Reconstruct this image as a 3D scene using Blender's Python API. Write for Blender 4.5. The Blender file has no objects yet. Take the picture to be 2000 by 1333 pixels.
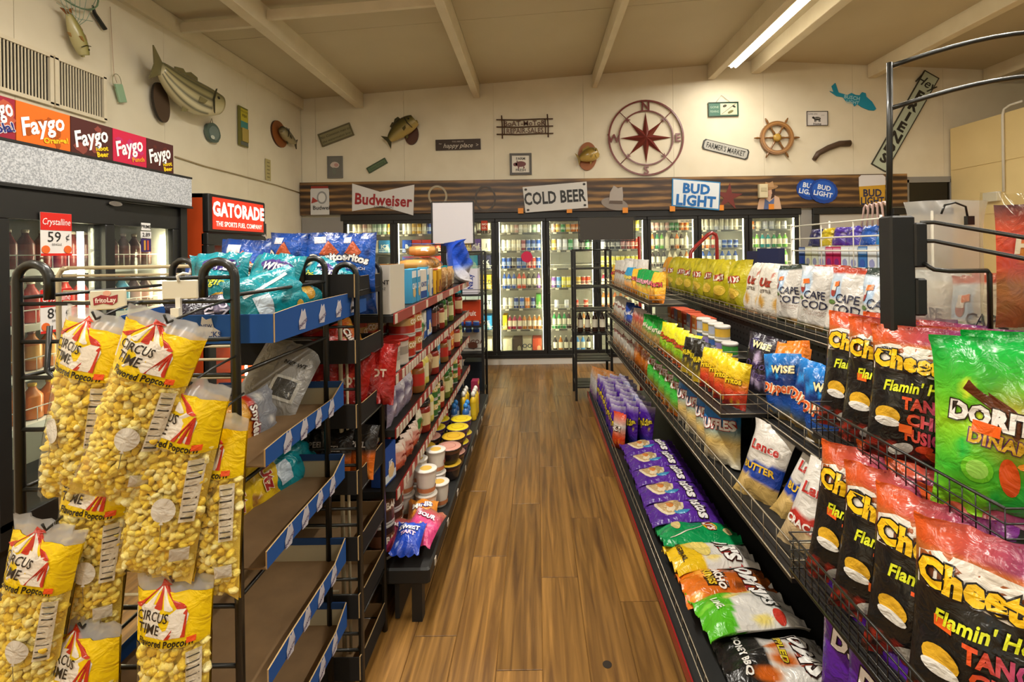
import bpy, math, random
from mathutils import Vector, Matrix, Euler
sc = bpy.context.scene
COL = sc.collection
RND = random.Random(7)

# ------------------------------------------------------------------ camera
F, CX, CY, ROLL, CZ = 950.0, 1048.0, 490.0, math.radians(0.85), 1.6
cam_d = bpy.data.cameras.new('camera'); cam = bpy.data.objects.new('camera', cam_d); COL.objects.link(cam)
cam_d.sensor_fit = 'HORIZONTAL'; cam_d.sensor_width = 36.0; cam_d.lens = F / 2000 * 36
cam_d.clip_start = 0.05
cam.matrix_world = Matrix.Translation((0, 0, CZ)) @ Matrix.Rotation(math.pi / 2, 4, 'X') @ Matrix.Rotation(-ROLL, 4, 'Z')
# principal point rotates with the roll about itself, so the shift stays plain
cam_d.shift_x = (1000 - CX) / 2000; cam_d.shift_y = (CY - 666.5) / 2000
sc.camera = cam

# ------------------------------------------------------------------ world, exposure
w = bpy.data.worlds.new('world'); sc.world = w; w.use_nodes = True
nt = w.node_tree
bg = nt.nodes['Background']; bg.inputs[0].default_value = (0.78, 0.9, 1.0, 1); bg.inputs[1].default_value = 1.0
vs = sc.view_settings
vs.view_transform = 'Standard'; vs.look = 'None'; vs.gamma = 1.0; vs.use_curve_mapping = False
vs.exposure = 0.08

def area(name, loc, sx, sy, power, color=(1, 0.955, 0.87), rot=(0, 0, 0)):
    l = bpy.data.lights.new(name, 'AREA'); l.shape = 'RECTANGLE'; l.size = sx; l.size_y = sy; l.energy = power; l.color = color
    o = bpy.data.objects.new(name, l); COL.objects.link(o); o.location = loc; o.rotation_euler = rot
    return o
LAMP = [  # x, y0, y1, power of each ceiling strip lamp
    (2.66, 4.05, 6.5, 50), (2.66, 0.9, 3.3, 80), (-0.62, 1.2, 3.6, 115), (-0.62, -2.4, 0.2, 62), (2.66, -2.4, 0.2, 34), (-2.3, -1.2, 1.2, 38), (5.2, 0.5, 3.0, 50)]

# ------------------------------------------------------------------ pixel -> world (photo taken as 2000 x 1333)
_c, _s = math.cos(ROLL), math.sin(ROLL)
def ray(px, py):
    a, b = px - CX, py - CY
    return (a * _c - b * _s) / F, -(a * _s + b * _c) / F
def PY(px, py, Y):
    a, b = ray(px, py); return Vector((a * Y, Y, CZ + b * Y))
def PX(px, py, X):
    a, b = ray(px, py); Y = X / a; return Vector((X, Y, CZ + b * Y))
def PZ(px, py, Z):
    a, b = ray(px, py); Y = (Z - CZ) / b; return Vector((a * Y, Y, Z))

# ------------------------------------------------------------------ colours and materials
def lin(c):
    if isinstance(c, str):
        c = c.lstrip('#'); c = tuple(int(c[i:i + 2], 16) / 255 for i in (0, 2, 4))
    return tuple(x / 12.92 if x <= 0.04045 else ((x + 0.055) / 1.055) ** 2.4 for x in c)
def mixc(a, b, t):
    t = max(0, min(1, t)); return tuple(x + (y - x) * t for x, y in zip(a, b))
H = lambda s: tuple(int(s[i:i + 2], 16) / 255 for i in (0, 2, 4))
MATS = {}
def newmat(name):
    m = bpy.data.materials.new(name); m.use_nodes = True
    n = m.node_tree.nodes; b = n['Principled BSDF']; MATS[name] = m
    return m, n, m.node_tree.links, b
def solid(name, col, rough=0.5, metal=0.0, noise=0.0, scale=8.0, bump=0.0, coat=0.0):
    m, n, l, b = newmat(name)
    b.inputs['Base Color'].default_value = (*lin(col), 1); b.inputs['Roughness'].default_value = rough; b.inputs['Metallic'].default_value = metal
    if coat: b.inputs['Coat Weight'].default_value = coat
    if noise or bump:
        tc = n.new('ShaderNodeTexCoord'); ns = n.new('ShaderNodeTexNoise'); ns.inputs['Scale'].default_value = scale; ns.inputs['Detail'].default_value = 5
        l.new(tc.outputs['Object'], ns.inputs['Vector'])
        if noise:
            mx = n.new('ShaderNodeMixRGB'); mx.blend_type = 'MULTIPLY'; mx.inputs[1].default_value = (*lin(col), 1)
            cr = n.new('ShaderNodeValToRGB'); cr.color_ramp.elements[0].color = (1 - noise,) * 3 + (1,); cr.color_ramp.elements[0].position = .3; cr.color_ramp.elements[1].position = .7
            l.new(ns.outputs['Fac'], cr.inputs[0]); l.new(cr.outputs[0], mx.inputs[2]); mx.inputs[0].default_value = 1
            l.new(mx.outputs[0], b.inputs['Base Color'])
        if bump:
            bp = n.new('ShaderNodeBump'); bp.inputs['Strength'].default_value = bump; bp.inputs['Distance'].default_value = 0.01
            l.new(ns.outputs['Fac'], bp.inputs['Height']); l.new(bp.outputs[0], b.inputs['Normal'])
    return m
def vcol(name, rough, metal=0.0, bump=0.0, scale=20.0, spec=0.5, coat=0.0, trans=0.0):
    m, n, l, b = newmat(name)
    a = n.new('ShaderNodeAttribute'); a.attribute_name = 'Col'
    l.new(a.outputs['Color'], b.inputs['Base Color']); b.inputs['Roughness'].default_value = rough; b.inputs['Metallic'].default_value = metal
    b.inputs['Specular IOR Level'].default_value = spec; b.inputs['Coat Weight'].default_value = coat; b.inputs['Coat Roughness'].default_value = .1
    if trans: b.inputs['Transmission Weight'].default_value = trans
    if bump:
        tc = n.new('ShaderNodeTexCoord'); ns = n.new('ShaderNodeTexNoise'); ns.inputs['Scale'].default_value = scale; ns.inputs['Detail'].default_value = 3; ns.inputs['Distortion'].default_value = 1.2
        bp = n.new('ShaderNodeBump'); bp.inputs['Strength'].default_value = bump; bp.inputs['Distance'].default_value = 0.02
        l.new(tc.outputs['Object'], ns.inputs['Vector']); l.new(ns.outputs['Fac'], bp.inputs['Height']); l.new(bp.outputs[0], b.inputs['Normal'])
    return m
def clear(name, tint, gloss_rough=0.03, haze=0.0, ior=1.45):
    m, n, l, b = newmat(name); n.remove(b)
    out = n['Material Output']; tr = n.new('ShaderNodeBsdfTransparent'); tr.inputs[0].default_value = (*lin(tint), 1)
    gl = n.new('ShaderNodeBsdfGlossy'); gl.inputs['Roughness'].default_value = gloss_rough
    lw = n.new('ShaderNodeLayerWeight'); lw.inputs[0].default_value = .5; pw = n.new('ShaderNodeMath'); pw.operation = 'POWER'; pw.inputs[1].default_value = 5
    fr = n.new('ShaderNodeMath'); fr.operation = 'MULTIPLY_ADD'; fr.inputs[1].default_value = .7; fr.inputs[2].default_value = ((ior - 1) / (ior + 1)) ** 2
    l.new(lw.outputs['Facing'], pw.inputs[0]); l.new(pw.outputs[0], fr.inputs[0])
    mx = n.new('ShaderNodeMixShader'); l.new(fr.outputs[0], mx.inputs[0]); l.new(tr.outputs[0], mx.inputs[1]); l.new(gl.outputs[0], mx.inputs[2])
    last = mx
    if haze:
        df = n.new('ShaderNodeBsdfDiffuse'); df.inputs[0].default_value = (.8, .8, .8, 1)
        m2 = n.new('ShaderNodeMixShader'); m2.inputs[0].default_value = haze; l.new(mx.outputs[0], m2.inputs[1]); l.new(df.outputs[0], m2.inputs[2]); last = m2
    l.new(last.outputs[0], out.inputs[0])
    return m
def emit(name, col, strength):
    m, n, l, b = newmat(name)
    b.inputs['Base Color'].default_value = (*lin(col), 1); b.inputs['Emission Color'].default_value = (*lin(col), 1); b.inputs['Emission Strength'].default_value = strength
    return m
vcol('foil', .24, bump=.45, scale=24, spec=.45, coat=.1)
vcol('paint', .5, spec=.4)
vcol('card', .8, spec=.25)
vcol('plastic', .25, spec=.5)
vcol('corn', .7, bump=.3, scale=90)
solid('black_wire', '14140f', .38, .0, coat=.2)
solid('cream_wire', 'b9ab8a', .4)
solid('steel_wire', '8f8674', .35, .7)
solid('white_wire', 'd9d4c6', .4)
solid('black_metal', '161513', .5, noise=.25, scale=14)
solid('shelf_black', '1b1a18', .55, noise=.3, scale=10)
solid('white_metal', 'd8d5cc', .45)
solid('chrome', 'c8c8c8', .2, 1.0)
clear('glass', 'f4f8f4', .02, 0.015)
clear('film', 'fbf9ee', .09, 0.02, 1.5)
clear('film_hazy', 'f4f2ea', .2, 0.3, 1.5)
emit('tube', 'fff4dc', 14)
emit('cooler_tube', 'fff0cc', 30)

# ------------------------------------------------------------------ mesh builder
I4 = Matrix.Identity(4)
def T(x, y=0, z=0): return Matrix.Translation((x, y, z)) if not isinstance(x, Vector) else Matrix.Translation(x)
def RX(a): return Matrix.Rotation(math.radians(a), 4, 'X')
def RY(a): return Matrix.Rotation(math.radians(a), 4, 'Y')
def RZ(a): return Matrix.Rotation(math.radians(a), 4, 'Z')
def SC(a, b=None, c=None): return Matrix.Diagonal((a, a if b is None else b, a if c is None else c, 1))
# product frames: local x right, y up, z towards the viewer
FB = Matrix(((1, 0, 0, 0), (0, 0, -1, 0), (0, 1, 0, 0), (0, 0, 0, 1)))          # faces -Y (the camera)
FL = Matrix(((0, 0, 1, 0), (1, 0, 0, 0), (0, 1, 0, 0), (0, 0, 0, 1)))           # faces +X
FR = Matrix(((0, 0, -1, 0), (-1, 0, 0, 0), (0, 1, 0, 0), (0, 0, 0, 1)))         # faces -X

class MB:
    def __init__(s): s.v = []; s.f = []; s.m = []; s.c = []; s.s = []
    def add(s, vs_, fs, mat='paint', col=(.8, .8, .8), M=None, sm=False, vc=None):
        o = len(s.v)
        if M is not None: vs_ = [M @ Vector(p) for p in vs_]
        s.v += [tuple(p) for p in vs_]
        if isinstance(col, str): col = H(col)
        for i, f in enumerate(fs):
            s.f.append([k + o for k in f]); s.m.append(mat); s.s.append(sm)
            s.c.append([vc[k] for k in f] if vc else col)
        return s
    def box(s, c, d, mat='paint', col=(.8, .8, .8), M=None, cols=None):
        x, y, z = c; a, b, e = d[0] / 2, d[1] / 2, d[2] / 2
        vs_ = [(x + i * a, y + j * b, z + k * e) for k in (-1, 1) for j in (-1, 1) for i in (-1, 1)]
        fs = [(0, 2, 3, 1), (4, 5, 7, 6), (0, 1, 5, 4), (2, 6, 7, 3), (0, 4, 6, 2), (1, 3, 7, 5)]  # -z +z -y +y -x +x
        if cols:
            for f, cc in zip(fs, cols): s.add(vs_, [f], mat, cc, M)
        else: s.add(vs_, fs, mat, col, M)
        return s
    def cbox(s, c, d, ch, mat='paint', col=(.8, .8, .8), M=None):
        x, y, z = c; a, b, e = d[0] / 2, d[1] / 2, d[2] / 2
        prof = [(-a + ch, -b), (a - ch, -b), (a, -b + ch), (a, b - ch), (a - ch, b), (-a + ch, b), (-a, b - ch), (-a, -b + ch)]
        k = 1 - ch / max(a, ch * 1.01); q = 1 - ch / max(b, ch * 1.01)
        rings = [[(x + p * k, y + r * q, z - e) for p, r in prof], [(x + p, y + r, z - e + ch) for p, r in prof], [(x + p, y + r, z + e - ch) for p, r in prof], [(x + p * k, y + r * q, z + e) for p, r in prof]]
        vs_ = sum(rings, []); fs = [tuple(range(7, -1, -1)), tuple(range(24, 32))]
        for i in range(3):
            for j in range(8): fs.append((i * 8 + j, i * 8 + (j + 1) % 8, i * 8 + 8 + (j + 1) % 8, i * 8 + 8 + j))
        return s.add(vs_, fs, mat, col, M)
    def lathe(s, prof, n=12, mat='paint', col=(.8, .8, .8), cols=None, M=None, sm=True, caps=True):
        """profile (r, y) about the local y axis"""
        vs_ = []
        for r, y in prof:
            for i in range(n):
                a = 2 * math.pi * i / n; vs_.append((r * math.sin(a), y, r * math.cos(a)))
        for k in range(len(prof) - 1):
            fs = [(k * n + i, k * n + (i + 1) % n, k * n + n + (i + 1) % n, k * n + n + i) for i in range(n)]
            cc = cols[k] if cols else col
            mm = mat
            if isinstance(cc, (tuple, list)) and len(cc) == 2 and isinstance(cc[0], str) and cc[0] in MATS: mm, cc = cc
            s.add(vs_, fs, mm, cc, M, sm) if k == 0 else s._more(fs, mm, cc, sm, len(vs_))
        if caps:
            k = len(prof) - 1
            s._more([tuple(range(n - 1, -1, -1))], mat, cols[0] if cols and not isinstance(cols[0][0], str) or cols and isinstance(cols[0], str) else col, False, len(vs_))
            s._more([tuple(k * n + i for i in range(n))], mat, cols[-1] if cols and isinstance(cols[-1], str) else col, False, len(vs_))
        return s
    def _more(s, fs, mat, col, sm, nv):
        o = len(s.v) - nv
        if isinstance(col, str): col = H(col)
        for f in fs: s.f.append([k + o for k in f]); s.m.append(mat); s.c.append(col); s.s.append(sm)
    def tube(s, pts, r, mat='black_wire', n=6, M=None, closed=False, col=(.1, .1, .1)):
        pts = [Vector(p) for p in pts]; m = len(pts); vs_ = []; up = None
        for i, p in enumerate(pts):
            a = pts[(i - 1) % m] if (i or closed) else p; b = pts[(i + 1) % m] if (i < m - 1 or closed) else p
            d = (b - a).normalized()
            if up is None:
                up = Vector((0, 0, 1)) if abs(d.z) < .9 else Vector((1, 0, 0))
            x = d.cross(up).normalized(); y = x.cross(d).normalized(); up = y
            rr = r[i] if isinstance(r, (list, tuple)) else r
            for k in range(n):
                t = 2 * math.pi * k / n; vs_.append(p + x * rr * math.cos(t) + y * rr * math.sin(t))
        fs = [(i * n + k, i * n + (k + 1) % n, ((i + 1) % m) * n + (k + 1) % n, ((i + 1) % m) * n + k) for i in range(m if closed else m - 1) for k in range(n)]
        if not closed: fs += [tuple(range(n - 1, -1, -1)), tuple((m - 1) * n + k for k in range(n))]
        return s.add(vs_, fs, mat, col, M, True)
    def poly(s, pts, z0, z1, mat='paint', col=(.8, .8, .8), M=None, side=None):
        a = sum(p[0] * q[1] - q[0] * p[1] for p, q in zip(pts, pts[1:] + pts[:1]))
        if a < 0: pts = pts[::-1]
        n = len(pts); vs_ = [(x, y, z0) for x, y in pts] + [(x, y, z1) for x, y in pts]
        s.add(vs_, [tuple(range(n - 1, -1, -1)), tuple(range(n, 2 * n))], mat, col, M)
        s._more([(i, (i + 1) % n, n + (i + 1) % n, n + i) for i in range(n)], mat, side or col, False, 2 * n)
        return s
    def ring(s, r0, r1, z0, z1, n=32, mat='paint', col=(.5, .5, .5), M=None, sx=1.0):
        pr = [(r0, z0), (r1, z0), (r1, z1), (r0, z1)]; vs_ = []
        for r, z in pr:
            for i in range(n): a = 2 * math.pi * i / n; vs_.append((r * math.cos(a) * sx, r * math.sin(a), z))
        fs = [(k * n + i, k * n + (i + 1) % n, ((k + 1) % 4) * n + (i + 1) % n, ((k + 1) % 4) * n + i) for k in range(4) for i in range(n)]
        return s.add(vs_, fs, mat, col, M)
    def ell(s, rx, ry, z0, z1, n=20, mat='paint', col=(.5, .5, .5), M=None, side=None, wob=0, seed=0):
        q = random.Random(seed)
        return s.poly([(rx * math.cos(2 * math.pi * i / n) * (1 + q.uniform(-wob, wob)), ry * math.sin(2 * math.pi * i / n) * (1 + q.uniform(-wob, wob))) for i in range(n)], z0, z1, mat, col, M, side)
    def text(s, st, h, M=None, col=(0, 0, 0), mat='paint', bold=0, shear=0, sx=1.0, z=0, fn=None, outline=None, ow=.05, align='C', maxw=None):
        """flat lettering, h = cap height; fn maps (x, y) to 3-D"""
        if maxw:
            vv, _ = glyphs(st, round(bold, 3), round(shear, 3)); tw_ = (max(p[0] for p in vv) - min(p[0] for p in vv)) * h / .7 * sx
            if tw_ > maxw: sx *= maxw / tw_
        if outline is not None: s.text(st, h, M, outline, mat, (bold, ow), shear, sx, z - .0007, fn, None, 0, align)
        vv, ff = glyphs(st, bold if isinstance(bold, tuple) else round(bold, 3), round(shear, 3))
        k = h / .7; wd = (max(p[0] for p in vv) + min(p[0] for p in vv)) / 2 if align == 'C' else 0
        ps = [((p[0] - wd) * k * sx, (p[1] - .35) * k) for p in vv]
        vc = None
        if callable(col): vc = [col(*p) for p in ps]; col = (1, 1, 1)
        ps = [fn(x, y, z) if fn else (x, y, z) for x, y in ps]
        return s.add(ps, ff, mat, col, M, False, vc)
    def mesh(s, name):
        me = bpy.data.meshes.new(name); me.from_pydata(s.v, [], s.f)
        names = []
        for m in s.m:
            if m not in names: names.append(m)
        for m in names: me.materials.append(MATS[m])
        ix = {m: i for i, m in enumerate(names)}
        me.polygons.foreach_set('material_index', [ix[m] for m in s.m]); me.polygons.foreach_set('use_smooth', s.s)
        if any(m in ('foil', 'paint', 'card', 'plastic', 'corn') for m in names):
            at = me.color_attributes.new('Col', 'FLOAT_COLOR', 'CORNER'); buf = []; cache = {}
            for f, c in zip(s.f, s.c):
                if isinstance(c, list):
                    for q in c:
                        if q not in cache: cache[q] = (*lin(q), 1)
                        buf += cache[q]
                else:
                    if c not in cache: cache[c] = (*lin(c), 1)
                    buf += cache[c] * len(f)
            at.data.foreach_set('color', buf)
        me.update()
        return me
_gl = {}
def glyphs(st, bold, shear):
    key = (st, bold, shear)
    base, extra = bold if isinstance(bold, tuple) else (bold, 0)
    if key not in _gl:
        cu = bpy.data.curves.new('t', 'FONT'); cu.body = st; cu.offset = base + extra; cu.shear = shear; cu.resolution_u = 2; cu.size = 1; cu.align_x = 'LEFT'; cu.space_line = .9; cu.space_character = 1 + base * 1.1
        o = bpy.data.objects.new('t', cu)
        me = bpy.data.meshes.new_from_object(o)
        _gl[key] = ([tuple(v.co)[:2] for v in me.vertices], [tuple(p.vertices) for p in me.polygons])
        bpy.data.meshes.remove(me); bpy.data.objects.remove(o); bpy.data.curves.remove(cu)
    return _gl[key]

# ------------------------------------------------------------------ object helpers
def tag(o, label=None, cat=None, group=None, kind=None):
    if label: o['label'] = label
    if cat: o['category'] = cat
    if group: o['group'] = group
    if kind: o['kind'] = kind
    return o
def ob(name, me, M=None, parent=None, label=None, cat=None, group=None, kind=None):
    if isinstance(me, MB): me = me.mesh(name)
    o = bpy.data.objects.new(name, me); COL.objects.link(o)
    if parent is not None: o.parent = parent
    if M is not None: o.matrix_local = M
    return tag(o, label, cat, group, kind)
def empty(name, M, label=None, cat=None, group=None, kind=None):
    o = bpy.data.objects.new(name, None); COL.objects.link(o); o.empty_display_size = .05; o.matrix_world = M
    return tag(o, label, cat, group, kind)
def put(kit, name, M, label, cat, group=None):
    """kit: a mesh, or a list of (part name, mesh[, [(sub-part name, mesh)]])"""
    if not isinstance(kit, list): return ob(name, kit, M, None, label, cat, group)
    e = empty(name, M, label, cat, group)
    for p in kit:
        k = ob(p[0], p[1], None, e)
        if p[0] in ('popcorn',): k['kind'] = 'stuff'
        for q in (p[2] if len(p) > 2 else []): ob(q[0], q[1], None, k)
    return e
ORD = 'first second third fourth fifth sixth seventh eighth ninth tenth eleventh twelfth thirteenth fourteenth fifteenth sixteenth seventeenth eighteenth nineteenth twentieth'.split()
def nth(i): return ORD[i] if i < 20 else f'number {i + 1}'
def fan(p0, p1, n):
    return [Vector(p0).lerp(Vector(p1), (i / (n - 1)) if n > 1 else .5) for i in range(n)]

# ================================================================== the room
D = 6.88; XL = -3.31; YF = -3.2; XR = 9.6
RIDGE_X = 3.15
def ceil_z(x):
    return 3.80 + (x - XL) * (4.25 - 3.80) / (RIDGE_X - XL) if x < RIDGE_X else 4.25 - (x - RIDGE_X) * 0.055
def wall_mat(name, col, scale=3.0):
    m, n, l, b = newmat(name)
    tc = n.new('ShaderNodeTexCoord'); ns = n.new('ShaderNodeTexNoise'); ns.inputs['Scale'].default_value = scale; ns.inputs['Detail'].default_value = 6
    cr = n.new('ShaderNodeValToRGB'); cr.color_ramp.elements[0].position = .25; cr.color_ramp.elements[1].position = .75
    c = lin(col); cr.color_ramp.elements[0].color = (c[0] * .9, c[1] * .885, c[2] * .85, 1); cr.color_ramp.elements[1].color = (*c, 1)
    l.new(tc.outputs['Object'], ns.inputs['Vector']); l.new(ns.outputs['Fac'], cr.inputs[0]); l.new(cr.outputs[0], b.inputs['Base Color'])
    b.inputs['Roughness'].default_value = .6; b.inputs['Specular IOR Level'].default_value = .3
    return m
wall_mat('wall_paint', 'e4dac2'); wall_mat('ceiling_board', 'cabd9f', 1.2); wall_mat('beam_paint', 'e2d6bb', 5); wall_mat('partition_paint', 'e6cf97', 2)
solid('grey_panel', '8f8c86', .6, noise=.08, scale=3)
# wood plank material: grain along Y, own tone per plank
m, n, l, b = newmat('plank_wood')
tc = n.new('ShaderNodeTexCoord'); oi = n.new('ShaderNodeObjectInfo'); mp = n.new('ShaderNodeMapping'); mp.inputs['Scale'].default_value = (34, 1.6, 1)
vm = n.new('ShaderNodeVectorMath'); vm.operation = 'ADD'; sx_ = n.new('ShaderNodeVectorMath'); sx_.operation = 'SCALE'; sx_.inputs['Scale'].default_value = 40
cx_ = n.new('ShaderNodeCombineXYZ'); l.new(oi.outputs['Random'], cx_.inputs[0]); l.new(oi.outputs['Random'], cx_.inputs[1]); l.new(cx_.outputs[0], sx_.inputs[0])
l.new(tc.outputs['Object'], mp.inputs[0]); l.new(mp.outputs[0], vm.inputs[0]); l.new(sx_.outputs[0], vm.inputs[1])
n1 = n.new('ShaderNodeTexNoise'); n1.inputs['Scale'].default_value = 1.0; n1.inputs['Detail'].default_value = 8; n1.inputs['Distortion'].default_value = .8
l.new(vm.outputs[0], n1.inputs['Vector'])
n2 = n.new('ShaderNodeTexNoise'); n2.inputs['Scale'].default_value = 2.2; n2.inputs['Detail'].default_value = 3; l.new(tc.outputs['Object'], n2.inputs['Vector'])
cr = n.new('ShaderNodeValToRGB'); e = cr.color_ramp.elements; e[0].position = .28; e[0].color = (*lin('573a1c'), 1); e[1].position = .72; e[1].color = (*lin('9c7138'), 1)
k = e.new(.5); k.color = (*lin('7c5829'), 1)
l.new(n1.outputs['Fac'], cr.inputs[0])
mr = n.new('ShaderNodeMapRange'); mr.inputs[3].default_value = .78; mr.inputs[4].default_value = 1.12; l.new(oi.outputs['Random'], mr.inputs[0])
mm = n.new('ShaderNodeVectorMath'); mm.operation = 'SCALE'; l.new(cr.outputs[0], mm.inputs[0]); l.new(mr.outputs[0], mm.inputs['Scale']); l.new(mm.outputs[0], b.inputs['Base Color'])
b.inputs['Roughness'].default_value = .33; b.inputs['Specular IOR Level'].default_value = .5
bp = n.new('ShaderNodeBump'); bp.inputs['Strength'].default_value = .5; bp.inputs['Distance'].default_value = .004; l.new(n1.outputs['Fac'], bp.inputs['Height']); l.new(bp.outputs[0], b.inputs['Normal'])
rr = n.new('ShaderNodeMapRange'); rr.inputs[3].default_value = .22; rr.inputs[4].default_value = .5; l.new(n2.outputs['Fac'], rr.inputs[0]); l.new(rr.outputs[0], b.inputs['Roughness'])

def struct(name, mb, M=None, parent=None): return ob(name, mb, M, parent, kind='structure' if parent is None else None)
floor = struct('floor', MB().box(((XL + XR) / 2, (YF + D) / 2, -.03), (XR - XL, D - YF, .05), 'plank_wood'))
pw, pl = .178, 1.22
pm = MB().cbox((0, 0, 0), (pw - .003, pl - .003, .005), .0012, 'plank_wood').mesh('plank')
for i in range(-7, 7):
    off = (i * .43) % 1 * pl
    for j in range(-1, 6):
        y = .55 + off + j * pl
        if y - pl / 2 > D - .12 or y + pl / 2 < .4: continue
        if y + pl / 2 > D - .02:
            y0_ = y - pl / 2; L_ = D - .02 - y0_
            ob('plank', MB().cbox((0, 0, 0), (pw - .003, L_ - .003, .005), .0012, 'plank_wood'), T((i + .5) * pw, y0_ + L_ / 2, -.0025), floor); continue
        ob('plank', pm, T((i + .5) * pw, y, -.0025), floor)

ob('floor_mark', MB().lathe([(.018, 0), (.018, .0012)], 14, 'paint', '2a2118', M=RX(90)), T(PZ(1186, 1299, 0)), floor)
# walls
DX0, DX1, DZ0, DZ1 = -2.72, 3.70, .13, 2.12      # opening of the walk-in cooler doors
wbm = MB()
for x0, x1, z0, z1 in ((XL - .1, XR + .1, DZ1, 4.4), (XL - .1, DX0, 0, DZ1), (DX1, XR + .1, 0, DZ1), (DX0, DX1, 0, DZ0)): wbm.box(((x0 + x1) / 2, D + .06, (z0 + z1) / 2), (x1 - x0, .1, z1 - z0), 'wall_paint')
wb = struct('wall_back', wbm)
seams = [XL + .01, -3.1, -1.85, -.58, .69, 1.96, 3.24, 4.5, 5.78, 7.0, 8.3, XR]
for a, c in zip(seams, seams[1:]):
    mbx = MB(); z0 = 2.13
    pts = [(a + .0015, z0), (c - .0015, z0), (c - .0015, ceil_z(c)), (a + .0015, ceil_z(a))]
    if a < RIDGE_X < c: pts.insert(3, (RIDGE_X, ceil_z(RIDGE_X)))
    mbx.poly(pts, 0, .012, 'wall_paint', M=T(0, D + .012, 0) @ RX(90)); ob('panel', mbx, None, wb)
wl = struct('wall_left', MB().box((XL - .06, (YF + D) / 2, 1.95), (.1, D - YF, 3.9), 'wall_paint'))
yy = [YF, -1.9, -.65, .6, 1.85, 3.1, 4.35, 5.6, D]
for a, c in zip(yy, yy[1:]): ob('panel', MB().box((XL - .005, (a + c) / 2, 1.9), (.01, c - a - .003, 3.78), 'wall_paint'), None, wl)
struct('wall_right', MB().box((XR + .05, (YF + D) / 2, 2.1), (.1, D - YF, 4.2), 'wall_paint'))
# front wall behind the camera with two shop windows
wf = MB()
for x0, x1, z0, z1 in ((XL, -.6, 0, 4.4), (-.6, 4.6, 0, .9), (-.6, 4.6, 2.4, 4.4), (4.6, 5.2, 0, 4.4), (5.2, 8.8, 0, .9), (5.2, 8.8, 2.5, 4.4), (8.8, XR, 0, 4.4), (1.9, 2.1, .9, 2.4)):
    wf.box(((x0 + x1) / 2, YF - .06, (z0 + z1) / 2), (x1 - x0, .1, z1 - z0), 'wall_paint')
struct('wall_front', wf)
for k, (x0, x1, z0, z1) in enumerate(((-.6, 1.9, .9, 2.4), (2.1, 4.6, .9, 2.4), (5.2, 8.8, .9, 2.5))):
    wn = struct(f'window_{k + 1}', MB().box(((x0 + x1) / 2, YF - .06, (z0 + z1) / 2), (x1 - x0, .008, z1 - z0), 'glass'))
    fr = MB()
    for q in (x0 + .03, (x0 + x1) / 2, x1 - .03): fr.box((q, YF - .05, (z0 + z1) / 2), (.05, .05, z1 - z0), 'white_metal')
    for q in (z0 + .03, z1 - .03): fr.box(((x0 + x1) / 2, YF - .05, q), (x1 - x0, .05, .05), 'white_metal')
    ob('window_frame', fr, None, wn)
# ceiling: sloped boards with seams, ridge at X = 3.15
cl = MB()
for a, c in ((XL - .1, RIDGE_X), (RIDGE_X, XR + .1)):
    za, zc = ceil_z(a), ceil_z(c)
    cl.add([(a, YF - .1, za), (c, YF - .1, zc), (c, D + .1, zc), (a, D + .1, za), (a, YF - .1, za + .08), (c, YF - .1, zc + .08), (c, D + .1, zc + .08), (a, D + .1, za + .08)],
           [(0, 3, 2, 1), (4, 5, 6, 7), (0, 1, 5, 4), (2, 3, 7, 6), (0, 4, 7, 3), (1, 2, 6, 5)], 'ceiling_board')
ce = struct('ceiling', cl)
BEAM = [(-2.47, .115, .2), (-.815, .09, .2), (.855, .07, .2), (2.5, .1, .22), (3.13, .13, .19), (4.77, .12, .19), (6.4, .12, .19)]
for k, (x, wd, dp) in enumerate(BEAM):
    z = min(ceil_z(x - wd / 2), ceil_z(x + wd / 2))
    bm = MB().cbox((0, 0, 0), (wd, D - YF - .02, dp + .06), .006, 'beam_paint')
    o = struct(f'trim_{k + 1}', bm, T(x, (D + YF) / 2, z - dp / 2 + .03))
# board seams beside the beams and the ceiling sheets as parts of the ceiling
for a, c in zip([XL] + [b_[0] for b_ in BEAM], [b_[0] for b_ in BEAM] + [XR]):
    for y0, y1 in ((YF, .1), (.1, 2.54), (2.54, 4.98), (4.98, D)):
        if a + .03 >= c: continue
        for p, q in (((a, RIDGE_X), (RIDGE_X, c)) if a < RIDGE_X < c else ((a, c),)):
            p += .05; q -= .05
            if q - p < .05: continue
            sh = MB().add([(p, y0 + .003, ceil_z(p) - .008), (q, y0 + .003, ceil_z(q) - .008), (q, y1 - .003, ceil_z(q) - .008), (p, y1 - .003, ceil_z(p) - .008),
                           (p, y0 + .003, ceil_z(p)), (q, y0 + .003, ceil_z(q)), (q, y1 - .003, ceil_z(q)), (p, y1 - .003, ceil_z(p))],
                          [(0, 3, 2, 1), (4, 5, 6, 7), (0, 1, 5, 4), (2, 3, 7, 6), (0, 4, 7, 3), (1, 2, 6, 5)], 'ceiling_board')
            ob('panel', sh, None, ce)
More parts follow.
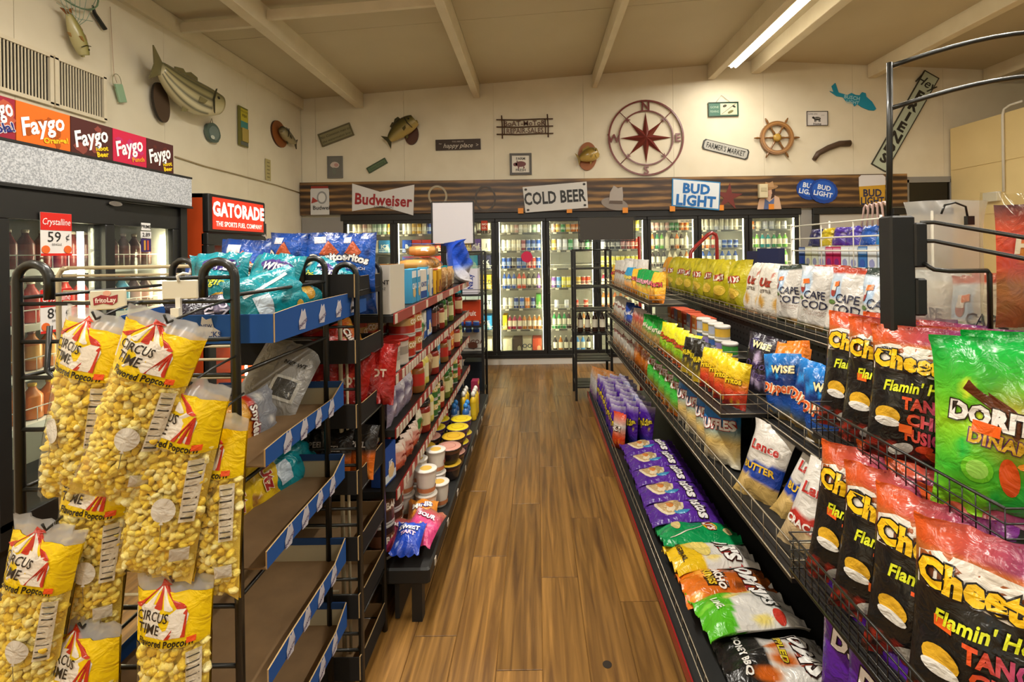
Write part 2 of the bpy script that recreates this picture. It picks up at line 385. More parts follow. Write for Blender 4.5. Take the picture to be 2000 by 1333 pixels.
# cross ties between the beams
for k, (x0, x1, y) in enumerate(((XL, -2.53, 4.52), (-2.41, -.86, 4.42), (-.77, .82, 4.30), (.89, 2.45, 4.1))):
    a, c = ceil_z(x0), ceil_z(x1)
    dz = .13
    t = MB().add([(x0, y - .02, a - dz), (x1, y - .02, c - dz), (x1, y + .02, c - dz), (x0, y + .02, a - dz), (x0, y - .02, a - dz + .085), (x1, y - .02, c - dz + .085), (x1, y + .02, c - dz + .085), (x0, y + .02, a - dz + .085)],
                 [(0, 3, 2, 1), (4, 5, 6, 7), (0, 1, 5, 4), (2, 3, 7, 6), (0, 4, 7, 3), (1, 2, 6, 5)], 'beam_paint')
    struct(f'trim_{k + 8}', t)
struct('trim_12', MB().box((XL + .02, (YF + D) / 2, 3.72), (.05, D - YF, .15), 'beam_paint'))
struct('baseboard_back', MB().box((0, D - .02, .05), (7.4, .03, .1), 'white_metal'))
# office partition on the right: beige painted wall, flat roof
pt = struct('wall_partition', MB().box((7.7, 5.3, 1.62), (3.7, 3.1, 3.22), 'partition_paint'))
ob('panel', MB().box((5.846, 6.3, 2.3), (.012, 1.05, .62), 'partition_paint'), None, pt)
ob('panel', MB().box((5.846, 6.3, 2.93), (.012, 1.05, .58), 'partition_paint'), None, pt)
# gray strips either side of the glass doors
struct('trim_13', MB().box((-3.005, D - .02, 1.06), (.58, .04, 2.1), 'grey_panel'))
struct('trim_14', MB().box((3.83, D - .02, 1.06), (.22, .04, 2.12), 'grey_panel'))

# ceiling strip lamps: housing, end caps, lit diffuser; the light comes from the diffuser
where = ['bright fluorescent strip lamp on the ceiling above the compass wall', 'fluorescent strip lamp on the ceiling over the chip shelves', 'fluorescent strip lamp on the ceiling above the aisle', 'fluorescent strip lamp on the ceiling behind the aisle entrance', 'fluorescent strip lamp on the ceiling behind the chip shelves', 'fluorescent strip lamp on the ceiling by the soda cooler', 'fluorescent strip lamp on the ceiling near the office partition']
for i, (x, y0, y1, pw_) in enumerate(LAMP):
    z = ceil_z(x) - .2
    r = empty('strip_lamp', T(x, (y0 + y1) / 2, z), where[i], 'ceiling lamp', 'ceiling strip lamps')
    L = y1 - y0
    ob('housing', MB().poly([(-.075, .09), (.075, .09), (.05, .02), (-.05, .02)], -L / 2, L / 2, 'white_metal', M=RX(90)), None, r)
    ob('mounting_stem', MB().box((0, 0, .14), (.05, L * .8, .11), 'white_metal'), None, r)
    ob('end_cap', MB().box((0, L / 2 + .006, .05), (.15, .012, .08), 'white_metal'), None, r)
    ob('end_cap', MB().box((0, -L / 2 - .006, .05), (.15, .012, .08), 'white_metal'), None, r)
    ob('tube', MB().lathe([(.019, -L / 2 + .02), (.019, L / 2 - .02)], 8, 'tube'), T(-.028, 0, .0), r)
    ob('tube', MB().lathe([(.019, -L / 2 + .02), (.019, L / 2 - .02)], 8, 'tube'), T(.028, 0, .0), r)
    area('strip_light', (x, (y0 + y1) / 2, z - .024), .1, L - .06, pw_)

# ================================================================== things on the walls
def wallB(px, py, off=.0): return T(PY(px, py, D - off)) @ FB
def wallL(px, py, off=.0): return T(PX(px, py, XL + off)) @ FL
S = D / F    # metres per photo pixel on the back wall
def fish(name, M, label, L, hgt, th, back, mid, belly, bend=.0, up=.0, stripes=False, plaque=None, tailc=None, mouth=True, pl_at=(0, 0)):
    r = empty(name, M, label, 'mounted fish', 'mounted fish on the walls')
    n, k = 26, (36 if stripes else 14); vs_, vc, fs = [], [], []
    def sect(t):
        hh = hgt / 2 * (math.sin(math.pi * min(1, t * .93 + .07) ** .8) ** .75 * .92 + .11) * (1 if t < .86 else 1 - (t - .86) * 2.2)
        return hh, th / 2 * (math.sin(math.pi * min(1, t * .9 + .1) ** .85) ** .8 * .9 + .12)
    def centre(t): return (L * (.5 - t) , up * (1 - (2 * t - 1) ** 2) * -1 + up * .5, th * .55 + bend * (2 * t - 1) ** 2)
    # t: 0 head .. 1 tail
    for i in range(n + 1):
        t = .0 + i / n * .9; hh, tt = sect(.05 + t * .95); cx, cy, cz = centre(t)
        for j in range(k):
            a = 2 * math.pi * j / k; y = math.sin(a)
            vs_.append((cx, cy + hh * y, cz + tt * math.cos(a)))
            c = mixc(mid, back, (y - .1) * 1.6) if y > .1 else mixc(mid, belly, (-y + .1) * 1.5)
            if stripes and t > .2 and j in (0, 3, 6, 33, 30): c = mixc(c, H('3c3a2c'), .75)
            vc.append(c)
    fs = [(i * k + j, i * k + (j + 1) % k, i * k + k + (j + 1) % k, i * k + k + j) for i in range(n) for j in range(k)] + [tuple(range(k - 1, -1, -1)), tuple(n * k + j for j in range(k))]
    b_ = ob('body', MB().add(vs_, fs, 'plastic', M=None, sm=True, vc=vc), None, r)
    x, y, z = centre(.03)
    hh = sect(.08)[0]
    ob('jaw', MB().poly([(x - .02 * L, y - hh * .2), (x + .07 * L, y - hh * .3), (x + .06 * L, y - hh * .6), (x - .05 * L, y - hh * .95)], z - th * .12, z + th * .12, 'plastic', mixc(mid, belly, .5)), None, b_)
    if mouth: ob('mouth', MB().ell(hh * .35, hh * .5, 0, .004, 12, 'plastic', H('3a2018'), T(x + .012 * L, y - hh * .05, z) @ RY(90)), None, b_)
    x2, y2, z2 = centre(.12); hh2, tt2 = sect(.14)
    ob('eye', MB().ell(hgt * .055, hgt * .055, 0, .006, 10, 'plastic', H('15120d')), T(x2, y2 + hh2 * .35, z2 + tt2 * .93), b_)
    ob('gill', MB().poly([(0, hh2 * .9), (-.025 * L, 0), (0, -hh2), (-.02 * L, -hh2 * .9), (-.05 * L, 0), (-.02 * L, hh2 * .8)], 0, .006, 'plastic', mixc(back, (0, 0, 0), .5)), T(x2 - .06 * L, y2, z2 + sect(.22)[1] * .95), b_)
    xt, yt, zt = centre(.9); hT = hgt * .48; tc_ = tailc or back
    ob('tail_fin', MB().poly([(.03 * L, hT * .25), (-.13 * L, hT), (-.09 * L, 0), (-.13 * L, -hT), (.03 * L, -hT * .25)], -.006, .006, 'plastic', tc_), T(xt, yt, zt), r)
    xd, yd, zd = centre(.45); hd = sect(.47)[0]
    ob('dorsal_fin', MB().poly([(.16 * L, -.02), (.13 * L, hgt * .2), (.02 * L, hgt * .22), (-.06 * L, hgt * .1), (-.1 * L, hgt * .16), (-.22 * L, hgt * .05), (-.2 * L, -.03)], -.005, .005, 'plastic', tc_), T(xd, yd + hd * .93, zd), r)
    xp, yp, zp = centre(.3)
    ob('pectoral_fin', MB().poly([(0, 0), (-.12 * L, -hgt * .02), (-.13 * L, -hgt * .2), (-.04 * L, -hgt * .14)], -.004, .004, 'plastic', mixc(tc_, mid, .4)), T(xp, yp - hgt * .08, zp + sect(.32)[1]), r)
    ob('pelvic_fin', MB().poly([(0, 0), (-.1 * L, 0), (-.12 * L, -hgt * .22), (-.05 * L, -hgt * .16)], -.004, .004, 'plastic', mixc(tc_, mid, .4)), T(xp - .1 * L, yp - sect(.45)[0] * .9, zp), r)
    if plaque:
        rx, ry, col, rot = plaque
        ob('plaque', MB().ell(rx, ry, 0, .022, 26, 'paint', col, side=mixc(H(col), (0, 0, 0), .5)), M.inverted() @ (M @ T(pl_at[0], pl_at[1], -th * .0 + 0) @ RZ(rot)), r)
    return r
def decal_board(name, M, wd, hg, th, col, edge=None, label='', cat='wall sign', border=None, texts=(), mat='paint', extra=None):
    r = empty(name, M, label, cat)
    b_ = MB().box((0, 0, th / 2), (wd, hg, th), mat, cols=None, col=col)
    ob('board', b_, None, r)
    if border:
        bw, bc = border; f = MB()
        for x, y, a, c in ((0, hg / 2 - bw / 2, wd, bw), (0, -hg / 2 + bw / 2, wd, bw), (-wd / 2 + bw / 2, 0, bw, hg - 2 * bw), (wd / 2 - bw / 2, 0, bw, hg - 2 * bw)): f.box((x, y, th + .004), (a, c, .012), mat, bc)
        ob('frame', f, None, r)
    if texts or extra:
        t = MB()
        for st, x, y, h, c, kw in texts: t.text(st, h, T(x, y, 0), c, z=th + .0025, **kw)
        if extra: extra(t, th + .0015)
        ob('lettering', t, None, r)
    return r

# --- back wall
decal_board('wooden_sign', wallB(657, 264, .004) @ RZ(20), .48, .19, .016, '8f8763', label='tan wooden sign with two lines of writing, tilted, beside the room corner', border=(.018, '6b6248'),
            texts=[('No Common man to', 0, .028, .036, '4c452f', dict(shear=.2)), ('the watermelon boy', 0, -.035, .036, '4c452f', dict(shear=.2))])
def _cow(t, z): t.ell(.06, .045, z, z + .002, 16, col='cdbcb2', M=T(0, .03, 0), wob=.12); t.ell(.03, .025, z + .001, z + .003, 12, col='b98d85', M=T(.02, .03, 0), wob=.1); t.ell(.025, .05, z, z + .002, 10, col='6f7468', M=T(-.01, -.05, 0), wob=.2)
decal_board('framed_picture', wallB(655, 327, .004), .215, .31, .014, '6f6d66', label='small grey picture with a pale animal hanging above the printed beer can', cat='picture', border=(.012, '77756f'), extra=_cow)
decal_board('wooden_sign', wallB(737, 324, .004) @ RZ(29), .3, .085, .016, '5f7250', label='narrow green wooden plank sign, tilted, above the bow tie beer sign', border=(.012, '44543b'),
            texts=[('Gone Fishing', 0, 0, .03, '3d4d38', {})])
fish('largemouth_bass', wallB(786, 258, .0) @ RZ(38), 'green mounted bass on a dark plaque, tail down, beside the happy place sign', .5, .24, .15, H('3c371c'), H('6b5f2c'), H('b39a58'), bend=.03, up=-.03, plaque=(.1, .15, '52301f', -40), tailc=H('3e3a22'), pl_at=(.08, -.11))
decal_board('wooden_sign', wallB(895, 283, .004) @ RZ(.7), .635, .15, .018, '3b2a1d', label='dark brown board lettered happy place in white script', texts=[('YOU ARE MY', 0, .042, .02, 'cbbfae', {}), ('happy place', .0, -.012, .062, 'd9cfbe', dict(shear=.35)), ('~', -.25, .02, .05, 'cbbfae', {}), ('>', .27, -.01, .05, 'cbbfae', {})])
# twig sign
r = empty('twig_sign', wallB(1025, 248, .012) @ RZ(.8), 'rustic twig sign with boat, motor, repair and sales lettering', 'wall sign')
for y in (.1, -.002, -.105): ob('twig', MB().tube([(-.4, y + .01, .01), (-.1, y - .003, .013), (.2, y + .004, .01), (.4, y, .01)], .0085, 'paint', col=H('4b3020')), None, r)
for x in (-.32, .325): ob('twig', MB().tube([(x, -.16, .018), (x + .004, 0, .02), (x - .003, .165, .018)], .009, 'paint', col=H('4b3020')), None, r)
for x in (-.29, .29): ob('twig', MB().tube([(x, -.1, .012), (x, .1, .012)], .007, 'paint', col=H('54351f')), None, r)
ob('lettering', MB().text('BoAT-MoToR', .07, T(0, .05, .01), '5a3320', bold=.012), None, r)
ob('lettering', MB().text('REPAIR-SALES', .07, T(0, -.053, .01), '5a3320', bold=.012, sx=.86), None, r)
def _pig(t, z):
    t.ell(.075, .04, z, z + .002, 18, col='6b3330'); t.ell(.03, .026, z, z + .002, 10, col='6b3330', M=T(-.075, -.005, 0)); t.box((-.03, -.05, z + .001), (.018, .03, .002), col='6b3330'); t.box((.045, -.05, z + .001), (.018, .03, .002), col='6b3330')
    t.poly([(-.06, .03), (-.05, .055), (-.04, .033)], z, z + .002, col='6b3330')
decal_board('framed_sign', wallB(1017, 321, .004), .31, .305, .014, 'ded6c6', label='square grey framed sign with a red pig and farm fresh lettering', border=(.032, '55504a'), texts=[('FARM', 0, .077, .036, '3a322c', dict(bold=.02)), ('FRESH', 0, -.084, .036, '3a322c', dict(bold=.02))], extra=_pig)
fish('perch', wallB(1147, 306, .0) @ RZ(18), 'small golden mounted fish across a reddish oval plaque beside the compass', .3, .19, .14, H('6e5820'), H('a3853a'), H('c4a557'), bend=-.02, plaque=(.135, .2, '97592f', -22), tailc=H('8e7530'))
# compass rose
r = empty('compass_rose', wallB(1261, 270, .0), 'large dark red metal compass rose with letters and double ring', 'wall compass')
RC = '6e2d26'
ob('outer_ring', MB().ring(.512, .535, .012, .03, 56, 'plastic', RC), None, r)
ob('inner_ring', MB().ring(.372, .39, .012, .03, 48, 'plastic', RC), None, r)
def star_pt(L, wd, ang, z1):
    return MB().add([(0, L, .014), (-wd, wd, .014), (0, 0, .014), (wd, wd, .014), (0, 0, z1)], [(0, 1, 4), (0, 4, 3), (1, 0, 3, 2)], 'plastic', RC, RZ(ang))
for a in range(8): ob('star_point', star_pt(.365 if a % 2 == 0 else .33, .05, a * 45, .06), None, r)
for a in (45, 135, 225, 315):
    ob('arrow_rod', MB().tube([Vector((0, .3, .02)), Vector((0, .515, .02))], .006, 'plastic', col=H(RC), M=RZ(a)).poly([(-.03, .33), (0, .4), (.03, .33), (0, .345)], .014, .024, 'plastic', RC, RZ(a)), None, r)
for ch, x, y, q in (('N', 0, .452, 0), ('S', 0, -.452, 0), ('W', -.452, 0, 0), ('E', .452, 0, 0)):
    t = MB(); t.text(ch, .115, T(x, y, 0) @ RZ(q), RC, 'plastic', bold=.02, z=.026); t.text(ch, .115, T(x, y, 0) @ RZ(q), RC, 'plastic', bold=.02, z=.014); ob('letter', t, None, r)
def _gs(t, z):
    t.box((.075, 0, z), (.235, .16, .002), col='cfc8a8'); t.poly([(-.03, -.07), (-.022, -.07), (.18, .075), (.17, .075)], z + .002, z + .003, col='2e3a2c')
    t.ell(.03, .018, z + .002, z + .003, 12, col='3d3a28', M=T(.02, .045, 0) @ RZ(20)); t.ell(.045, .018, z + .002, z + .003, 12, col='6d6a3e', M=T(.1, -.04, 0) @ RZ(25)); t.ell(.025, .014, z + .002, z + .003, 12, col='2f2f26', M=T(.15, .035, 0) @ RZ(-30))
r = decal_board('hanging_sign', wallB(1412, 214, .004) @ RZ(.5), .425, .2, .014, '3f6b56', label='green hanging sign with a pale fish picture panel, near the strip lamp', border=(.01, '31493a'), texts=[('GONE', -.125, .032, .03, 'a9bfa6', {}), ('FISHING', -.125, -.03, .03, 'a9bfa6', dict(sx=.8))], extra=_gs)
ob('hanging_wire', MB().tube([(-.1, .1, .008), (-.02, .2, .008), (.1, .1, .008)], .0025, 'steel_wire'), None, r)
def _fm(t, z):
    for sx in (-.31, .31): t.ell(.012, .012, z, z + .002, 8, col='3a3a38', M=T(sx, 0, 0))
r = empty('metal_sign', wallB(1417, 292, .004) @ RZ(-15), 'grey pressed metal farmer\'s market sign, tilted down to one side', 'wall sign')
pts = [(-.31, -.075), (.31, -.075), (.335, -.045), (.335, .045), (.31, .075), (-.31, .075), (-.335, .045), (-.335, -.045)]
ob('rim', MB().poly([(x * .93, y * .86) for x, y in pts], 0, .012, 'paint', 'b5b2a8').poly(pts, 0, .008, 'paint', '3f3f3b'), None, r)
ob('lettering', MB().text("FARMER'S MARKET", .075, T(0, 0, 0), '35342f', sx=.62, bold=.012, z=.0145), None, r)
# ship's wheel
r = empty('ship_wheel', wallB(1516, 270, .02), 'brown wooden ship steering wheel with brass hub and six spokes', 'ship wheel')
ob('rim', MB().ring(.178, .235, 0, .035, 40, 'plastic', '8d6130'), None, r)
ob('rim_inlay', MB().ring(.195, .215, .035, .04, 40, 'plastic', 'a87840'), None, r)
ob('hub', MB().lathe([(.055, 0), (.055, .045), (.03, .055), (.012, .056)], 18, 'plastic', 'b08c3c', M=RX(90)), None, r)
for a in range(6):
    ang = a * 60 + 30
    ob('spoke', MB().lathe([(.01, .04), (.017, .08), (.011, .12), (.016, .18), (.012, .24), (.017, .27), (.012, .3), (.007, .32)], 8, 'plastic', '7d552b', M=T(0, 0, .02) @ RZ(ang - 90 + 90)), None, r)
def _cw(t, z):
    t.ell(.05, .024, z, z + .002, 14, col='26221f', M=T(0, -.002, 0)); t.ell(.018, .016, z, z + .002, 8, col='26221f', M=T(-.055, .012, 0))
    for x in (-.035, -.02, .025, .04): t.box((x, -.032, z + .001), (.009, .03, .002), col='26221f')
    t.text('COWS', .016, T(0, 0, z + .003), 'e5e0d4')
decal_board('cow_sign', wallB(1595, 232, .004) @ RZ(-.3), .3, .205, .012, 'd6d0cb', label='small white sign with black cow and the words love you and home', border=(.007, '4b443f'), texts=[('Love you', -.06, .068, .024, '3a3531', {}), ('till the', .08, .045, .012, '55504c', {}), ('Home', 0, -.075, .032, '3a3531', dict(bold=.015))], extra=_cw)
# teal fish cutout
fp = [(-44, 12), (-36, 10), (-40, 22), (-33, 28), (-27, 9), (-10, 4), (-2, 8), (6, 4), (14, 3), (19, 9), (26, 7), (27, 0), (38, -10), (46, -24), (42, -27), (32, -26), (18, -20), (10, -14), (4, -18), (0, -10), (-12, -8), (-18, 0), (-30, 2)]
r = empty('fish_cutout', wallB(1664, 190, .004), 'flat teal fish cutout sign with white lettering on its side', 'wall sign')
ob('board', MB().poly([(x * S, y * S) for x, y in fp], 0, .014, 'paint', '1b8fb0'), None, r)
ob('lettering', MB().text('BUSCH', .05, T(-.01, -.01, .0165) @ RZ(-10), 'a8d4dc', bold=.02), None, r)
ob('lettering', MB().text('LIGHT', .045, T(.0, -.075, .0165) @ RZ(-10), 'a8d4dc', bold=.02), None, r)
# wooden tool handle
hp = [PY(px, py, D - .03) for px, py in ((1590, 312), (1598, 300), (1618, 289), (1640, 281), (1660, 280))]
base = wallB(1625, 296, .0)
ob('tool_handle', MB().tube([base.inverted() @ p for p in hp], [.03, .038, .04, .042, .045], 'paint', 10, col=H('4e3a2b')), base, None, 'curved dark wooden tool handle hung right of the ship wheel', 'tool handle')
# Hey FRIENDS board
p0, p1 = PY(1818, 146, D), PY(1714, 329, D); ang = math.degrees(math.atan2(p0.z - p1.z, p0.x - p1.x)); L = (p0 - p1).length
r = empty('friends_sign', T((p0 + p1) / 2 - Vector((0, .004, 0))) @ FB @ RZ(ang), 'tall pale green board lettered Hey FRIENDS, leaning diagonally', 'wall sign')
ob('board', MB().box((0, 0, .008), (L, .235, .016), col='b9c3ae'), None, r)
f = MB()
for x, y, a, c in ((0, .112, L, .012), (0, -.112, L, .012), (-L / 2 + .006, 0, .012, .235), (L / 2 - .006, 0, .012, .235)): f.box((x, y, .012), (a, c, .018), col='39352c')
ob('frame', f, None, r)
t = MB(); t.text('Hey', .13, T(L / 2 - .14, 0, .018) @ RZ(-90), '2e2b25', shear=.25, bold=.01)
for i, ch in enumerate('FRIENDS'): t.text(ch, .13, T(L / 2 - .35 - i * .168, 0, .018) @ RZ(-90), '2e2b25', bold=.045, sx=1.15)
ob('lettering', t, None, r)

# --- log valance with its printed cut-outs
m, n, l, b = newmat('log_print')
tc = n.new('ShaderNodeTexCoord'); sp = n.new('ShaderNodeSeparateXYZ'); l.new(tc.outputs['Object'], sp.inputs[0])
mu = n.new('ShaderNodeMath'); mu.operation = 'MULTIPLY'; mu.inputs[1].default_value = 2 * math.pi / .092; l.new(sp.outputs[1], mu.inputs[0])
sn = n.new('ShaderNodeMath'); sn.operation = 'SINE'; l.new(mu.outputs[0], sn.inputs[0])
mp = n.new('ShaderNodeMapping'); mp.inputs['Scale'].default_value = (1.0, 9, 1); l.new(tc.outputs['Object'], mp.inputs[0])
ns = n.new('ShaderNodeTexNoise'); ns.inputs['Scale'].default_value = 1.6; ns.inputs['Detail'].default_value = 6; l.new(mp.outputs[0], ns.inputs['Vector'])
ad = n.new('ShaderNodeMath'); ad.operation = 'MULTIPLY_ADD'; ad.inputs[1].default_value = .17; l.new(sn.outputs[0], ad.inputs[0]); l.new(ns.outputs['Fac'], ad.inputs[2])
cr = n.new('ShaderNodeValToRGB'); e = cr.color_ramp.elements; e[0].position = .2; e[0].color = (*lin('1f140c'), 1); e[1].position = .85; e[1].color = (*lin('a67c45'), 1); k = e.new(.5); k.color = (*lin('4c331d'), 1)
l.new(ad.outputs[0], cr.inputs[0]); l.new(cr.outputs[0], b.inputs['Base Color']); b.inputs['Roughness'].default_value = .45
va = empty('log_valance', T(0, D - .05, 2.375) @ FB, 'long log print valance above the glass cooler doors', 'valance')
ob('panel', MB().box((.95, 0, 0), (8.5, .455, .05), 'log_print'), None, va)
def onval(px, py, z=.0255):
    p = va.matrix_world.inverted() @ PY(px, py, D - .08); return T(p.x, p.y, z)
va_w = T(0, D - .05, 2.375) @ FB
def onval(px, py, z=.0265):
    p = va_w.inverted() @ PY(px, py, D - .075); return T(p.x, p.y, z)
SV = (D - .075) / F
def vprint(name, mb, M): return ob(name, mb, M, va)
vprint('printed_can', MB().poly([(-.13, -.2), (.13, -.2), (.13, .14), (.11, .2), (-.11, .2), (-.13, .14)], 0, .004, col='c9c8c6').box((0, .185, .005), (.24, .03, .004), col='8e2b22')
       .ell(.07, .09, .004, .006, 18, col='8d8d8d', M=T(.03, .04, 0)).ell(.05, .065, .006, .007, 18, col='d4d2cf', M=T(.03, .04, 0)).poly([(-.12, -.04), (-.02, -.01), (-.1, .05)], .004, .006, col='9c3a33').text('Budwei', .055, T(.02, -.1, .008), '2c2a29', bold=.015), onval(625, 392))
def pxs(L): return [(x * SV, y * SV) for x, y in L]
vprint('bow_tie_print', MB().poly(pxs([(-61, 33), (-7, 16), (60, 29), (57, -31), (-5, -12), (-62, -21)]), 0, .012, col='d6d3d0').text('Budweiser', .15, T(0, .0, .0145) @ RZ(-4), '9a2327', sx=.95, bold=.03, maxw=.8).text('KING OF BEERS', .028, T(0, -.1, .0145) @ RZ(-4), '5d5b58'), onval(750, 391))
rp = MB()
for q in (0, .018, -.015): rp.ring(.13 + q * .6, .138 + q * .6, .002 + abs(q) * .1, .008 + abs(q) * .1, 28, col='b6a88c', sx=.9)
vprint('rope_print', rp, onval(855, 383) @ RZ(15)); vprint('horseshoe_print', MB().ring(.155, .185, 0, .005, 30, col='4a4038', sx=.8), onval(948, 388))
cb = MB().poly(pxs([(-63, 20), (62, 29), (64, -22), (-58, -30)]), 0, .012, col='cfccc6').text('COLD BEER', .165, T(0, .0, .0145) @ RZ(3.2), '2c2b2a', sx=.68, bold=.03)
for x, y in ((-57, 15), (57, 24), (58, -17), (-53, -25)): cb.ell(.02, .016, .012, .016, 10, col='33302d', M=T(x * SV, y * SV, 0))
vprint('cold_beer_print', cb, onval(1084, 385))
vprint('hat_print', MB().ell(.19, .085, 0, .004, 24, col='8a7f76', M=RZ(-12) @ T(.0, -.1, 0)).poly([(-.1, -.09), (-.085, .06), (-.03, .16), (.03, .12), (.09, .14), (.1, .02), (.09, -.1)], .003, .007, col='a59b92').poly([(-.1, -.09), (-.09, -.05), (.09, -.055), (.09, -.1)], .006, .008, col='5a4a40'), onval(1203, 385))
vprint('bud_light_print', MB().poly(pxs([(-47, 33), (47, 24), (44, -31), (-49, -21)]), 0, .01, col='2e7fb5').poly(pxs([(-45, 31), (45, 22), (42, -28), (-46, -19)]), .01, .012, col='d9dfe3').text('BUD', .13, T(.0, .085, .0145) @ RZ(-5), '1a66ab', bold=.045, sx=1.0).text('LIGHT', .14, T(-.01, -.082, .0145) @ RZ(-5), '1a66ab', bold=.045, sx=.95), onval(1360, 381))
def starpoly(r1, r2): return [((r1 if i % 2 == 0 else r2) * math.sin(i * math.pi / 5), (r1 if i % 2 == 0 else r2) * math.cos(i * math.pi / 5)) for i in range(10)]
vprint('star_print', MB().poly(starpoly(.2, .07), 0, .004, col='6e2e27'), onval(1423, 385) @ RZ(-6))
vprint('cowgirl_print', MB().poly([(-.17, -.2), (-.14, -.06), (-.05, .0), (.06, .0), (.14, -.04), (.17, -.2)], 0, .003, col='c9a68b').poly([(-.08, -.2), (-.06, -.05), (0, -.1), (.07, -.04), (.06, -.2)], .003, .005, col='59678f').ell(.048, .062, .002, .006, 14, col='c79f84', M=T(0, .05, 0)).poly([(.03, .1), (.09, .12), (.07, -.03), (.02, -.06), (.04, .02)], .004, .007, col='3a241a').ell(.115, .03, .005, .008, 18, col='a07a52', M=T(.01, .1, 0) @ RZ(10)).poly([(-.06, .1), (-.05, .18), (0, .165), (.05, .19), (.07, .11)], .006, .009, col='b48d62'), onval(1502, 381))
def cap_print(t, x, y, rr, z, txt):
    pts = [((rr * (1 + .04 * (i % 2))) * math.cos(2 * math.pi * i / 42) * 1.12, (rr * (1 + .04 * (i % 2))) * math.sin(2 * math.pi * i / 42) * .95) for i in range(42)]
    M = T(x, y, 0) @ RZ(-12); t.poly(pts, z, z + .006, col='123f93', M=M); t.ell(rr * .92, rr * .76, z + .006, z + .008, 26, col='1d57b8', M=M @ T(0, .01, 0))
    t.text('BUD', .065, M @ T(0, .05, z + .01), 'dfe6f0', bold=.03).text('LIGHT', .065, M @ T(0, -.04, z + .01), 'dfe6f0', bold=.03)
t = MB(); cap_print(t, -.15, .03, .15, 0, ''); cap_print(t, .05, 0, .175, .01, ''); vprint('bottle_cap_print', t, onval(1600, 374))
vprint('beer_glass_print', MB().poly([(-.17, -.21), (.17, -.21), (.185, .1), (-.185, .1)], 0, .005, col='c89a2e').poly([(-.185, .04), (.185, .06), (.185, .17), (.15, .2), (-.15, .2), (-.185, .17)], .002, .007, col='d8d4d4').text('BUD', .1, T(0, -.05, .009), '2b2d4a', bold=.03, sx=.9).text('LIGHT', .1, T(0, -.16, .009), '2b2d4a', bold=.03, sx=.8), onval(1703, 370))
for px, py in ((1017, 412), (1112, 411), (1221, 411), (1313, 408), (1408, 406), (1506, 404)):
    vprint('orange_tag', MB().box((0, 0, .003), (.075, .075, .004), 'paint', 'e08a2a'), onval(px, py, .03))
# small wall box on the valance
ob('wall_box', MB().cbox((0, 0, .03), (.12, .19, .06), .006, 'paint', 'cfc39f').box((0, .02, .062), (.08, .05, .006), col='b9ad8a'), T(PY(1488, 374, D - .08)) @ FB, None, 'small beige wall box beside the cowgirl print', 'wall box')
# black framed panels and dark window on the right end
def framed(name, x0, y0, x1, y1, inner, lab, cat, bw=.09, off=.05, mat='paint'):
    a, c = PY(x0, y0, D - off), PY(x1, y1, D - off); wd, hg = c.x - a.x, a.z - c.z
    r = empty(name, T(a.x + wd / 2, D - .03, a.z - hg / 2) @ FB, lab, cat)
    f = MB()
    for x, y, p, q in ((0, hg / 2 - bw / 2, wd, bw), (0, -hg / 2 + bw / 2, wd, bw), (-wd / 2 + bw / 2, 0, bw, hg - 2 * bw), (wd / 2 - bw / 2, 0, bw, hg - 2 * bw)): f.cbox((x, y, .025), (p, q, .05), .006, 'black_metal')
    ob('frame', f, None, r); ob('panel', MB().box((0, 0, .012), (wd - bw, hg - bw, .02), mat, inner), None, r)
    return r
framed('framed_board', 1586, 407, 1738, 660, 'b9b3a8', 'large white board in a black frame beyond the candy rack', 'board')
framed('framed_board', 1742, 407, 1905, 660, 'b9b3a8', 'black framed white board behind the clear plastic bags', 'board')
a, c = PY(1768, 352, D), PY(1860, 398, D)
r = empty('small_window', T((a + c) / 2 - Vector((0, .002, 0))) @ FB, 'dark small window with grey frame below the friends board', 'window'); wd, hg = c.x - a.x, a.z - c.z
f = MB()
for x, y, p, q in ((0, hg / 2, wd + .1, .08), (0, -hg / 2, wd + .1, .06), (-wd / 2, 0, .06, hg), (wd / 2, 0, .1, hg)): f.box((x, y, .015), (p, q, .03), 'grey_panel')
solid('dark_glass', '15130f', .05)
ob('frame', f, None, r); ob('pane', MB().box((0, 0, .008), (wd, hg, .012), 'dark_glass'), None, r)
# conduit on the partition
ob('conduit', MB().tube([(5.82, 6.05, 2.25), (5.82, 6.05, 3.2), (5.82, 6.03, 3.27), (5.82, 5.95, 3.3), (5.82, 5.8, 3.3)], .014, 'white_wire', 8), None, None, 'thin pale conduit bent over the office partition edge', 'conduit')
ob('junction_box', MB().cbox((0, 0, .03), (.2, .12, .06), .006, 'white_metal'), T(5.84, 6.2, 2.2) @ FR, None, 'pale junction box at the foot of the conduit', 'junction box')

# --- left wall
# return air grille: two frames with upright slats
a, c = PX(0, 70, XL), PX(200, 150, XL)
for k, (y0, y1, lab) in enumerate(((2.74, 3.33, 'air vent grille with dark gaps near the fish net'), (3.34, 3.74, 'air vent grille section beside the hanging bottle tag'))):
    r = empty('air_vent', T(XL, (y0 + y1) / 2, 2.815) @ FL, 'white louvred ' + lab, 'air vent', 'wall air vent'); wd, hg = y1 - y0, .33
    f = MB()
    for x, y, p, q in ((0, hg / 2, wd, .025), (0, -hg / 2, wd, .025), (-wd / 2 + .012, 0, .025, hg), (wd / 2 - .012, 0, .025, hg)): f.box((x, y, .012), (p, q, .024), 'beam_paint')
    ob('frame', f, None, r); ob('backing', MB().box((0, 0, .002), (wd - .03, hg - .02, .003), 'paint', '1c1914' if k == 0 else '4f4a40'), None, r)
    sl = MB().box((0, 0, 0), (.007, hg - .02, .006), 'beam_paint').mesh('slat'); ns_ = int((wd - .05) / .021)
    for i in range(ns_): ob('slat', sl, T(-wd / 2 + .035 + i * .021, 0, .014), r)
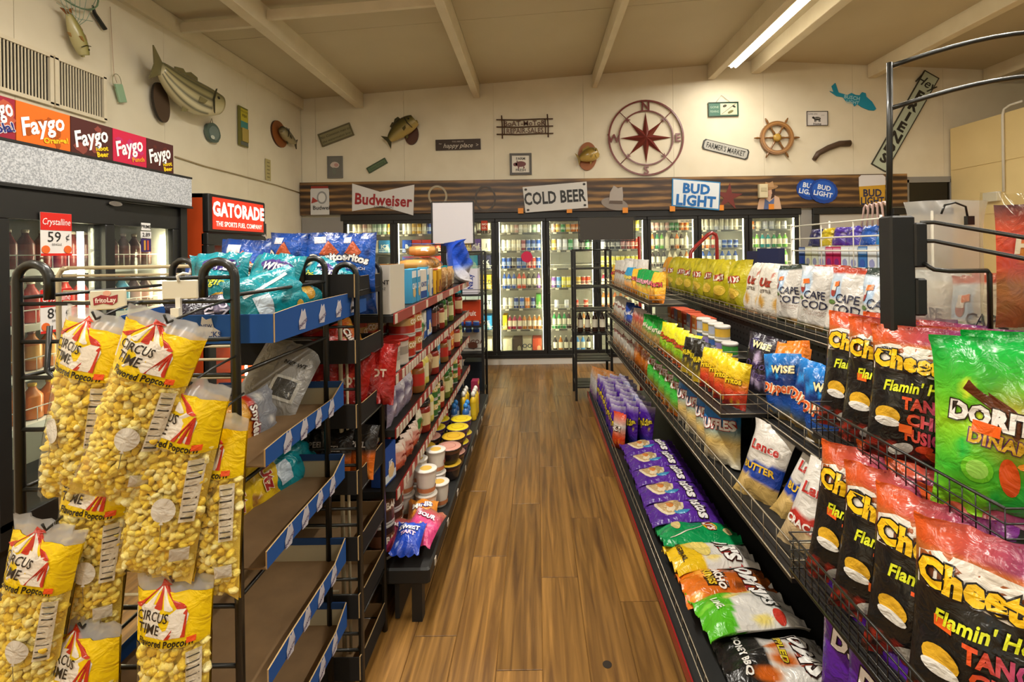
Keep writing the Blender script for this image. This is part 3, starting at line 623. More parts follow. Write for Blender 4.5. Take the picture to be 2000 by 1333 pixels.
fish('striped_bass', wallL(336, 172, .03) @ RZ(-9), 'large striped bass mounted on a dark oval plaque, mouth open', .8, .31, .2, H('5f5a38'), H('9a8f63'), H('c9bd95'), bend=.05, up=.06, stripes=True, plaque=(.09, .17, '4c3a2a', 20), tailc=H('6b6340'), pl_at=(-.12, -.2))
fish('small_bass', wallL(553, 268, .0) @ RZ(-14) @ SC(-1, 1, 1), 'small dark bass mounted on a brown oval plaque near the room corner', .4, .15, .12, H('3a3524'), H('5f5537'), H('9d8f66'), bend=.02, plaque=(.19, .16, '8a4f22', 10), tailc=H('2f2a1c'), pl_at=(.12, -.02))
fish('trout', wallL(136, 64, .02) @ RZ(-65), 'small green trout hanging head down beneath the landing net', .3, .1, .08, H('6e6a35'), H('98904f'), H('b8ae7c'), tailc=H('9a5d30'))
r = empty('landing_net', wallL(165, 18, .03), 'landing net with black handle hung near the ceiling', 'fishing net')
ob('handle', MB().tube([(.045, .05, .02), (.08, .01, .0), (.17, -.07, .0)], [.006, .014, .016], 'black_wire', 8), None, r)
ob('hoop', MB().tube([(.08 - .2 + .2 * math.cos(q), .02 + .13 * math.sin(q) + .08, .03) for q in [2 * math.pi * i / 20 for i in range(20)]], .006, 'paint', 6, closed=True, col=H('6f8a6a')), None, r)
nt_ = MB()
for i in range(7): q = i / 6; nt_.tube([(-.3 + .36 * q, .1 + .11 * math.sin(math.pi * q), .03), (-.2 + .16 * q, -.1, .05), (-.12 + .02 * q, -.18, .03)], .0022, 'paint', 4, col=H('87a08a'))
for z in (.0, -.08): nt_.tube([(-.25, z, .04), (-.12, z - .05, .07), (.02, z, .04)], .0022, 'paint', 4, col=H('87a08a'))
ob('netting', nt_, None, r)
r = empty('hanging_tag', wallL(226, 172, .02), 'pale green bottle shaped tag hanging on a long string', 'hanging tag')
ob('tag', MB().cbox((.02, -.04, .01), (.07, .14, .02), .004, 'paint', '8fae8c', RZ(18)), None, r)
ob('string', MB().tube([(-.04, .62, .0), (-.025, .3, .0), (-.02, .1, .005), (.0, .04, .01)], .003, 'paint', 4, col=H('b79d83')), None, r)
ob('loop', MB().tube([(.04 * math.cos(q), .05 + .06 * math.sin(q), .01) for q in [2 * math.pi * i / 14 for i in range(14)]], .003, 'paint', 4, closed=True, col=H('8a8463')), None, r)
r = empty('round_ornament', wallL(412, 260, .01), 'round dark green hanging ornament on the wall', 'ornament')
ob('disc', MB().ell(.105, .1, 0, .03, 22, 'plastic', '56665c', wob=.04).ell(.075, .07, .03, .036, 18, 'plastic', '71807a', M=T(0, .0, 0), wob=.05).ell(.03, .02, .036, .04, 10, 'plastic', 'c7cdbf', M=T(-.03, -.05, 0)), None, r)
ob('hook', MB().tube([(-.02, .1, .01), (0, .15, .01), (.02, .1, .01)], .003, 'steel_wire', 4), None, r)
r = empty('yellow_sign', wallL(473, 248, .01), 'tall narrow yellow and green sign with a cream note', 'wall sign')
ob('board', MB().box((0, 0, .01), (.17, .44, .016), 'paint', '6f6a2e').box((.01, .13, .019), (.13, .14, .004), 'paint', 'b5a62b').box((.01, .02, .019), (.13, .08, .004), 'paint', '3f7f79').box((.01, -.19, .019), (.14, .04, .004), 'paint', '5f6157'), None, r)
ob('note', MB().box((.02, -.09, .024), (.12, .15, .006), 'paint', 'a8924a'), None, r)
ob('lettering', MB().text('WELCOME', .02, T(.01, .17, .022), '4c4716'), None, r)
ob('lettering', MB().text('FISH', .03, T(.01, .125, .022), '4c4716', bold=.03), None, r)
r = empty('paper_tag', wallL(523, 332, .008), 'small cream paper tag with lines of print under the plaque fish', 'paper tag')
ob('paper', MB().box((0, 0, .004), (.11, .26, .006), 'card', 'b3a571'), None, r)
t = MB()
for i in range(5): t.box((0, .09 - i * .045, .008), (.06, .012, .001), 'card', '7d744d')
ob('print', t, None, r)
pts = [PX(px, py, XL + .012) for px, py in ((342, 306), (400, 325), (470, 343), (540, 362), (590, 378))]
ob('wall_cable', MB().tube(pts, .007, 'paint', 5, col=H('a08d68')), None, None, 'thin cable sagging along the wall behind the orange drinks fridge', 'cable')

# ================================================================== drinks: prototypes (local y up, z front)
def can(h, r, col, band=None, top='b9b6ae', n=12):
    b = MB(); z = [(r * .8, 0), (r, h * .04), (r, h * .3), (r, h * .62), (r, h * .93), (r * .82, h * .985), (r * .8, h)]
    b.lathe(z, n, 'plastic', cols=[top, col, band or col, col, top, top], col=top); return b
def bottle(h, r, liq, label, cap, n=12, neck=.36, lh=(.25, .62)):
    return MB().lathe([(r * .85, 0), (r, h * .04), (r, h * lh[0]), (r, h * lh[1]), (r * .96, h * .66), (r * neck, h * .86), (r * neck, h * .92)], n, 'plastic', cols=[liq, liq, label, liq, liq, liq], col=liq, caps=True)
def capm(h, r, cap, neck=.36, n=10): return MB().lathe([(r * (neck + .06), h * .915), (r * (neck + .06), h * .99), (r * neck, h)], n, 'plastic', cols=[cap, cap], col=cap)
def carton(w, h, d, col, text='', tcol='ffffff', side=None, band=None, th=.3, rot=0, mat='card', art=None):
    side = side or col
    b = MB().box((0, h / 2, -d / 2), (w, h, d), mat, cols=[side, col, side, side, side, side])
    if band: b.box((0, h * band[0], .0006), (w * .998, h * band[1], .001), mat, band[2])
    if art: b.ell(w * art[0], h * art[1], .0008, .0018, 14, mat, art[2], T(w * art[3], h * art[4], 0), wob=.12, seed=3)
    if text: b.text(text, h * th, T(0, h * .5, .002) @ RZ(rot), tcol, mat, bold=.02, sx=min(1, .85 * w / max(.01, len(text) * h * th * .8)) if rot == 0 else .8)
    return b
_mc = {}
def cached(key, fn):
    if key not in _mc:
        k = fn(); _mc[key] = k.mesh(key if isinstance(key, str) else '_'.join(str(x) for x in key[:2])) if isinstance(k, MB) else k
    return _mc[key]
CN = {'f0ece0': 'white', 'e8dcc0': 'cream', 'd9a9a0': 'pink', 'a9c7b0': 'pale green', 'e0b040': 'yellow', '2350a8': 'blue', '12357e': 'dark blue', 'c9401f': 'red', 'd8d8e8': 'silver', '4d8fd0': 'light blue', '2e8b4a': 'green', 'e07a28': 'orange', '2a2320': 'black', 'e8d84a': 'bright yellow', '8b2d2a': 'dark red', '3a241a': 'brown', '6fae3c': 'lime green', '7a4fa0': 'purple', '12908e': 'teal', '9c2640': 'crimson', 'b9732a': 'amber'}
def drink(code):
    k, c = code[0], code[1:]
    if k == 'c': return cached(('can', c), lambda: can(.122, .033, c, mixc(H(c), (1, 1, 1), .45))), 'beer can', .072
    if k == 't': return cached(('tall_can', c), lambda: can(.165, .034, c, mixc(H(c), (1, 1, 1), .5))), 'tall can', .074
    if k == 'b': return cached(('bottle', c), lambda: _b(.232, .031, c)), 'bottle', .07
    if k == 'j': return cached(('juice', c), lambda: _b(.2, .034, c, 'e8d9c0')), 'juice bottle', .075
def _b(h, r, c, lab='ded8c0'):
    b = bottle(h, r, c, lab, c); b.lathe([(r * .42, h * .915), (r * .42, h * .99), (r * .34, h)], 10, 'plastic', cols=['d0c8b0', 'd0c8b0'], col=H('d0c8b0')); return b

# ================================================================== walk-in cooler with nine glass doors
solid('cooler_inner', 'cfcfc4', .6)
ck = empty('glass_door_cooler', T(0, D, 0), 'long black framed drinks cooler with nine glass doors under the log valance', 'drinks cooler')
xe = [DX0 + i * (DX1 - DX0) / 9 for i in range(10)]
cs = MB().box(((DX0 + DX1) / 2, .66, 1.12), (DX1 - DX0, .04, 2.0), 'cooler_inner').box(((DX0 + DX1) / 2, .34, .125), (DX1 - DX0, .66, .02), 'cooler_inner').box(((DX0 + DX1) / 2, .34, 2.13), (DX1 - DX0, .66, .02), 'cooler_inner').box((DX0 - .02, .34, 1.1), (.04, .66, 2.0), 'cooler_inner').box((DX1 + .02, .34, 1.1), (.04, .66, 2.0), 'cooler_inner')
ob('case', cs, None, ck)
ob('sill', MB().cbox(((DX0 + DX1) / 2, -.02, .115), (DX1 - DX0 + .04, .07, .05), .006, 'black_metal'), None, ck)
ob('header', MB().cbox(((DX0 + DX1) / 2, -.02, 2.1), (DX1 - DX0 + .06, .06, .09), .006, 'black_metal'), None, ck)
dw = xe[1] - xe[0]
fm = MB()
for x, z, a, c in ((0, 2.035, dw - .006, .05), (0, .165, dw - .006, .06), (-dw / 2 + .03, 1.1, .05, 1.82), (dw / 2 - .03, 1.1, .05, 1.82)): fm.cbox((x, -.02, z), (a, .045, c), .005, 'black_metal')
fm = fm.mesh('door_frame'); gm = MB().box((0, -.02, 1.1), (dw - .1, .006, 1.82), 'glass').mesh('pane')
hm = MB().tube([(0, 0, -.2), (0, -.04, -.19), (0, -.045, 0), (0, -.04, .19), (0, 0, .2)], .011, 'black_wire', 8).mesh('handle')
mull = MB().box((0, .05, 1.12), (.05, .06, 1.95), 'black_metal').mesh('mullion')
tub = MB().lathe([(.012, .2), (.012, 2.05)], 8, 'cooler_tube', M=RX(90)).mesh('lamp_tube')
SHZ = [1.86, 1.6, 1.345, 1.06, .77, .475, .15]
shm = MB().box((0, .34, -.006), (dw - .02, .5, .012), 'white_wire')
for q in range(9): shm.tube([(-dw / 2 + .03 + q * (dw - .06) / 8, .085, -.01), (-dw / 2 + .03 + q * (dw - .06) / 8, .085, .05)], .0022, 'white_wire', 4)
shm.tube([(-dw / 2 + .02, .085, .05), (dw / 2 - .02, .085, .05)], .003, 'white_wire', 4); shm.box((0, .082, -.012), (dw - .04, .006, .024), 'paint', '55524a')
shm = shm.mesh('shelf'); tgm = MB().box((0, .077, -.012), (.05, .004, .022), 'paint', 'd9d2bd').mesh('price_tag')
rt = random.Random(5)
for i in range(9):
    x = (xe[i] + xe[i + 1]) / 2
    d_ = empty('door', T(x, 0, 0)); d_.parent = ck; d_.matrix_local = T(x, 0, 0)
    ob('door_frame', fm, None, d_); ob('pane', gm, None, d_); ob('handle', hm, T(-dw / 2 + .03, -.045, 1.2), d_)
    ob('lamp_tube', tub, T(xe[i] + .045, .03, 0), ck); ob('lamp_tube', tub, T(xe[i + 1] - .045, .03, 0), ck)
    for k, z in enumerate(SHZ[:-1] if 2 <= i <= 5 else SHZ[:3]):
        ob('shelf', shm, T(x, 0, z), ck)
        for q in range(rt.choice((2, 3))): ob('price_tag', tgm, T(x - .2 + q * .17 + rt.uniform(-.03, .03), 0, z), ck)
for i in range(10): ob('mullion', mull, T(xe[i], 0, 0), ck)
W_, CR_, PK, PG, YL, BL, DB, RD, SV_, LB, GN, OR, BK, BY, DR, BR, LM, PU, TL, CM, AM = CN.keys()
STOCK = {
 0: {0: ['t' + c for c in (CR_, CR_, PK, CR_, PG, PG, PG, YL)], 1: [('k', 'c8c4b4', 'LITE'), ('k', 'c8c4b4', 'LITE'), ('k', '2f78a8', 'ICE')], 2: [('k', '2f78a8', 'ICE'), ('k', '555555', ''), ('k', '2a2a2a', '')]},
 1: {0: ['t' + c for c in (W_, W_, YL, YL, CR_, BL, BL, SV_)], 1: [('k', '20479a', 'B'), ('k', 'b8322a', ''), ('k', 'b8322a', ''), ('k', 'a83a2a', '')], 2: [('k', '20479a', ''), ('k', 'b8322a', '')]},
 2: {0: ['b' + BR] * 3 + ['c' + W_] * 2 + ['b' + BR] * 3, 1: [('k', '5a3c8a', ''), ('k', 'd9a53a', 'ALE'), ('k', '5a3c8a', 'ALE'), ('k', 'e0dcd0', 'J')], 2: [('k', '30304a', 'XX'), ('k', '3f8fae', ''), ('k', '30304a', 'XX')], 3: [('k', 'd8b638', 'GOLD'), ('k', '8fc9d8', ''), ('k', 'd8b638', 'GOLD')], 4: [('k', 'cfdde0', 'NAT'), ('k', 'cfdde0', 'NAT'), ('k', 'cfdde0', 'NAT')], 5: [('k', '2f86c4', 'ICE'), ('k', '2f86c4', 'ICE'), ('k', '2f86c4', 'ICE')], 6: [('k', '2f86c4', ''), ('k', 'd79a2a', ''), ('k', 'e0d8c0', '')]},
 3: {0: ['c' + c for c in (W_, W_, CR_, PK, W_, CR_, W_, PG, W_)], 1: ['t' + c for c in (W_, W_, CR_, CR_, DR, BL, DB, BL)], 2: ['t' + c for c in (BL, BL, BK, BL, BL, RD, RD, BL)], 3: ['b' + c for c in (BL, BL, BL, RD, RD, BK, BK, PU)], 4: ['t' + c for c in (W_, CR_, DB, BL, OR, DB)] + [('k', '4e8f3c', '')], 5: [('m', 'e2b81e', '')] + ['j' + c for c in (CM, CM, CM, AM, AM, AM, AM)], 6: [('k', 'd8d0b0', ''), ('k', '4a3a2c', ''), ('k', 'c9bda0', 'OO'), ('k', 'c9502e', '')]},
 4: {0: ['c' + c for c in (PK, YL, GN, YL, OR, OR, GN, SV_)], 1: ['t' + c for c in (YL, SV_, SV_, GN, SV_, BK, GN)], 3: ['t' + c for c in (PU, LB, BY, BY, BY, YL, RD, RD)], 4: ['c' + c for c in (SV_, SV_, RD, RD)], 5: ['b' + c for c in (GN, GN, GN, BR, AM, BR, AM, BR)], 6: ['b' + c for c in (BK, AM, BK, BR, LB, LB, BK)]},
 5: {0: ['t' + c for c in (BK, BK, OR, BK, RD, BK, BY, BY)], 1: ['t' + c for c in (SV_, BK, BK, BK, DR, DR, RD, RD)], 2: ['t' + BY] * 8, 3: ['j' + c for c in (CM, BK, CM, BK, CM, BK, BK)], 4: ['b' + c for c in (AM, AM, OR, AM, AM, BR, BR)], 5: ['b' + BK] * 7},
 6: {0: ['c' + c for c in (PK, PK, CR_, PK, GN, GN, OR, OR)], 1: ['b' + c for c in (OR, GN, LM, CR_, BR, OR, BR, CR_)], 2: ['b' + c for c in (BR, BR, BR, CR_, CR_, BR, AM)]},
 7: {0: ['b' + c for c in (CR_, W_, W_, SV_, W_, SV_, W_, CR_)], 1: ['j' + c for c in (OR, OR, RD)] + ['c' + SV_] + ['c' + c for c in (BL, BL, DB)], 2: ['b' + c for c in (BL, BL, DB, BL, BL, DB)]},
 8: {0: ['c' + c for c in (OR, CR_, SV_, SV_, CR_, SV_)], 1: ['j' + c for c in (LM, LM, TL, TL, GN, LM, LM)], 2: ['b' + c for c in (LM, LM, LM, GN, LM, LM, LM)]}}
KN = {'k': 'beer carton', 'm': 'smiling yellow carton'}
for dn, shelves in STOCK.items():
    for s_, items in shelves.items():
        x0, x1 = xe[dn] + .075, xe[dn + 1] - .075; z = SHZ[s_] if s_ < 6 else .136
        step = (x1 - x0) / len(items)
        for i, it in enumerate(items):
            x = x0 + (i + .5) * step
            where_ = f'{nth(i)} along {nth(s_)} shelf of the {nth(dn)} cooler door'
            if isinstance(it, tuple):
                cw = min(step - .012, .27); ch = .2 if s_ != 1 else .18
                me = cached(('carton', it[1], it[2], round(cw, 3), ch), lambda: carton(cw, ch, .28, it[1], it[2], 'e8e4da' if sum(H(it[1])) < 1.6 else '33404f', band=(.12, .1, mixc(H(it[1]), (1, 1, 1), .6)), art=(.2, .22, mixc(H(it[1]), (1, 1, .8), .5), .2, .3)))
                put(me, 'beer_carton', T(x, D + .1, z + .001) @ FB, f'drinks carton, {where_}', 'carton', 'cartons in the glass door cooler')
            else:
                me, kn, _ = drink(it)
                put(me, kn.replace(' ', '_'), T(x + rt.uniform(-.003, .003), D + .135, z + .001) @ FB, f'{CN[it[1:]]} {kn}, {where_}', kn.split()[-1], f'{kn}s in the glass door cooler')
# notices stuck on the doors
ob('paper_notice', MB().box((0, 0, 0), (.09, .135, .002), 'card', 'b8402c').text('NO', .03, T(0, .02, .002), 'f0e0d0', 'card', bold=.03).text('I.D.', .03, T(0, -.03, .002), 'f0e0d0', 'card', bold=.03), T(PY(946, 441, D - .05)) @ FB, None, 'small red paper notice taped to the third cooler door', 'notice')
ob('round_sticker', MB().ell(.078, .078, 0, .002, 18, 'card', 'd8385c', wob=.06), T(PY(1029, 502, D - .05)) @ FB, None, 'round pink paper sticker on the fourth cooler door', 'sticker')
ob('paper_notice', MB().box((0, 0, 0), (.2, .045, .002), 'card', 'd8d0b0').text('NO GLASS', .024, T(.02, 0, .002), '3a332a', 'card', bold=.02), T(PY(1338, 432, D - .05)) @ FB, None, 'cream paper notice across the seventh cooler door', 'notice')

# ================================================================== sliding door cooler by the left wall
X0, Y0, Y1 = -2.4, 2.08, 3.36
m, n, l, b = newmat('speckled_grey')
ns = n.new('ShaderNodeTexNoise'); ns.inputs['Scale'].default_value = 130; ns.inputs['Detail'].default_value = 2; tc = n.new('ShaderNodeTexCoord'); l.new(tc.outputs['Object'], ns.inputs['Vector'])
cr = n.new('ShaderNodeValToRGB'); cr.color_ramp.elements[0].position = .4; cr.color_ramp.elements[0].color = (*lin('8f9296'), 1); cr.color_ramp.elements[1].position = .6; cr.color_ramp.elements[1].color = (*lin('bfc1c4'), 1)
l.new(ns.outputs['Fac'], cr.inputs[0]); l.new(cr.outputs[0], b.inputs['Base Color']); b.inputs['Roughness'].default_value = .5
sk = empty('sliding_door_cooler', T(X0, (Y0 + Y1) / 2, 0) @ FL, 'black sliding glass door soda cooler with speckled grey header', 'drinks cooler'); W2 = Y1 - Y0
body = MB().box((0, .15, -.44), (W2, .3, .88), 'black_metal').box((0, 2.03, -.44), (W2, .2, .88), 'black_metal').box((0, 1.1, -.86), (W2, 1.7, .04), 'cooler_inner').box((-W2 / 2 + .03, 1.1, -.42), (.06, 1.7, .82), 'black_metal').box((W2 / 2 - .03, 1.1, -.42), (.06, 1.7, .82), 'black_metal').box((W2 / 2 - .07, 1.1, -.45), (.02, 1.6, .7), 'cooler_inner')
ob('case', body, None, sk)
ob('header', MB().cbox((0, 2.035, .012), (W2, .19, .03), .004, 'speckled_grey'), None, sk)
ob('header_trim', MB().box((0, 2.135, .01), (W2, .012, .04), 'black_metal').box((0, 1.932, .012), (W2, .014, .04), 'black_metal'), None, sk)
def sdoor(x0, x1, z, name='door'):
    d_ = ob('door', (lambda f: [f.cbox((a, c, z), (p, q, .04), .004, 'black_metal') for a, c, p, q in (((x0 + x1) / 2, 1.85, x1 - x0, .14), ((x0 + x1) / 2, .36, x1 - x0, .12), (x0 + .03, 1.08, .06, 1.4), (x1 - .03, 1.08, .06, 1.4))][-1])(MB()), None, sk)
    ob('pane', MB().box(((x0 + x1) / 2, 1.1, z), (x1 - x0 - .1, 1.38, .006), 'glass'), None, d_)
sdoor(-W2 / 2 + .06, .03, .0); sdoor(-.05, W2 / 2 - .05, -.045)
ob('emblem', MB().ell(.045, .014, 0, .004, 14, 'chrome'), T(.02, 1.9, .03), sk)
ob('lamp_tube', MB().lathe([(.014, .45), (.014, 1.74)], 8, 'cooler_tube'), T(-.08, 0, -.075), sk)
ob('lamp_tube', MB().lathe([(.012, .45), (.012, 1.74)], 8, 'cooler_tube'), T(W2 / 2 - .11, 0, -.1), sk)
SZ2 = [1.545, 1.27, 1.03, .78]
for z in SZ2:
    ob('shelf', MB().box((0, z - .01, -.42), (W2 - .14, .016, .62), 'white_metal').box((0, z - .015, -.105), (W2 - .2, .035, .006), 'white_metal'), None, sk)
    rl = MB(); rl.tube([(-W2 / 2 + .1, z + .07, -.13), (W2 / 2 - .12, z + .07, -.13)], .003, 'white_wire', 4)
    for q in range(13): rl.tube([(-W2 / 2 + .11 + q * .088, z, -.13), (-W2 / 2 + .11 + q * .088, z + .07, -.13)], .0025, 'white_wire', 4)
    ob('shelf_rail', rl, None, sk)
def soda_kit(h, r, liq, lab, cap):
    return cached(('soda', liq, lab, cap, h), lambda: [('bottle_body', bottle(h, r, liq, lab, cap).mesh('bottle_body')), ('cap', capm(h, r, cap).mesh('cap'))])
rows2 = [(1.545, 'dark red', '6e2320', '8a3a34', 'c9bfae', .2, .036, 13, 'top'), (1.27, 'red', 'a8322a', '8d2b25', 'e4ddcb', .215, .04, 12, 'second'), (1.03, 'amber', 'a8642a', 'b98a4a', '6b3a22', .2, .04, 12, 'third'), (.78, 'orange', 'c0702a', 'b5672a', 'c9a82a', .18, .042, 12, 'fourth')]
for z, cn, liq, lab, cap, h, r_, nn, sn_ in rows2:
    for i in range(nn):
        x = -W2 / 2 + .135 + i * (W2 - .28) / (nn - 1)
        c2 = (liq, lab, cap, cn)
        if sn_ == 'second' and x > .06: c2 = [('3f8fb0', '6fb0c4', 'd9662a', 'blue'), ('4a2c20', 'c49a8a', '3a241a', 'brown'), ('4a2c20', 'c49a8a', '3a241a', 'brown')][i % 3]
        if sn_ == 'top' and x > .06: c2 = ('5a3a34', '7a4a44', '8a7a6a', 'brown')
        put(soda_kit(h, r_, *c2[:3]), 'soda_bottle', sk.matrix_world @ T(x, z + .001, -.19), f'{c2[3]} drink bottle, {nth(i)} along the {sn_} shelf of the sliding door cooler', 'bottle', 'bottles in the sliding door cooler')
def price_sign(px, py, txt, lab):
    r = empty('price_sign', T(PX(px, py, X0 + .03)) @ FL, lab, 'price sign', 'price signs on the sliding door cooler')
    ob('sheet', MB().box((0, 0, 0), (.155, .21, .002), 'card', 'd8d2cc').box((0, .062, .0015), (.155, .085, .002), 'card', 'c8281f').box((0, -.1, .0015), (.155, .012, .002), 'card', 'c8281f').ell(.02, .02, .002, .004, 12, 'card', 'd8642a', T(-.055, -.075, 0)).ell(.02, .02, .002, .004, 12, 'card', 'd8642a', T(.055, -.075, 0)), None, r)
    ob('lettering', MB().text('Crystalline', .032, T(0, .062, .004), 'f0e6e0', 'card', shear=.2, sx=.72), None, r)
    ob('lettering', MB().text(txt, .05, T(-.012, -.012, .003), '2a2624', 'card'), None, r)
    ob('lettering', MB().text('\u00a2', .034, T(.055, -.01, .003), '2a2624', 'card'), None, r)
    ob('lettering', MB().text('SINGLE', .011, T(0, -.05, .003), '55504c', 'card'), None, r)
price_sign(110, 458, '59', 'upper red and white price sign reading 59 cents on the soda cooler'); price_sign(110, 606, '89', 'lower red and white price sign reading 89 cents on the soda cooler')
r = empty('price_sign', T(PX(285, 462, X0 + .0)) @ FL, 'small white drink price label with a row of bottles on the far sliding door', 'price sign')
ob('sheet', MB().box((0, .06, 0), (.07, .045, .002), 'card', 'd8d5d0').box((0, .01, 0), (.08, .04, .002), 'card', 'd8d5d0').box((0, -.055, 0), (.075, .08, .002), 'card', '3a2a5a').box((-.012, -.055, .002), (.012, .06, .002), 'card', 'c9963a').box((.012, -.055, .002), (.012, .06, .002), 'card', 'b9543a'), None, r)
ob('lettering', MB().text('PRIME', .02, T(0, .06, .0025), '2a2826', 'card', bold=.02), None, r)
ob('lettering', MB().text('2.89', .024, T(0, .01, .0025), '2a2826', 'card', bold=.02), None, r)
# soda cartons standing on the cooler
fy = [2.147, 2.268, 2.535, 2.787, 3.03, 3.255]
fcol = [('8e2433', 'dark red', 'Cola!', '2b2f6e'), ('d8661e', 'orange', 'Orange!', 'e0b423'), ('4a2520', 'brown', 'Root\nBeer', 'd9b81e'), ('b8243f', 'pink', 'Punch', 'd88a2a'), ('46231f', 'maroon', 'Root\nBeer', 'd9b81e')]
for i, (c, cn, t2, tc2) in enumerate(fcol):
    y0_, y1_ = (2.09 if i == 0 else fy[i]), fy[i + 1]
    w_ = y1_ - y0_ - .004; b_ = MB().box((0, .099, -.065), (w_, .198, .13), 'card', c)
    rr_ = random.Random(i)
    for q in range(7): b_.ell(rr_.uniform(.01, .035), rr_.uniform(.01, .03), .0006, .0012 + q * .0001, 10, 'card', mixc(H(c), [(1, .8, .3), (0, 0, 0), (1, .5, .4), (.6, .3, .7), (.5, .2, .1)][i], .28), T(rr_.uniform(-.08, .08), rr_.uniform(.035, .165), 0), wob=.3, seed=q)
    if i == 0: b_.text('Faygo', .075, T(.0, .13, .003) @ RZ(22), 'e9e4e0', 'card', bold=.026, shear=.3, maxw=w_ * .86).text(t2, .04, T(.02, .05, .003) @ RZ(18), tc2, 'card', bold=.03, outline='d8d0d0')
    else: b_.text('Faygo', .08, T(-.012, .116, .003) @ RZ(20), 'ece7e2', 'card', maxw=w_ * .86, bold=.026, shear=.3, sx=.95).text(t2, .026, T(.055, .05 if '\n' not in t2 else .066, .003) @ RZ(12), tc2, 'card', bold=.04)
    ob('soda_carton', b_, T(X0 - .02, (y0_ + y1_) / 2, 2.142) @ FL, None, f'{cn} twelve-pack soda carton on the speckled cooler, {nth(i)} from the near end', 'carton', 'soda cartons on the cooler')

# ================================================================== orange sports drink fridge
gy0, gy1 = 3.5, 4.23; W3 = gy1 - gy0
gk = empty('drinks_fridge', T(X0, (gy0 + gy1) / 2, 0) @ FL, 'tall orange sided sports drink fridge with lit red header', 'drinks fridge')
ob('case', MB().box((-W3 / 2 + .012, 1.03, -.4), (.024, 2.03, .8), 'paint', 'c4491a').box((W3 / 2 - .012, 1.03, -.4), (.024, 2.03, .8), 'paint', 'c4491a').box((0, 2.035, -.4), (W3, .03, .8), 'black_metal').box((0, .1, -.4), (W3 - .05, .2, .78), 'black_metal').box((0, 1.03, -.78), (W3 - .05, 2.0, .03), 'cooler_inner').box((0, 1.9, -.35), (W3 - .05, .26, .7), 'black_metal'), None, gk)
emit('lit_red', 'd03018', .55)
hd = ob('header', MB().cbox((0, 1.91, .02), (W3, .28, .05), .006, 'black_metal'), None, gk)
ob('sign_face', MB().box((.0, 1.91, .048), (W3 - .08, .235, .006), 'lit_red'), None, hd)
emit('lit_white', 'fff0e4', .6)
ob('lettering', MB().text('GATORADE', .1, T(0, 1.945, .053), mat='lit_white', bold=.045, sx=.84).text('THE SPORTS FUEL COMPANY', .036, T(0, 1.835, .053), mat='lit_white', bold=.02, sx=.86), None, hd)
dm = MB()
for a, c, p, q in ((0, 1.72, W3, .09), (0, .24, W3, .12), (-W3 / 2 + .04, .98, .08, 1.4), (W3 / 2 - .04, .98, .08, 1.4)): dm.cbox((a, c, .01), (p, q, .05), .006, 'black_metal')
d_ = ob('door', dm, None, gk); ob('pane', MB().box((0, .98, .01), (W3 - .14, 1.42, .006), 'glass'), None, d_)
ob('handle', MB().tube([(W3 / 2 - .03, 1.5, .03), (W3 / 2 - .03, 1.48, .07), (W3 / 2 - .03, 1.0, .07), (W3 / 2 - .03, .98, .03)], .012, 'white_metal', 8), None, d_)
ob('lamp_tube', MB().lathe([(.01, .35), (.01, 1.66)], 8, 'cooler_tube'), T(W3 / 2 - .1, 0, -.08), gk)
for z in (1.38, 1.08): ob('shelf', MB().box((0, z - .008, -.4), (W3 - .06, .014, .6), 'white_metal'), None, gk)
for j, z in enumerate((1.38, 1.08)):
    for i in range(7):
        c2 = [('c9782a', 'd8d2c6', 'd8662a', 'orange'), ('8fb4c4', 'd8d8d8', 'd8662a', 'pale blue'), ('d0d4d0', 'b8c0c4', 'd8d8d8', 'clear')][(i // 2) % 3]
        put(soda_kit(.2, .036, *c2[:3]), 'sports_drink_bottle', gk.matrix_world @ T(-W3 / 2 + .12 + i * .083, z, -.18), f'{c2[3]} sports drink bottle, {nth(i)} along the {["upper", "lower"][j]} shelf of the orange fridge', 'bottle', 'bottles in the orange fridge')
# white cabinet beyond it with a small dark box on top, and stacked beer cases by the corner
ck2 = empty('white_cabinet', T(-2.52, 4.72, 0) @ FL, 'white upright cabinet past the orange fridge', 'cabinet')
ob('body', MB().cbox((0, .84, -.3), (.7, 1.68, .58), .01, 'white_metal'), None, ck2); ob('door', MB().cbox((0, .86, -.0), (.64, 1.56, .03), .006, 'white_metal'), None, ck2)
ob('drinks_carton', carton(.2, .21, .16, '3a3833', 'COLA', 'b8b0a6', side='4a3a34', band=(.15, .15, H('8f8880'))), T(-2.6, 4.5, 1.682) @ FL @ RY(-35), None, 'small dark drinks carton on top of the white cabinet', 'carton')
for i in range(6):
    cc = ['20306e', 'b8322a', '20306e', 'b8322a', '20306e', 'c0302a'][i]
    ob('beer_case', carton(.44, .278, .3, cc, 'BEER' if i == 5 else '', 'e8e0d8', band=(.5, .35, H('d8d0c8')) if i % 2 == 0 else None, th=.25), T(-2.92, 6.45, i * .28) @ FB, None, f'{"blue" if cc[0] == "2" else "red"} beer case by the grey corner panel, {nth(i)} from the floor', 'case', 'stacked beer cases')

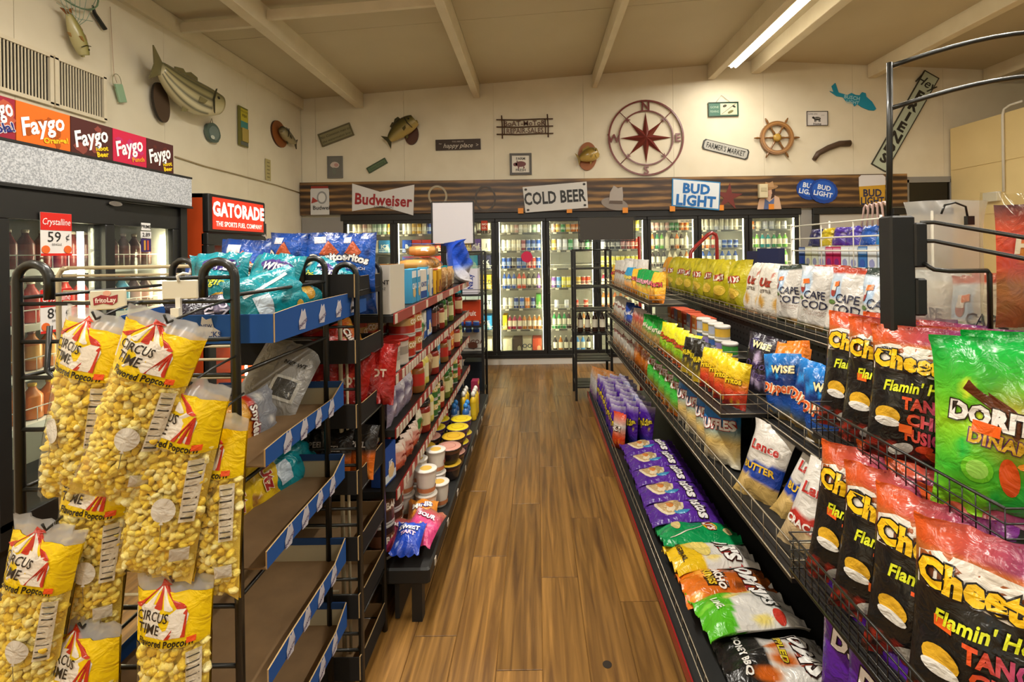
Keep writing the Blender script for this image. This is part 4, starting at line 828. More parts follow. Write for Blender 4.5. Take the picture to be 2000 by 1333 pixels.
# ================================================================== bags
def bag_surface(w, h, t, seed, wr=1.0, puff=1.0):
    q = random.Random(seed); ph = [q.uniform(0, 6.28) for _ in range(8)]; fr = [q.uniform(5, 9), q.uniform(9, 14), q.uniform(2, 4)]
    def s_(v): return 0 if v < .03 or v > .97 else max(0, 1 - abs(2 * (v - .03) / .94 - 1) ** 3.0) ** .6
    def P(u, v, off=0.0, back=False):
        s = s_(v); pr = max(0, 1 - abs(u) ** 2.4) ** .65
        x = u * w / 2 * (1 - .075 * s); e = min(v, 1 - v)
        z = t / 2 * s * pr * puff
        k = math.exp(-e * 11) * wr
        z += .02 * t * wr * (math.sin(u * 4.1 + v * 7 + ph[3]) + math.sin(v * 11 - u * 3 + ph[4])) * s + .055 * t * wr * math.sin(u * fr[2] * 1.3 + v * 4.5 + ph[2]) * s * pr
        z += .1 * t * k * math.sin(u * fr[0] * 1.5 + ph[0]) + .05 * t * k * math.sin(u * fr[1] * 1.6 + ph[1])
        z += .075 * t * wr * s * pr ** .5 * ((abs(math.sin(u * 2.6 + v * 5.2 + ph[5])) - .6) + .7 * (abs(math.sin(v * 7.5 - u * 3.1 + ph[7])) - .6) + .5 * (abs(math.sin(u * 6.3 - v * 3.3 + ph[6])) - .6))
        y = v * h + .012 * h * wr * (v - .5) * math.sin(u * 2.3 + ph[5]) * (1 if abs(v - .5) > .35 else .3)
        bend = .12 * t * wr * math.sin(u * 2 + ph[6]) * k
        if back: z = -t / 2 * s * pr * .75 * puff + .1 * t * k * math.sin(u * fr[0] * 1.5 + ph[0]) + .05 * t * k * math.sin(u * fr[1] * 1.6 + ph[1]) - .0015
        return (x, y, z + bend + off)
    return P
def bag(w, h, t, design, texts=(), res=(14, 20), seed=0, backc=None, wr=1.0, mat='foil', puff=1.0, art=None):
    """design(u, v) -> colour on the front; texts = (string, x, y, cap height, colour, kw) in metres from the lower middle"""
    P = bag_surface(w, h, t, seed, wr, puff); nu, nv = res; b = MB()
    g = [(-1 + 2 * i / nu, j / nv) for j in range(nv + 1) for i in range(nu + 1)]
    f = [(j * (nu + 1) + i, j * (nu + 1) + i + 1, (j + 1) * (nu + 1) + i + 1, (j + 1) * (nu + 1) + i) for j in range(nv) for i in range(nu)]
    vc = [design(u, v) for u, v in g]
    b.add([P(u, v) for u, v in g], f, mat, vc=vc, sm=True)
    bc = [backc or design(0, v) for u, v in g]
    b.add([P(u, v, 0, True) for u, v in g], [x[::-1] for x in f], mat, vc=[H(c) if isinstance(c, str) else c for c in bc], sm=True)
    edge = [(-1 + 2 * i / nu, 0) for i in range(nu)] + [(1, j / nv) for j in range(nv)] + [(1 - 2 * i / nu, 1) for i in range(nu)] + [(-1, 1 - j / nv) for j in range(nv)]
    m = len(edge); b.add([P(u, v) for u, v in edge] + [P(u, v, 0, True) for u, v in edge], [(i, i + m, (i + 1) % m + m, (i + 1) % m) for i in range(m)], mat, vc=[design(u, v) for u, v in edge] * 2, sm=True)
    def conf(x0, y0, rot):
        ca, sa = math.cos(math.radians(rot)), math.sin(math.radians(rot))
        def fn(x, y, z):
            X, Y = x0 + x * ca - y * sa, y0 + x * sa + y * ca; v = max(.0, min(1, Y / h)); u = max(-1, min(1, X / (w / 2 * .955)))
            return P(u, v, .0024 + z)
        return fn
    for st, x, y, th, c, kw in texts:
        kw = dict(kw); rot = kw.pop('rot', 0); b.text(st, th, None, c, mat, fn=(lambda f_: lambda X_, Y_, Z_: f_(X_, Y_, Z_ + .0026))(conf(x, y, rot)), maxw=(w / 2 - abs(x)) * 1.78, **kw)
    for k in (art or []):
        kind, x, y, a, c_, col = k[:6]; z = k[6] if len(k) > 6 else 0; rot = k[7] if len(k) > 7 else 0
        fn = conf(x, y, rot)
        if kind == 'e': pts = [(a * math.cos(2 * math.pi * i / 16), c_ * math.sin(2 * math.pi * i / 16)) for i in range(16)]
        elif kind == 'r': pts = [(-a, -c_), (0, -c_), (a, -c_), (a, 0), (a, c_), (0, c_), (-a, c_), (-a, 0)]
        else: pts = a
        sub = 1 if kind == 'e' else 3
        pts = [(p[0] + (q_[0] - p[0]) * k_ / sub, p[1] + (q_[1] - p[1]) * k_ / sub) for p, q_ in zip(pts, pts[1:] + pts[:1]) for k_ in range(sub)]
        n_ = len(pts); cx, cy = sum(p for p, _ in pts) / n_, sum(q_ for _, q_ in pts) / n_
        vs_ = [fn(cx + (p - cx) * g_, cy + (q_ - cy) * g_, z) for g_ in (1, .7, .38) for p, q_ in pts] + [fn(cx, cy, z)]
        b.add(vs_, [(r_ * n_ + i, r_ * n_ + (i + 1) % n_, r_ * n_ + n_ + (i + 1) % n_, r_ * n_ + n_ + i) for r_ in (0, 1) for i in range(n_)] + [(2 * n_ + i, 2 * n_ + (i + 1) % n_, 3 * n_) for i in range(n_)], mat, col)
    b.P = P; b.conf = conf
    return b
def bands(*bs, wob=0.0, seed=0):
    """bands((v_top, colour), ...) from the bottom up, optionally wavy"""
    L = [(v, H(c)) for v, c in bs]
    def d(u, v):
        vv = v + wob * math.sin(u * 3 + seed)
        for t, c in L:
            if vv <= t: return c
        return L[-1][1]
    return d
def grad(*st):
    L = [(v, H(c)) for v, c in st]
    def d(u, v):
        for (a, c), (b, e) in zip(L, L[1:]):
            if v <= b: return mixc(c, e, (v - a) / (b - a))
        return L[-1][1]
    return d
def blobs(base, spots, seed=1):
    """spots: list of (colour, n, rmin, rmax, vmin, vmax)"""
    q = random.Random(seed); S_ = []
    for c, n, r0, r1, v0, v1 in spots:
        for _ in range(n): S_.append((q.uniform(-.85, .85), q.uniform(v0, v1), q.uniform(r0, r1), H(c)))
    def d(u, v):
        c = base(u, v)
        for x, y, r, k in S_:
            dd = math.hypot((u - x) * .7, v - y)
            if dd < r: c = mixc(c, k, min(1, 2.2 * (1 - dd / r)))
        return c
    return d
def nowrite(*a): return ()

# ================================================================== popcorn bags
def ico():
    t = (1 + 5 ** .5) / 2; v = [Vector(p).normalized() for p in ((-1, t, 0), (1, t, 0), (-1, -t, 0), (1, -t, 0), (0, -1, t), (0, 1, t), (0, -1, -t), (0, 1, -t), (t, 0, -1), (t, 0, 1), (-t, 0, -1), (-t, 0, 1))]
    f = [(0, 11, 5), (0, 5, 1), (0, 1, 7), (0, 7, 10), (0, 10, 11), (1, 5, 9), (5, 11, 4), (11, 10, 2), (10, 7, 6), (7, 1, 8), (3, 9, 4), (3, 4, 2), (3, 2, 6), (3, 6, 8), (3, 8, 9), (4, 9, 5), (2, 4, 11), (6, 2, 10), (8, 6, 7), (9, 8, 1)]
    c = {}
    def mid(a, b):
        k = (min(a, b), max(a, b))
        if k not in c: v.append(((v[a] + v[b]) / 2).normalized()); c[k] = len(v) - 1
        return c[k]
    g = []
    for a, b, d in f: x, y, z = mid(a, b), mid(b, d), mid(d, a); g += [(a, x, z), (b, y, x), (d, z, y), (x, y, z)]
    return v, g
ICV, ICF = ico()
def popcorn_kit(seed, w=.19, h=.52, t=.095, hdr=.70):
    q = random.Random(seed); P = bag_surface(w, h, t, seed, .7)
    kern = MB(); yl = [H('f6e06a'), H('f4d84c'), H('f8e890'), H('f0d046'), H('f7e478'), H('eec83c'), H('fbf2b4')]
    shapes = []
    for _ in range(6):
        lob = [(Vector((q.uniform(-1, 1), q.uniform(-1, 1), q.uniform(-1, 1))).normalized(), q.uniform(.25, .55)) for _ in range(7)]
        shapes.append([p * (.5 + sum(a * 1.35 * max(0, p.dot(d)) ** 4 for d, a in lob)) for p in ICV])
    pts = []; tries = 0
    while len(pts) < 520 and tries < 9000:
        tries += 1
        u, v = q.uniform(-.86, .86), q.uniform(.05, hdr + .008)
        r = q.uniform(.0085, .0135); x, y, z = P(u, v); z -= r * 1.15
        if all((x - a) ** 2 + (y - b_) ** 2 > (.6 * (r + rr)) ** 2 for a, b_, rr in pts):
            pts.append((x, y, r)); M = T(x, y, max(z, .0)) @ Euler((q.uniform(0, 6), q.uniform(0, 6), q.uniform(0, 6))).to_matrix().to_4x4() @ SC(r)
            c = q.choice(yl); c2 = mixc(c, H('dfb030'), .38)
            kern.add([M @ p for p in q.choice(shapes)], ICF, 'corn', sm=True, vc=[c if k % 4 else c2 for k in range(len(ICV))])
    core = MB(); nu, nv = 10, 14
    g = [(-.97 + 1.94 * i / nu, .015 + (hdr + .0) * j / nv) for j in range(nv + 1) for i in range(nu + 1)]
    f = [(j * (nu + 1) + i, j * (nu + 1) + i + 1, (j + 1) * (nu + 1) + i + 1, (j + 1) * (nu + 1) + i) for j in range(nv) for i in range(nu)]
    kern.add([(P(u, v)[0], P(u, v)[1], P(u, v)[2] * .72 - .006) for u, v in g], f, 'corn', H('e4c850'), sm=True)
    kern.add([P(u, v, .002, True) for u, v in g], [x[::-1] for x in f], 'corn', H('e0c058'), sm=True)
    # film
    fl = MB(); nu, nv = 14, 26
    def sheet(b, v0, v1, mat, colf, off, back=False, nv=nv):
        g = [(-1 + 2 * i / nu, v0 + (v1 - v0) * j / nv) for j in range(nv + 1) for i in range(nu + 1)]
        f = [(j * (nu + 1) + i, j * (nu + 1) + i + 1, (j + 1) * (nu + 1) + i + 1, (j + 1) * (nu + 1) + i) for j in range(nv) for i in range(nu)]
        b.add([P(u, v, off, back) for u, v in g], [x[::-1] for x in f] if back else f, mat, vc=[colf(u, v) for u, v in g], sm=True)
    one = lambda u, v: (.9, .75, .1)
    sheet(fl, 0, hdr, 'film', one, .006); sheet(fl, .935, 1, 'film_hazy', one, .001, nv=4); sheet(fl, .935, 1, 'film_hazy', one, -.001, True, nv=4)
    hd = MB(); ye = lambda u, v: H('edc80e'); hd_n = 12
    sheet(hd, hdr, .937, 'foil', ye, .0035, nv=hd_n); sheet(hd, hdr, .937, 'foil', ye, -.002, True, nv=hd_n); sheet(hd, .02, hdr, 'foil', lambda u, v: H('d6a51c') if abs(u) > .2 else H('e3bd18'), -.004, True)
    def conf(x0, y0, off):
        def fn(x, y, z):
            v = max(0, min(1, (y0 + y) / h)); u = max(-1, min(1, (x0 + x) / (w / 2 * .95))); return P(u, v, off + z)
        return fn
    def patch(b, pts, x0, y0, col, off):
        fn = conf(x0, y0, off); n_ = len(pts); c = (sum(p[0] for p in pts) / n_, sum(p[1] for p in pts) / n_)
        b.add([fn(*p, 0) for p in pts] + [fn((p[0] + c[0]) / 2, (p[1] + c[1]) / 2, 0) for p in pts] + [fn(*c, 0)], [(i, (i + 1) % n_, n_ + (i + 1) % n_, n_ + i) for i in range(n_)] + [(n_ + i, n_ + (i + 1) % n_, 2 * n_) for i in range(n_)], 'foil', col)
    tent = MB(); ty = h * (hdr + .045)
    # white tent body, red striped roof and side curtain
    patch(tent, [(-.075, 0), (-.03, 0), (.02, 0), (.06, 0), (.066, .05), (.05, .072), (0, .074), (-.05, .072), (-.075, .05)], -.015, ty, 'e6dccd', .005)
    for k in range(5): x = -.068 + k * .027; patch(tent, [(x, .066), (x + .0135, .064), (x + .02, .066), (-.002 + k * .001, .112), (-.006, .112)], -.015, ty, 'c0341f' if k % 2 == 0 else 'e6dccd', .0056)
    for k in range(3): patch(tent, [(.02 + k * .017, 0), (.03 + k * .017, 0), (.062, .062), (.058, .062)], -.015, ty, 'c0341f', .0058)
    patch(tent, [(-.012, .112), (.016, .106), (-.01, .102)], -.015, ty + .006, 'b03018', .0057)
    tent.text('CIRCUS', .021, None, '2a2018', 'foil', fn=conf(-.03, ty + .05, .0066), bold=.012, shear=.15, sx=.8).text('TIME', .023, None, '2a2018', 'foil', fn=conf(-.037, ty + .021, .0066), bold=.012, shear=.15, sx=.85)
    txt = MB().text('Flavored Popcorn', .0165, None, '221a10', 'foil', fn=conf(0, h * (hdr + .022), .0055), bold=.03, shear=.12, sx=.76)
    bal = MB(); bp = [(.026 * math.cos(2 * math.pi * i / 20), .031 * math.sin(2 * math.pi * i / 20)) for i in range(20)]
    bx, by = (-.03 if seed % 2 else .02), h * .42
    patch(bal, bp, bx, by, 'd9d2c4', .0065); patch(bal, [(-.005, -.006), (.005, -.006), (.0, .004)], bx, by - .031, 'd9d2c4', .0066); patch(bal, [(-.0008, 0), (.0008, 0), (.003, -.045), (.0015, -.045)], bx, by - .036, '6d6a62', .0064)
    nl = MB(); patch(nl, [(-.014, -.08), (.014, -.08), (.014, .08), (-.014, .08)], w * .36, h * .52, 'ddd3bd', .0068)
    for k in range(9): patch(nl, [(-.011, -.001), (.011, -.001), (.011, .0015 if k % 3 else .004), (-.011, .0015 if k % 3 else .004)], w * .36, h * .52 - .07 + k * .017, '3a352c', .0074)
    patch(nl, [(-.017, -.018), (.017, -.018), (.017, .018), (-.017, .018)], w * .34, h * .2, 'cfc6b4', .0068)
    st = MB(); patch(st, [(-.009, -.007), (.009, -.007), (.009, .007), (-.009, .007)], w * .33, h * (hdr + .03), 'e8541e', .0068)
    return [('popcorn', kern.mesh('popcorn')), ('film', fl.mesh('film')), ('header', hd.mesh('header'), [('tent_print', tent.mesh('tent_print')), ('lettering', txt.mesh('lettering')), ('price_sticker', st.mesh('price_sticker'))]), ('balloon_print', bal.mesh('balloon_print')), ('nutrition_print', nl.mesh('nutrition_print'))]
PK_ = [popcorn_kit(s_) for s_ in (1, 2, 4)]
HOOKS = []
def hang(i, px, py, Y, rz, ry, lab, sc=1.0, rx=0):
    """px, py: where the top middle of the bag is"""
    HOOKS.append(PY(px, py, Y))
    M = T(PY(px, py, Y)) @ FB @ RZ(rz) @ RX(rx) @ RY(ry) @ T(0, -.52 * sc, 0) @ SC(sc)
    put(PK_[i], 'popcorn_bag', M, lab, 'popcorn bag', 'popcorn bags hanging on the wire rack')
BY0 = 1.17
hang(0, 196, 612, BY0 - .07, -14, -6, 'popcorn bag with circus tent print, nearest the price signs', .9, 5)
hang(1, 335, 618, BY0 - .15, -23, 8, 'topmost popcorn bag, tilted, overlapping the tent print bag', .86, 5)
hang(2, 376, 738, BY0 - .11, -15, 4, 'popcorn bag hanging just below the two topmost popcorn bags', .93, 5)
hang(0, 425, 806, BY0 - .05, -6, -8, 'narrow popcorn bag closest to the black rack post', .86, 4)
hang(1, 100, 1020, BY0 - .07, -14, -4, 'popcorn bag at the photo edge, half hidden by the tent print bag', .9, 4)
hang(2, 205, 880, BY0 - .02, -10, 4, 'popcorn bag half hidden behind the two topmost popcorn bags', .9, 3)
hang(0, 345, 1120, BY0 - .06, -4, 3, 'lower popcorn bag under the narrow popcorn bag', .9, 3)
hang(2, 170, 1210, BY0 - .03, -5, 0, 'lowest popcorn bag showing mostly its yellow header', .9, 3)

# ================================================================== black wire rack with cardboard trays
def wire_rack(name, x0, x1, y0, y1, ztop, lab, mat='black_wire', r=.011, ys=(), arch=True, side_z=(), hook=.04):
    k = empty(name, T((x0 + x1) / 2, y0, 0), lab, 'wire rack'); hw = (x1 - x0) / 2; dp = y1 - y0
    for sx in (-1, 1):
        for yy_ in (0, dp):
            x = sx * hw
            pts = [(x, yy_, 0.0), (x, yy_, ztop - hook)]
            if arch: pts += [(x - sx * hook * (1 - math.cos(a)), yy_, ztop - hook + hook * math.sin(a)) for a in [math.pi * q / 8 for q in range(1, 9)]] + [(x - sx * 2 * hook, yy_, ztop - hook - .05)]
            ob('post', MB().tube(pts, r, mat, 8), None, k)
    for z in ys: ob('wire', MB().tube([(-hw, 0, z), (hw, 0, z)], r * .5, mat, 6), None, k)
    for z in side_z:
        for sx in (-1, 1): ob('wire', MB().tube([(sx * hw, 0, z), (sx * hw, dp, z)], r * .5, mat, 6), None, k)
        ob('wire', MB().tube([(-hw, dp, z), (hw, dp, z)], r * .5, mat, 6), None, k)
    return k
ra = PY(36, 700, 1.22).x; rb = PY(461, 700, 1.22).x
rk1 = wire_rack('wire_rack', ra, rb, 1.22, 1.74, 1.585, 'black wire rack holding blue edged cardboard trays and the popcorn bags', ys=(1.545, 1.485, 1.39, 1.3, 1.17, 1.02, .87, .72, .57, .42, .27), side_z=(1.5, 1.3, 1.02, .74, .45, .2))
rkh = MB()
rkh.tube([(-.19, -.003, 1.43), (-.19, -.012, 1.32), (-.17, -.012, 1.3), (-.06, -.012, 1.32)], .006, 'black_wire', 6); ob('hook', rkh, None, rk1)
for p in HOOKS:
    q = p - Vector(((ra + rb) / 2, 1.22, 0))
    ob('peg_hook', MB().tube([(q.x, 0, q.z + .015), (q.x, q.y * .6, q.z + .004), (q.x, q.y - .012, q.z - .012), (q.x, q.y - .02, q.z + .006)], .0028, 'black_wire', 6), None, rk1)
# plates clipped on the rack
p = PY(212, 586, 1.19)
r = empty('brand_plate', T(p) @ FB @ RZ(2), 'cream plate with a red snack logo on the wire rack', 'sign plate')
ob('plate', MB().cbox((0, 0, 0), (.088, .048, .006), .002, 'plastic', 'd2cab4'), None, r)
ob('logo', MB().poly([(-.033, -.012), (-.01, -.008), (.012, -.013), (.024, -.006), (.026, .012), (.008, .008), (-.014, .013), (-.034, .006)], .003, .0045, 'plastic', '94242e').text('fritoLay', .011, T(-.003, 0, .0052), 'ead9d0', 'plastic', bold=.03).ell(.01, .007, .003, .004, 12, 'plastic', 'd8a08a', T(-.0, .016, 0)), None, r)
r = empty('blank_plate', T(PY(352, 566, 1.19)) @ FB @ RZ(1), 'blank white price plate with clip on the wire rack', 'sign plate')
ob('plate', MB().cbox((0, 0, 0), (.088, .046, .006), .002, 'plastic', 'cfc9b8'), None, r)
ob('clip', MB().tube([(0, .02, .004), (-.002, .034, .006), (.008, .04, .0), (.018, .036, -.008)], .0035, 'white_metal', 6).box((-.002, -.045, .004), (.012, .05, .006), 'white_metal').box((-.004, -.055, .01), (.02, .022, .012), 'white_metal'), None, r)
# trays
def tray(w, d, hf, hs, hb, floorc, outc, inc, lab, M, logo=True, cut=True, back_strip=None, par=None, th=.004):
    """open cardboard tray: local x right, y depth (away), z up; origin front middle at the floor"""
    k = empty('cardboard_tray', M, lab, 'cardboard tray', 'cardboard trays on the wire racks')
    ob('floor_sheet', MB().box((0, d / 2, th / 2), (w, d, th), 'kraft'), None, k)
    if hf: ob('front_wall', MB().box((0, -th / 2, hf / 2), (w, th, hf), 'card', cols=[outc, outc, outc, inc, outc, outc]), None, k)
    for sx in (-1, 1):
        # side wall: local poly in (depth, height)
        pts = [(0, 0), (d, 0), (d, hb), (d * .82, hs), (d * .2, hs), (0, max(hf, hs * .9))]
        M2 = T(sx * w / 2, 0, 0) @ Matrix(((0, 0, 1, 0), (1, 0, 0, 0), (0, 1, 0, 0), (0, 0, 0, 1)))
        s_ = ob('side_wall', MB().poly(pts, -th / 2 if sx < 0 else 0, th / 2 if sx < 0 else th, 'card', outc, M2, side='b89a6c'), None, k)
        if logo and sx > 0:
            lg = MB()
            for q in range(4):
                Mq = M2 @ T(d * (.22 + q * .19), hs * .48, th + .0012)
                lg.poly([(-.022, -.028), (.012, -.03), (.022, .0), (.012, .028), (0, .02), (-.006, .03), (-.014, .012), (-.024, -.004)], 0, .0008, 'card', 'b3b0b8', Mq).text('SNACKS', .01, Mq @ T(-.001, -.012, .0016) @ RZ(20), '5a4a6a', 'card', bold=.02)
            ob('printed_logo', lg, None, s_)
    if hb:
        b_ = MB().box((0, d + th / 2, hb * .4), (w, th, hb * .8), 'card', back_strip[0] if back_strip else inc)
        if back_strip: b_.box((0, d, hb * .87), (w, th * 1.5, hb * .26), 'card', back_strip[1])
        ob('back_wall', b_, None, k)
    return k
solid('kraft', '8a6d4a', .85, noise=.3, scale=7)
BLU, INB = '1f4c8f', '8a6d4a'
tw = .6; txc = (-1.3 - .7) / 2; tw = .6
# top blue tray
r = tray(.4, .68, .075, .085, .05, INB, BLU, INB, 'blue cardboard tray with snack logos on the top of the wire rack', T(-.89, 1.27, 1.37))
fl_ = MB().poly([(-.03, -.03), (.03, -.03), (.035, -.005), (.018, .006), (.012, .03), (-.002, .026), (-.012, .034), (-.016, .01), (-.032, .0)], 0, .001, 'card', 'b9b6b6').text('SNACKS', .014, T(0, -.012, .0016), '3a4a78', 'card', bold=.03).text('NEW', .009, T(0, .01, .0016), '3a4a78', 'card', bold=.02)
ob('printed_logo', fl_, T(.03, -.0055, .037) @ RX(90), [c for c in r.children if c.name.startswith('front_wall')][0])
zt = [1.06, .8, .5, .27]
for i, z in enumerate(zt):
    tray(.44, .5, .0, .05, .085, INB, BLU, INB, ['brown cardboard tray holding a crumpled pretzel bag, second tier', 'brown cardboard tray with two teal bags, third tier', 'empty brown cardboard tray, fourth tier of the rack', 'lowest empty brown cardboard tray of the rack'][i], T(-.92, 1.235, z) @ RX(0), back_strip=('b3a88c', '23406e'))
# ------------------------------------------------ cream wire rack behind with blue bags, and second black rack with dark trays
ck_ = empty('cream_wire_rack', T(-1.35, 2.35, 0), 'cream wire rack behind the trays holding blue chip bags', 'wire rack')
def rz_(px, py, Y): return PY(px, py, Y).z
x0c, x1c = -1.82 + 1.35, -.74 + 1.35 - .26
for z in (1.56, 1.53, 1.47, 1.43, 1.25, 1.2, 1.13, 1.07, .95, .8, .7, .55, .4, .3): ob('wire', MB().tube([(-.47, -.48, z), (.61 - .04, -.48, z)], .0055 if z < 1.55 else .008, 'cream_wire', 6), None, ck_)
ob('post', MB().tube([(.59, -.48, 0), (.59, -.48, 1.53), (.575, -.48, 1.555), (.55, -.48, 1.56)], .0085, 'cream_wire', 8), None, ck_)
ob('post', MB().tube([(-.49, -.48, 0), (-.49, -.48, 1.53), (-.475, -.48, 1.555), (-.45, -.48, 1.56)], .0085, 'cream_wire', 8), None, ck_)
ob('post', MB().tube([(.61, -.47, 0), (.61, -.47, 1.2)], .006, 'cream_wire', 8), None, ck_)
ob('shelf', MB().box((.12, -.34, 1.25), (.9, .22, .012), 'shelf_black'), None, ck_)
ob('shelf', MB().box((-.0, -.34, 1.0), (.98, .22, .012), 'shelf_black'), None, ck_)
ob('shelf', MB().box((-.0, -.34, .6), (.98, .22, .012), 'shelf_black'), None, ck_)
blue_d = blobs(grad((0, '0f3c86'), (.5, '1a5cc0'), (.8, '174fae'), (1, '0d2f6e')), [('d8d8dc', 3, .02, .05, .85, .98), ('a8572a', 2, .05, .09, .15, .3), ('10306e', 3, .06, .12, .3, .7)], 4)
tri = ('p', 0, .235, [(-.05, -.03), (.0, .045), (.055, -.02), (.03, -.045)], 0, 'b5502a', .0)
bm = [bag(.24, .33, .1, blue_d, [('Doritos', .0, .19, .04, 'ece8e4', dict(bold=.05, outline='2a1a18', rot=-14 + 8 * s_)), ('COOL RANCH', 0, .13, .016, 'e6e2de', dict(rot=-5))], (16, 22), 10 + s_, art=[tri, ('e', 0, .07, .05, .03, 'b8783a'), ('r', -.04, .285, .03, .018, 'cfcdd6')]).mesh('chip_bag') for s_ in range(3)]
def bags_row(meshes, pts, ori, label, group, tilt=10, sp=6, name='chip_bag', cat='chip bag', seed=1, end='the near end', sc=1.0):
    q = random.Random(seed)
    for i, p in enumerate(pts):
        put(meshes[i % len(meshes)], name, T(Vector(p)) @ ori @ RY(q.uniform(-sp, sp)) @ RX(-tilt + q.uniform(-3, 3)) @ RZ(q.uniform(-3, 3)) @ SC(sc), f'{label}, {nth(i)} from {end}' if len(pts) > 1 else label, cat, group)
bags_row(bm, [(-1.4 + i * .15, 2.03 + .025 * (i % 3), 1.26 if i < 1 else 1.338) for i in range(5)], FB, 'blue chip bag on the cream wire rack', 'blue chip bags on the cream rack', 8, 14, seed=3, end='the cooler end')
# second black rack
wire_rack('wire_rack', -1.12, -.665, 1.79, 2.06, 1.56, 'black wire rack with dark cardboard trays beside the canned goods', side_z=(1.46, 1.2, .96, .72, .48, .26, .05), ys=(1.4, 1.33, 1.1, 1.04, .88, .82, .66, .6, .4, .34, .2, .14))
DK = '1d1b19'
for i, z in enumerate((1.44, 1.2, .965, .725, .485, .275, .05)):
    tray(.42, .3, .085, .075, .075, 'x', DK, INB if i > 2 else DK, 'dark cardboard tray on the second wire rack, ' + ['top', 'second', 'third', 'fourth', 'fifth', 'sixth', 'lowest'][i] + ' tier', T(-.875, 1.765, z), logo=False)
bags_row(bm, [(-.98 + i * .085, 1.9 + .03 * (i % 2), 1.447) for i in range(4)], FB, 'blue chip bag standing in the top dark tray', 'blue chip bags in the dark tray', 6, 20, seed=8, end='the cream rack', sc=.72)
# teal chip bags in the blue tray
teal = blobs(grad((0, '0c6a74'), (.5, '118c98'), (1, '0f7f8e')), [('0b5f6c', 4, .06, .13, .1, .9)], 2)
tm = [bag(.24, .31, .11, teal, [('WISE', .02, .235, .034, 'e6e2da', dict(bold=.04, outline='3a2f78', rot=-6)), ('Original', .0, .165, .032, 'd6dc3a', dict(shear=.3, bold=.02, outline='0b5560', rot=-6))], (20, 26), 30 + s_, art=[('e', .02, .245, .075, .028, '45307c', -.0012, -6), ('e', .03, .085, .05, .032, 'd09a30'), ('e', .01, .078, .03, .018, 'e2b650', .0004)]).mesh('chip_bag') for s_ in range(2)]
tb = bag(.24, .31, .11, teal, [], (18, 24), 33, art=[('r', .02, .1, .045, .03, 'b6c4cf'), ('r', -.06, .14, .006, .1, 'cfd6d6', 0, 14), ('e', .06, .25, .02, .018, 'c9a040')]).mesh('chip_bag')
for (x, y, z, rz, rx, ry, me, lab) in ((-1.0, 1.52, 1.39, 8, -18, 12, tm[0], 'teal chip bag standing behind the rack post in the blue tray'), (-.86, 1.5, 1.39, -7, -24, -4, tm[1], 'teal chip bag with its yellow chip picture facing out, in the blue tray'), (-.87, 1.38, 1.44, -66, -56, 10, tb, 'teal chip bag lying on its side showing the white back label'), (-.88, 1.74, 1.41, -36, -36, -18, tm[0], 'teal chip bag slumped at the far corner of the blue tray')):
    put(me, 'chip_bag', T(x, y, z) @ FB @ RZ(rz) @ RX(rx) @ RY(ry) @ SC(.74), lab, 'chip bag', 'teal chip bags in the blue tray')
dk = bag(.2, .28, .09, blobs(grad((0, '2a2530'), (1, '1a1720')), [('b6a9c4', 3, .1, .2, .3, .8)], 3), [('ONION', .0, .17, .03, 'd9d0e0', dict(bold=.03)), ('RINGS', .0, .12, .03, 'd9d0e0', dict(bold=.03))], (14, 18), 41).mesh('snack_bag')
put(dk, 'snack_bag', T(-1.04, 1.36, 1.4) @ FB @ RZ(-84) @ RX(-55) @ SC(.8), 'black and lilac snack bag lying in the blue tray', 'snack bag')
put(dk, 'snack_bag', T(-1.06, 1.56, 1.4) @ FB @ RZ(-62) @ RX(-62) @ SC(.8), 'black snack bag tipped over at the cooler end of the blue tray', 'snack bag')
# second tier: grey back-label bag and pretzel bag
grey = bag(.22, .3, .07, grad((0, '8d8a86'), (1, 'a5a29c')), [('NET WT', .04, .18, .014, '2d2b2a', dict(bold=.03))], (14, 18), 43, art=[('r', .04, .09, .045, .04, 'bdbab2'), ('r', .04, .09, .034, .03, '4a4844', .0005), ('r', -.05, .19, .03, .06, '9a978f')]).mesh('snack_bag')
put(grey, 'snack_bag', T(-.92, 1.6, 1.075) @ FB @ RZ(-12) @ RX(-42) @ RY(8), 'silver grey snack bag showing its barcode, second tray tier', 'snack bag')
pret = bag(.2, .26, .07, blobs(bands((.45, 'c78a2a'), (.6, 'b9301f'), (1, '83858c')), [('d8d4cc', 4, .05, .1, .5, .95), ('dcaa46', 4, .06, .1, .05, .4)], 5), [('Snyder', .0, .14, .028, 'e8e2da', dict(bold=.04, outline='5a1a14'))], (14, 18), 45).mesh('snack_bag')
put(pret, 'snack_bag', T(-.9, 1.34, 1.095) @ FB @ RZ(-80) @ RX(-76) @ SC(.85), 'crumpled yellow red and silver pretzel bag lying on the second tray', 'snack bag')
cup_ = MB().lathe([(.038, 0), (.05, .07), (.052, .075), (.05, .09)], 16, 'plastic', cols=['c9c4ba', '2f3a56', '3a4660'], col=H('3a4660'))
put(cup_.mesh('snack_cup'), 'snack_cup', T(-1.06, 1.62, 1.065) @ FB, 'small blue rimmed snack cup at the back of the second tray', 'snack cup')
put(tm[1], 'chip_bag', T(-1.1, 1.45, .83) @ FB @ RZ(-58) @ RX(-70) @ SC(.85), 'teal chip bag lying flat nearer the popcorn on the third tray', 'chip bag', 'teal chip bags on the third tray')
put(tb, 'chip_bag', T(-.94, 1.6, .84) @ FB @ RZ(-62) @ RX(-70) @ SC(.8), 'teal chip bag lying flat by the open side of the third tray', 'chip bag', 'teal chip bags on the third tray')
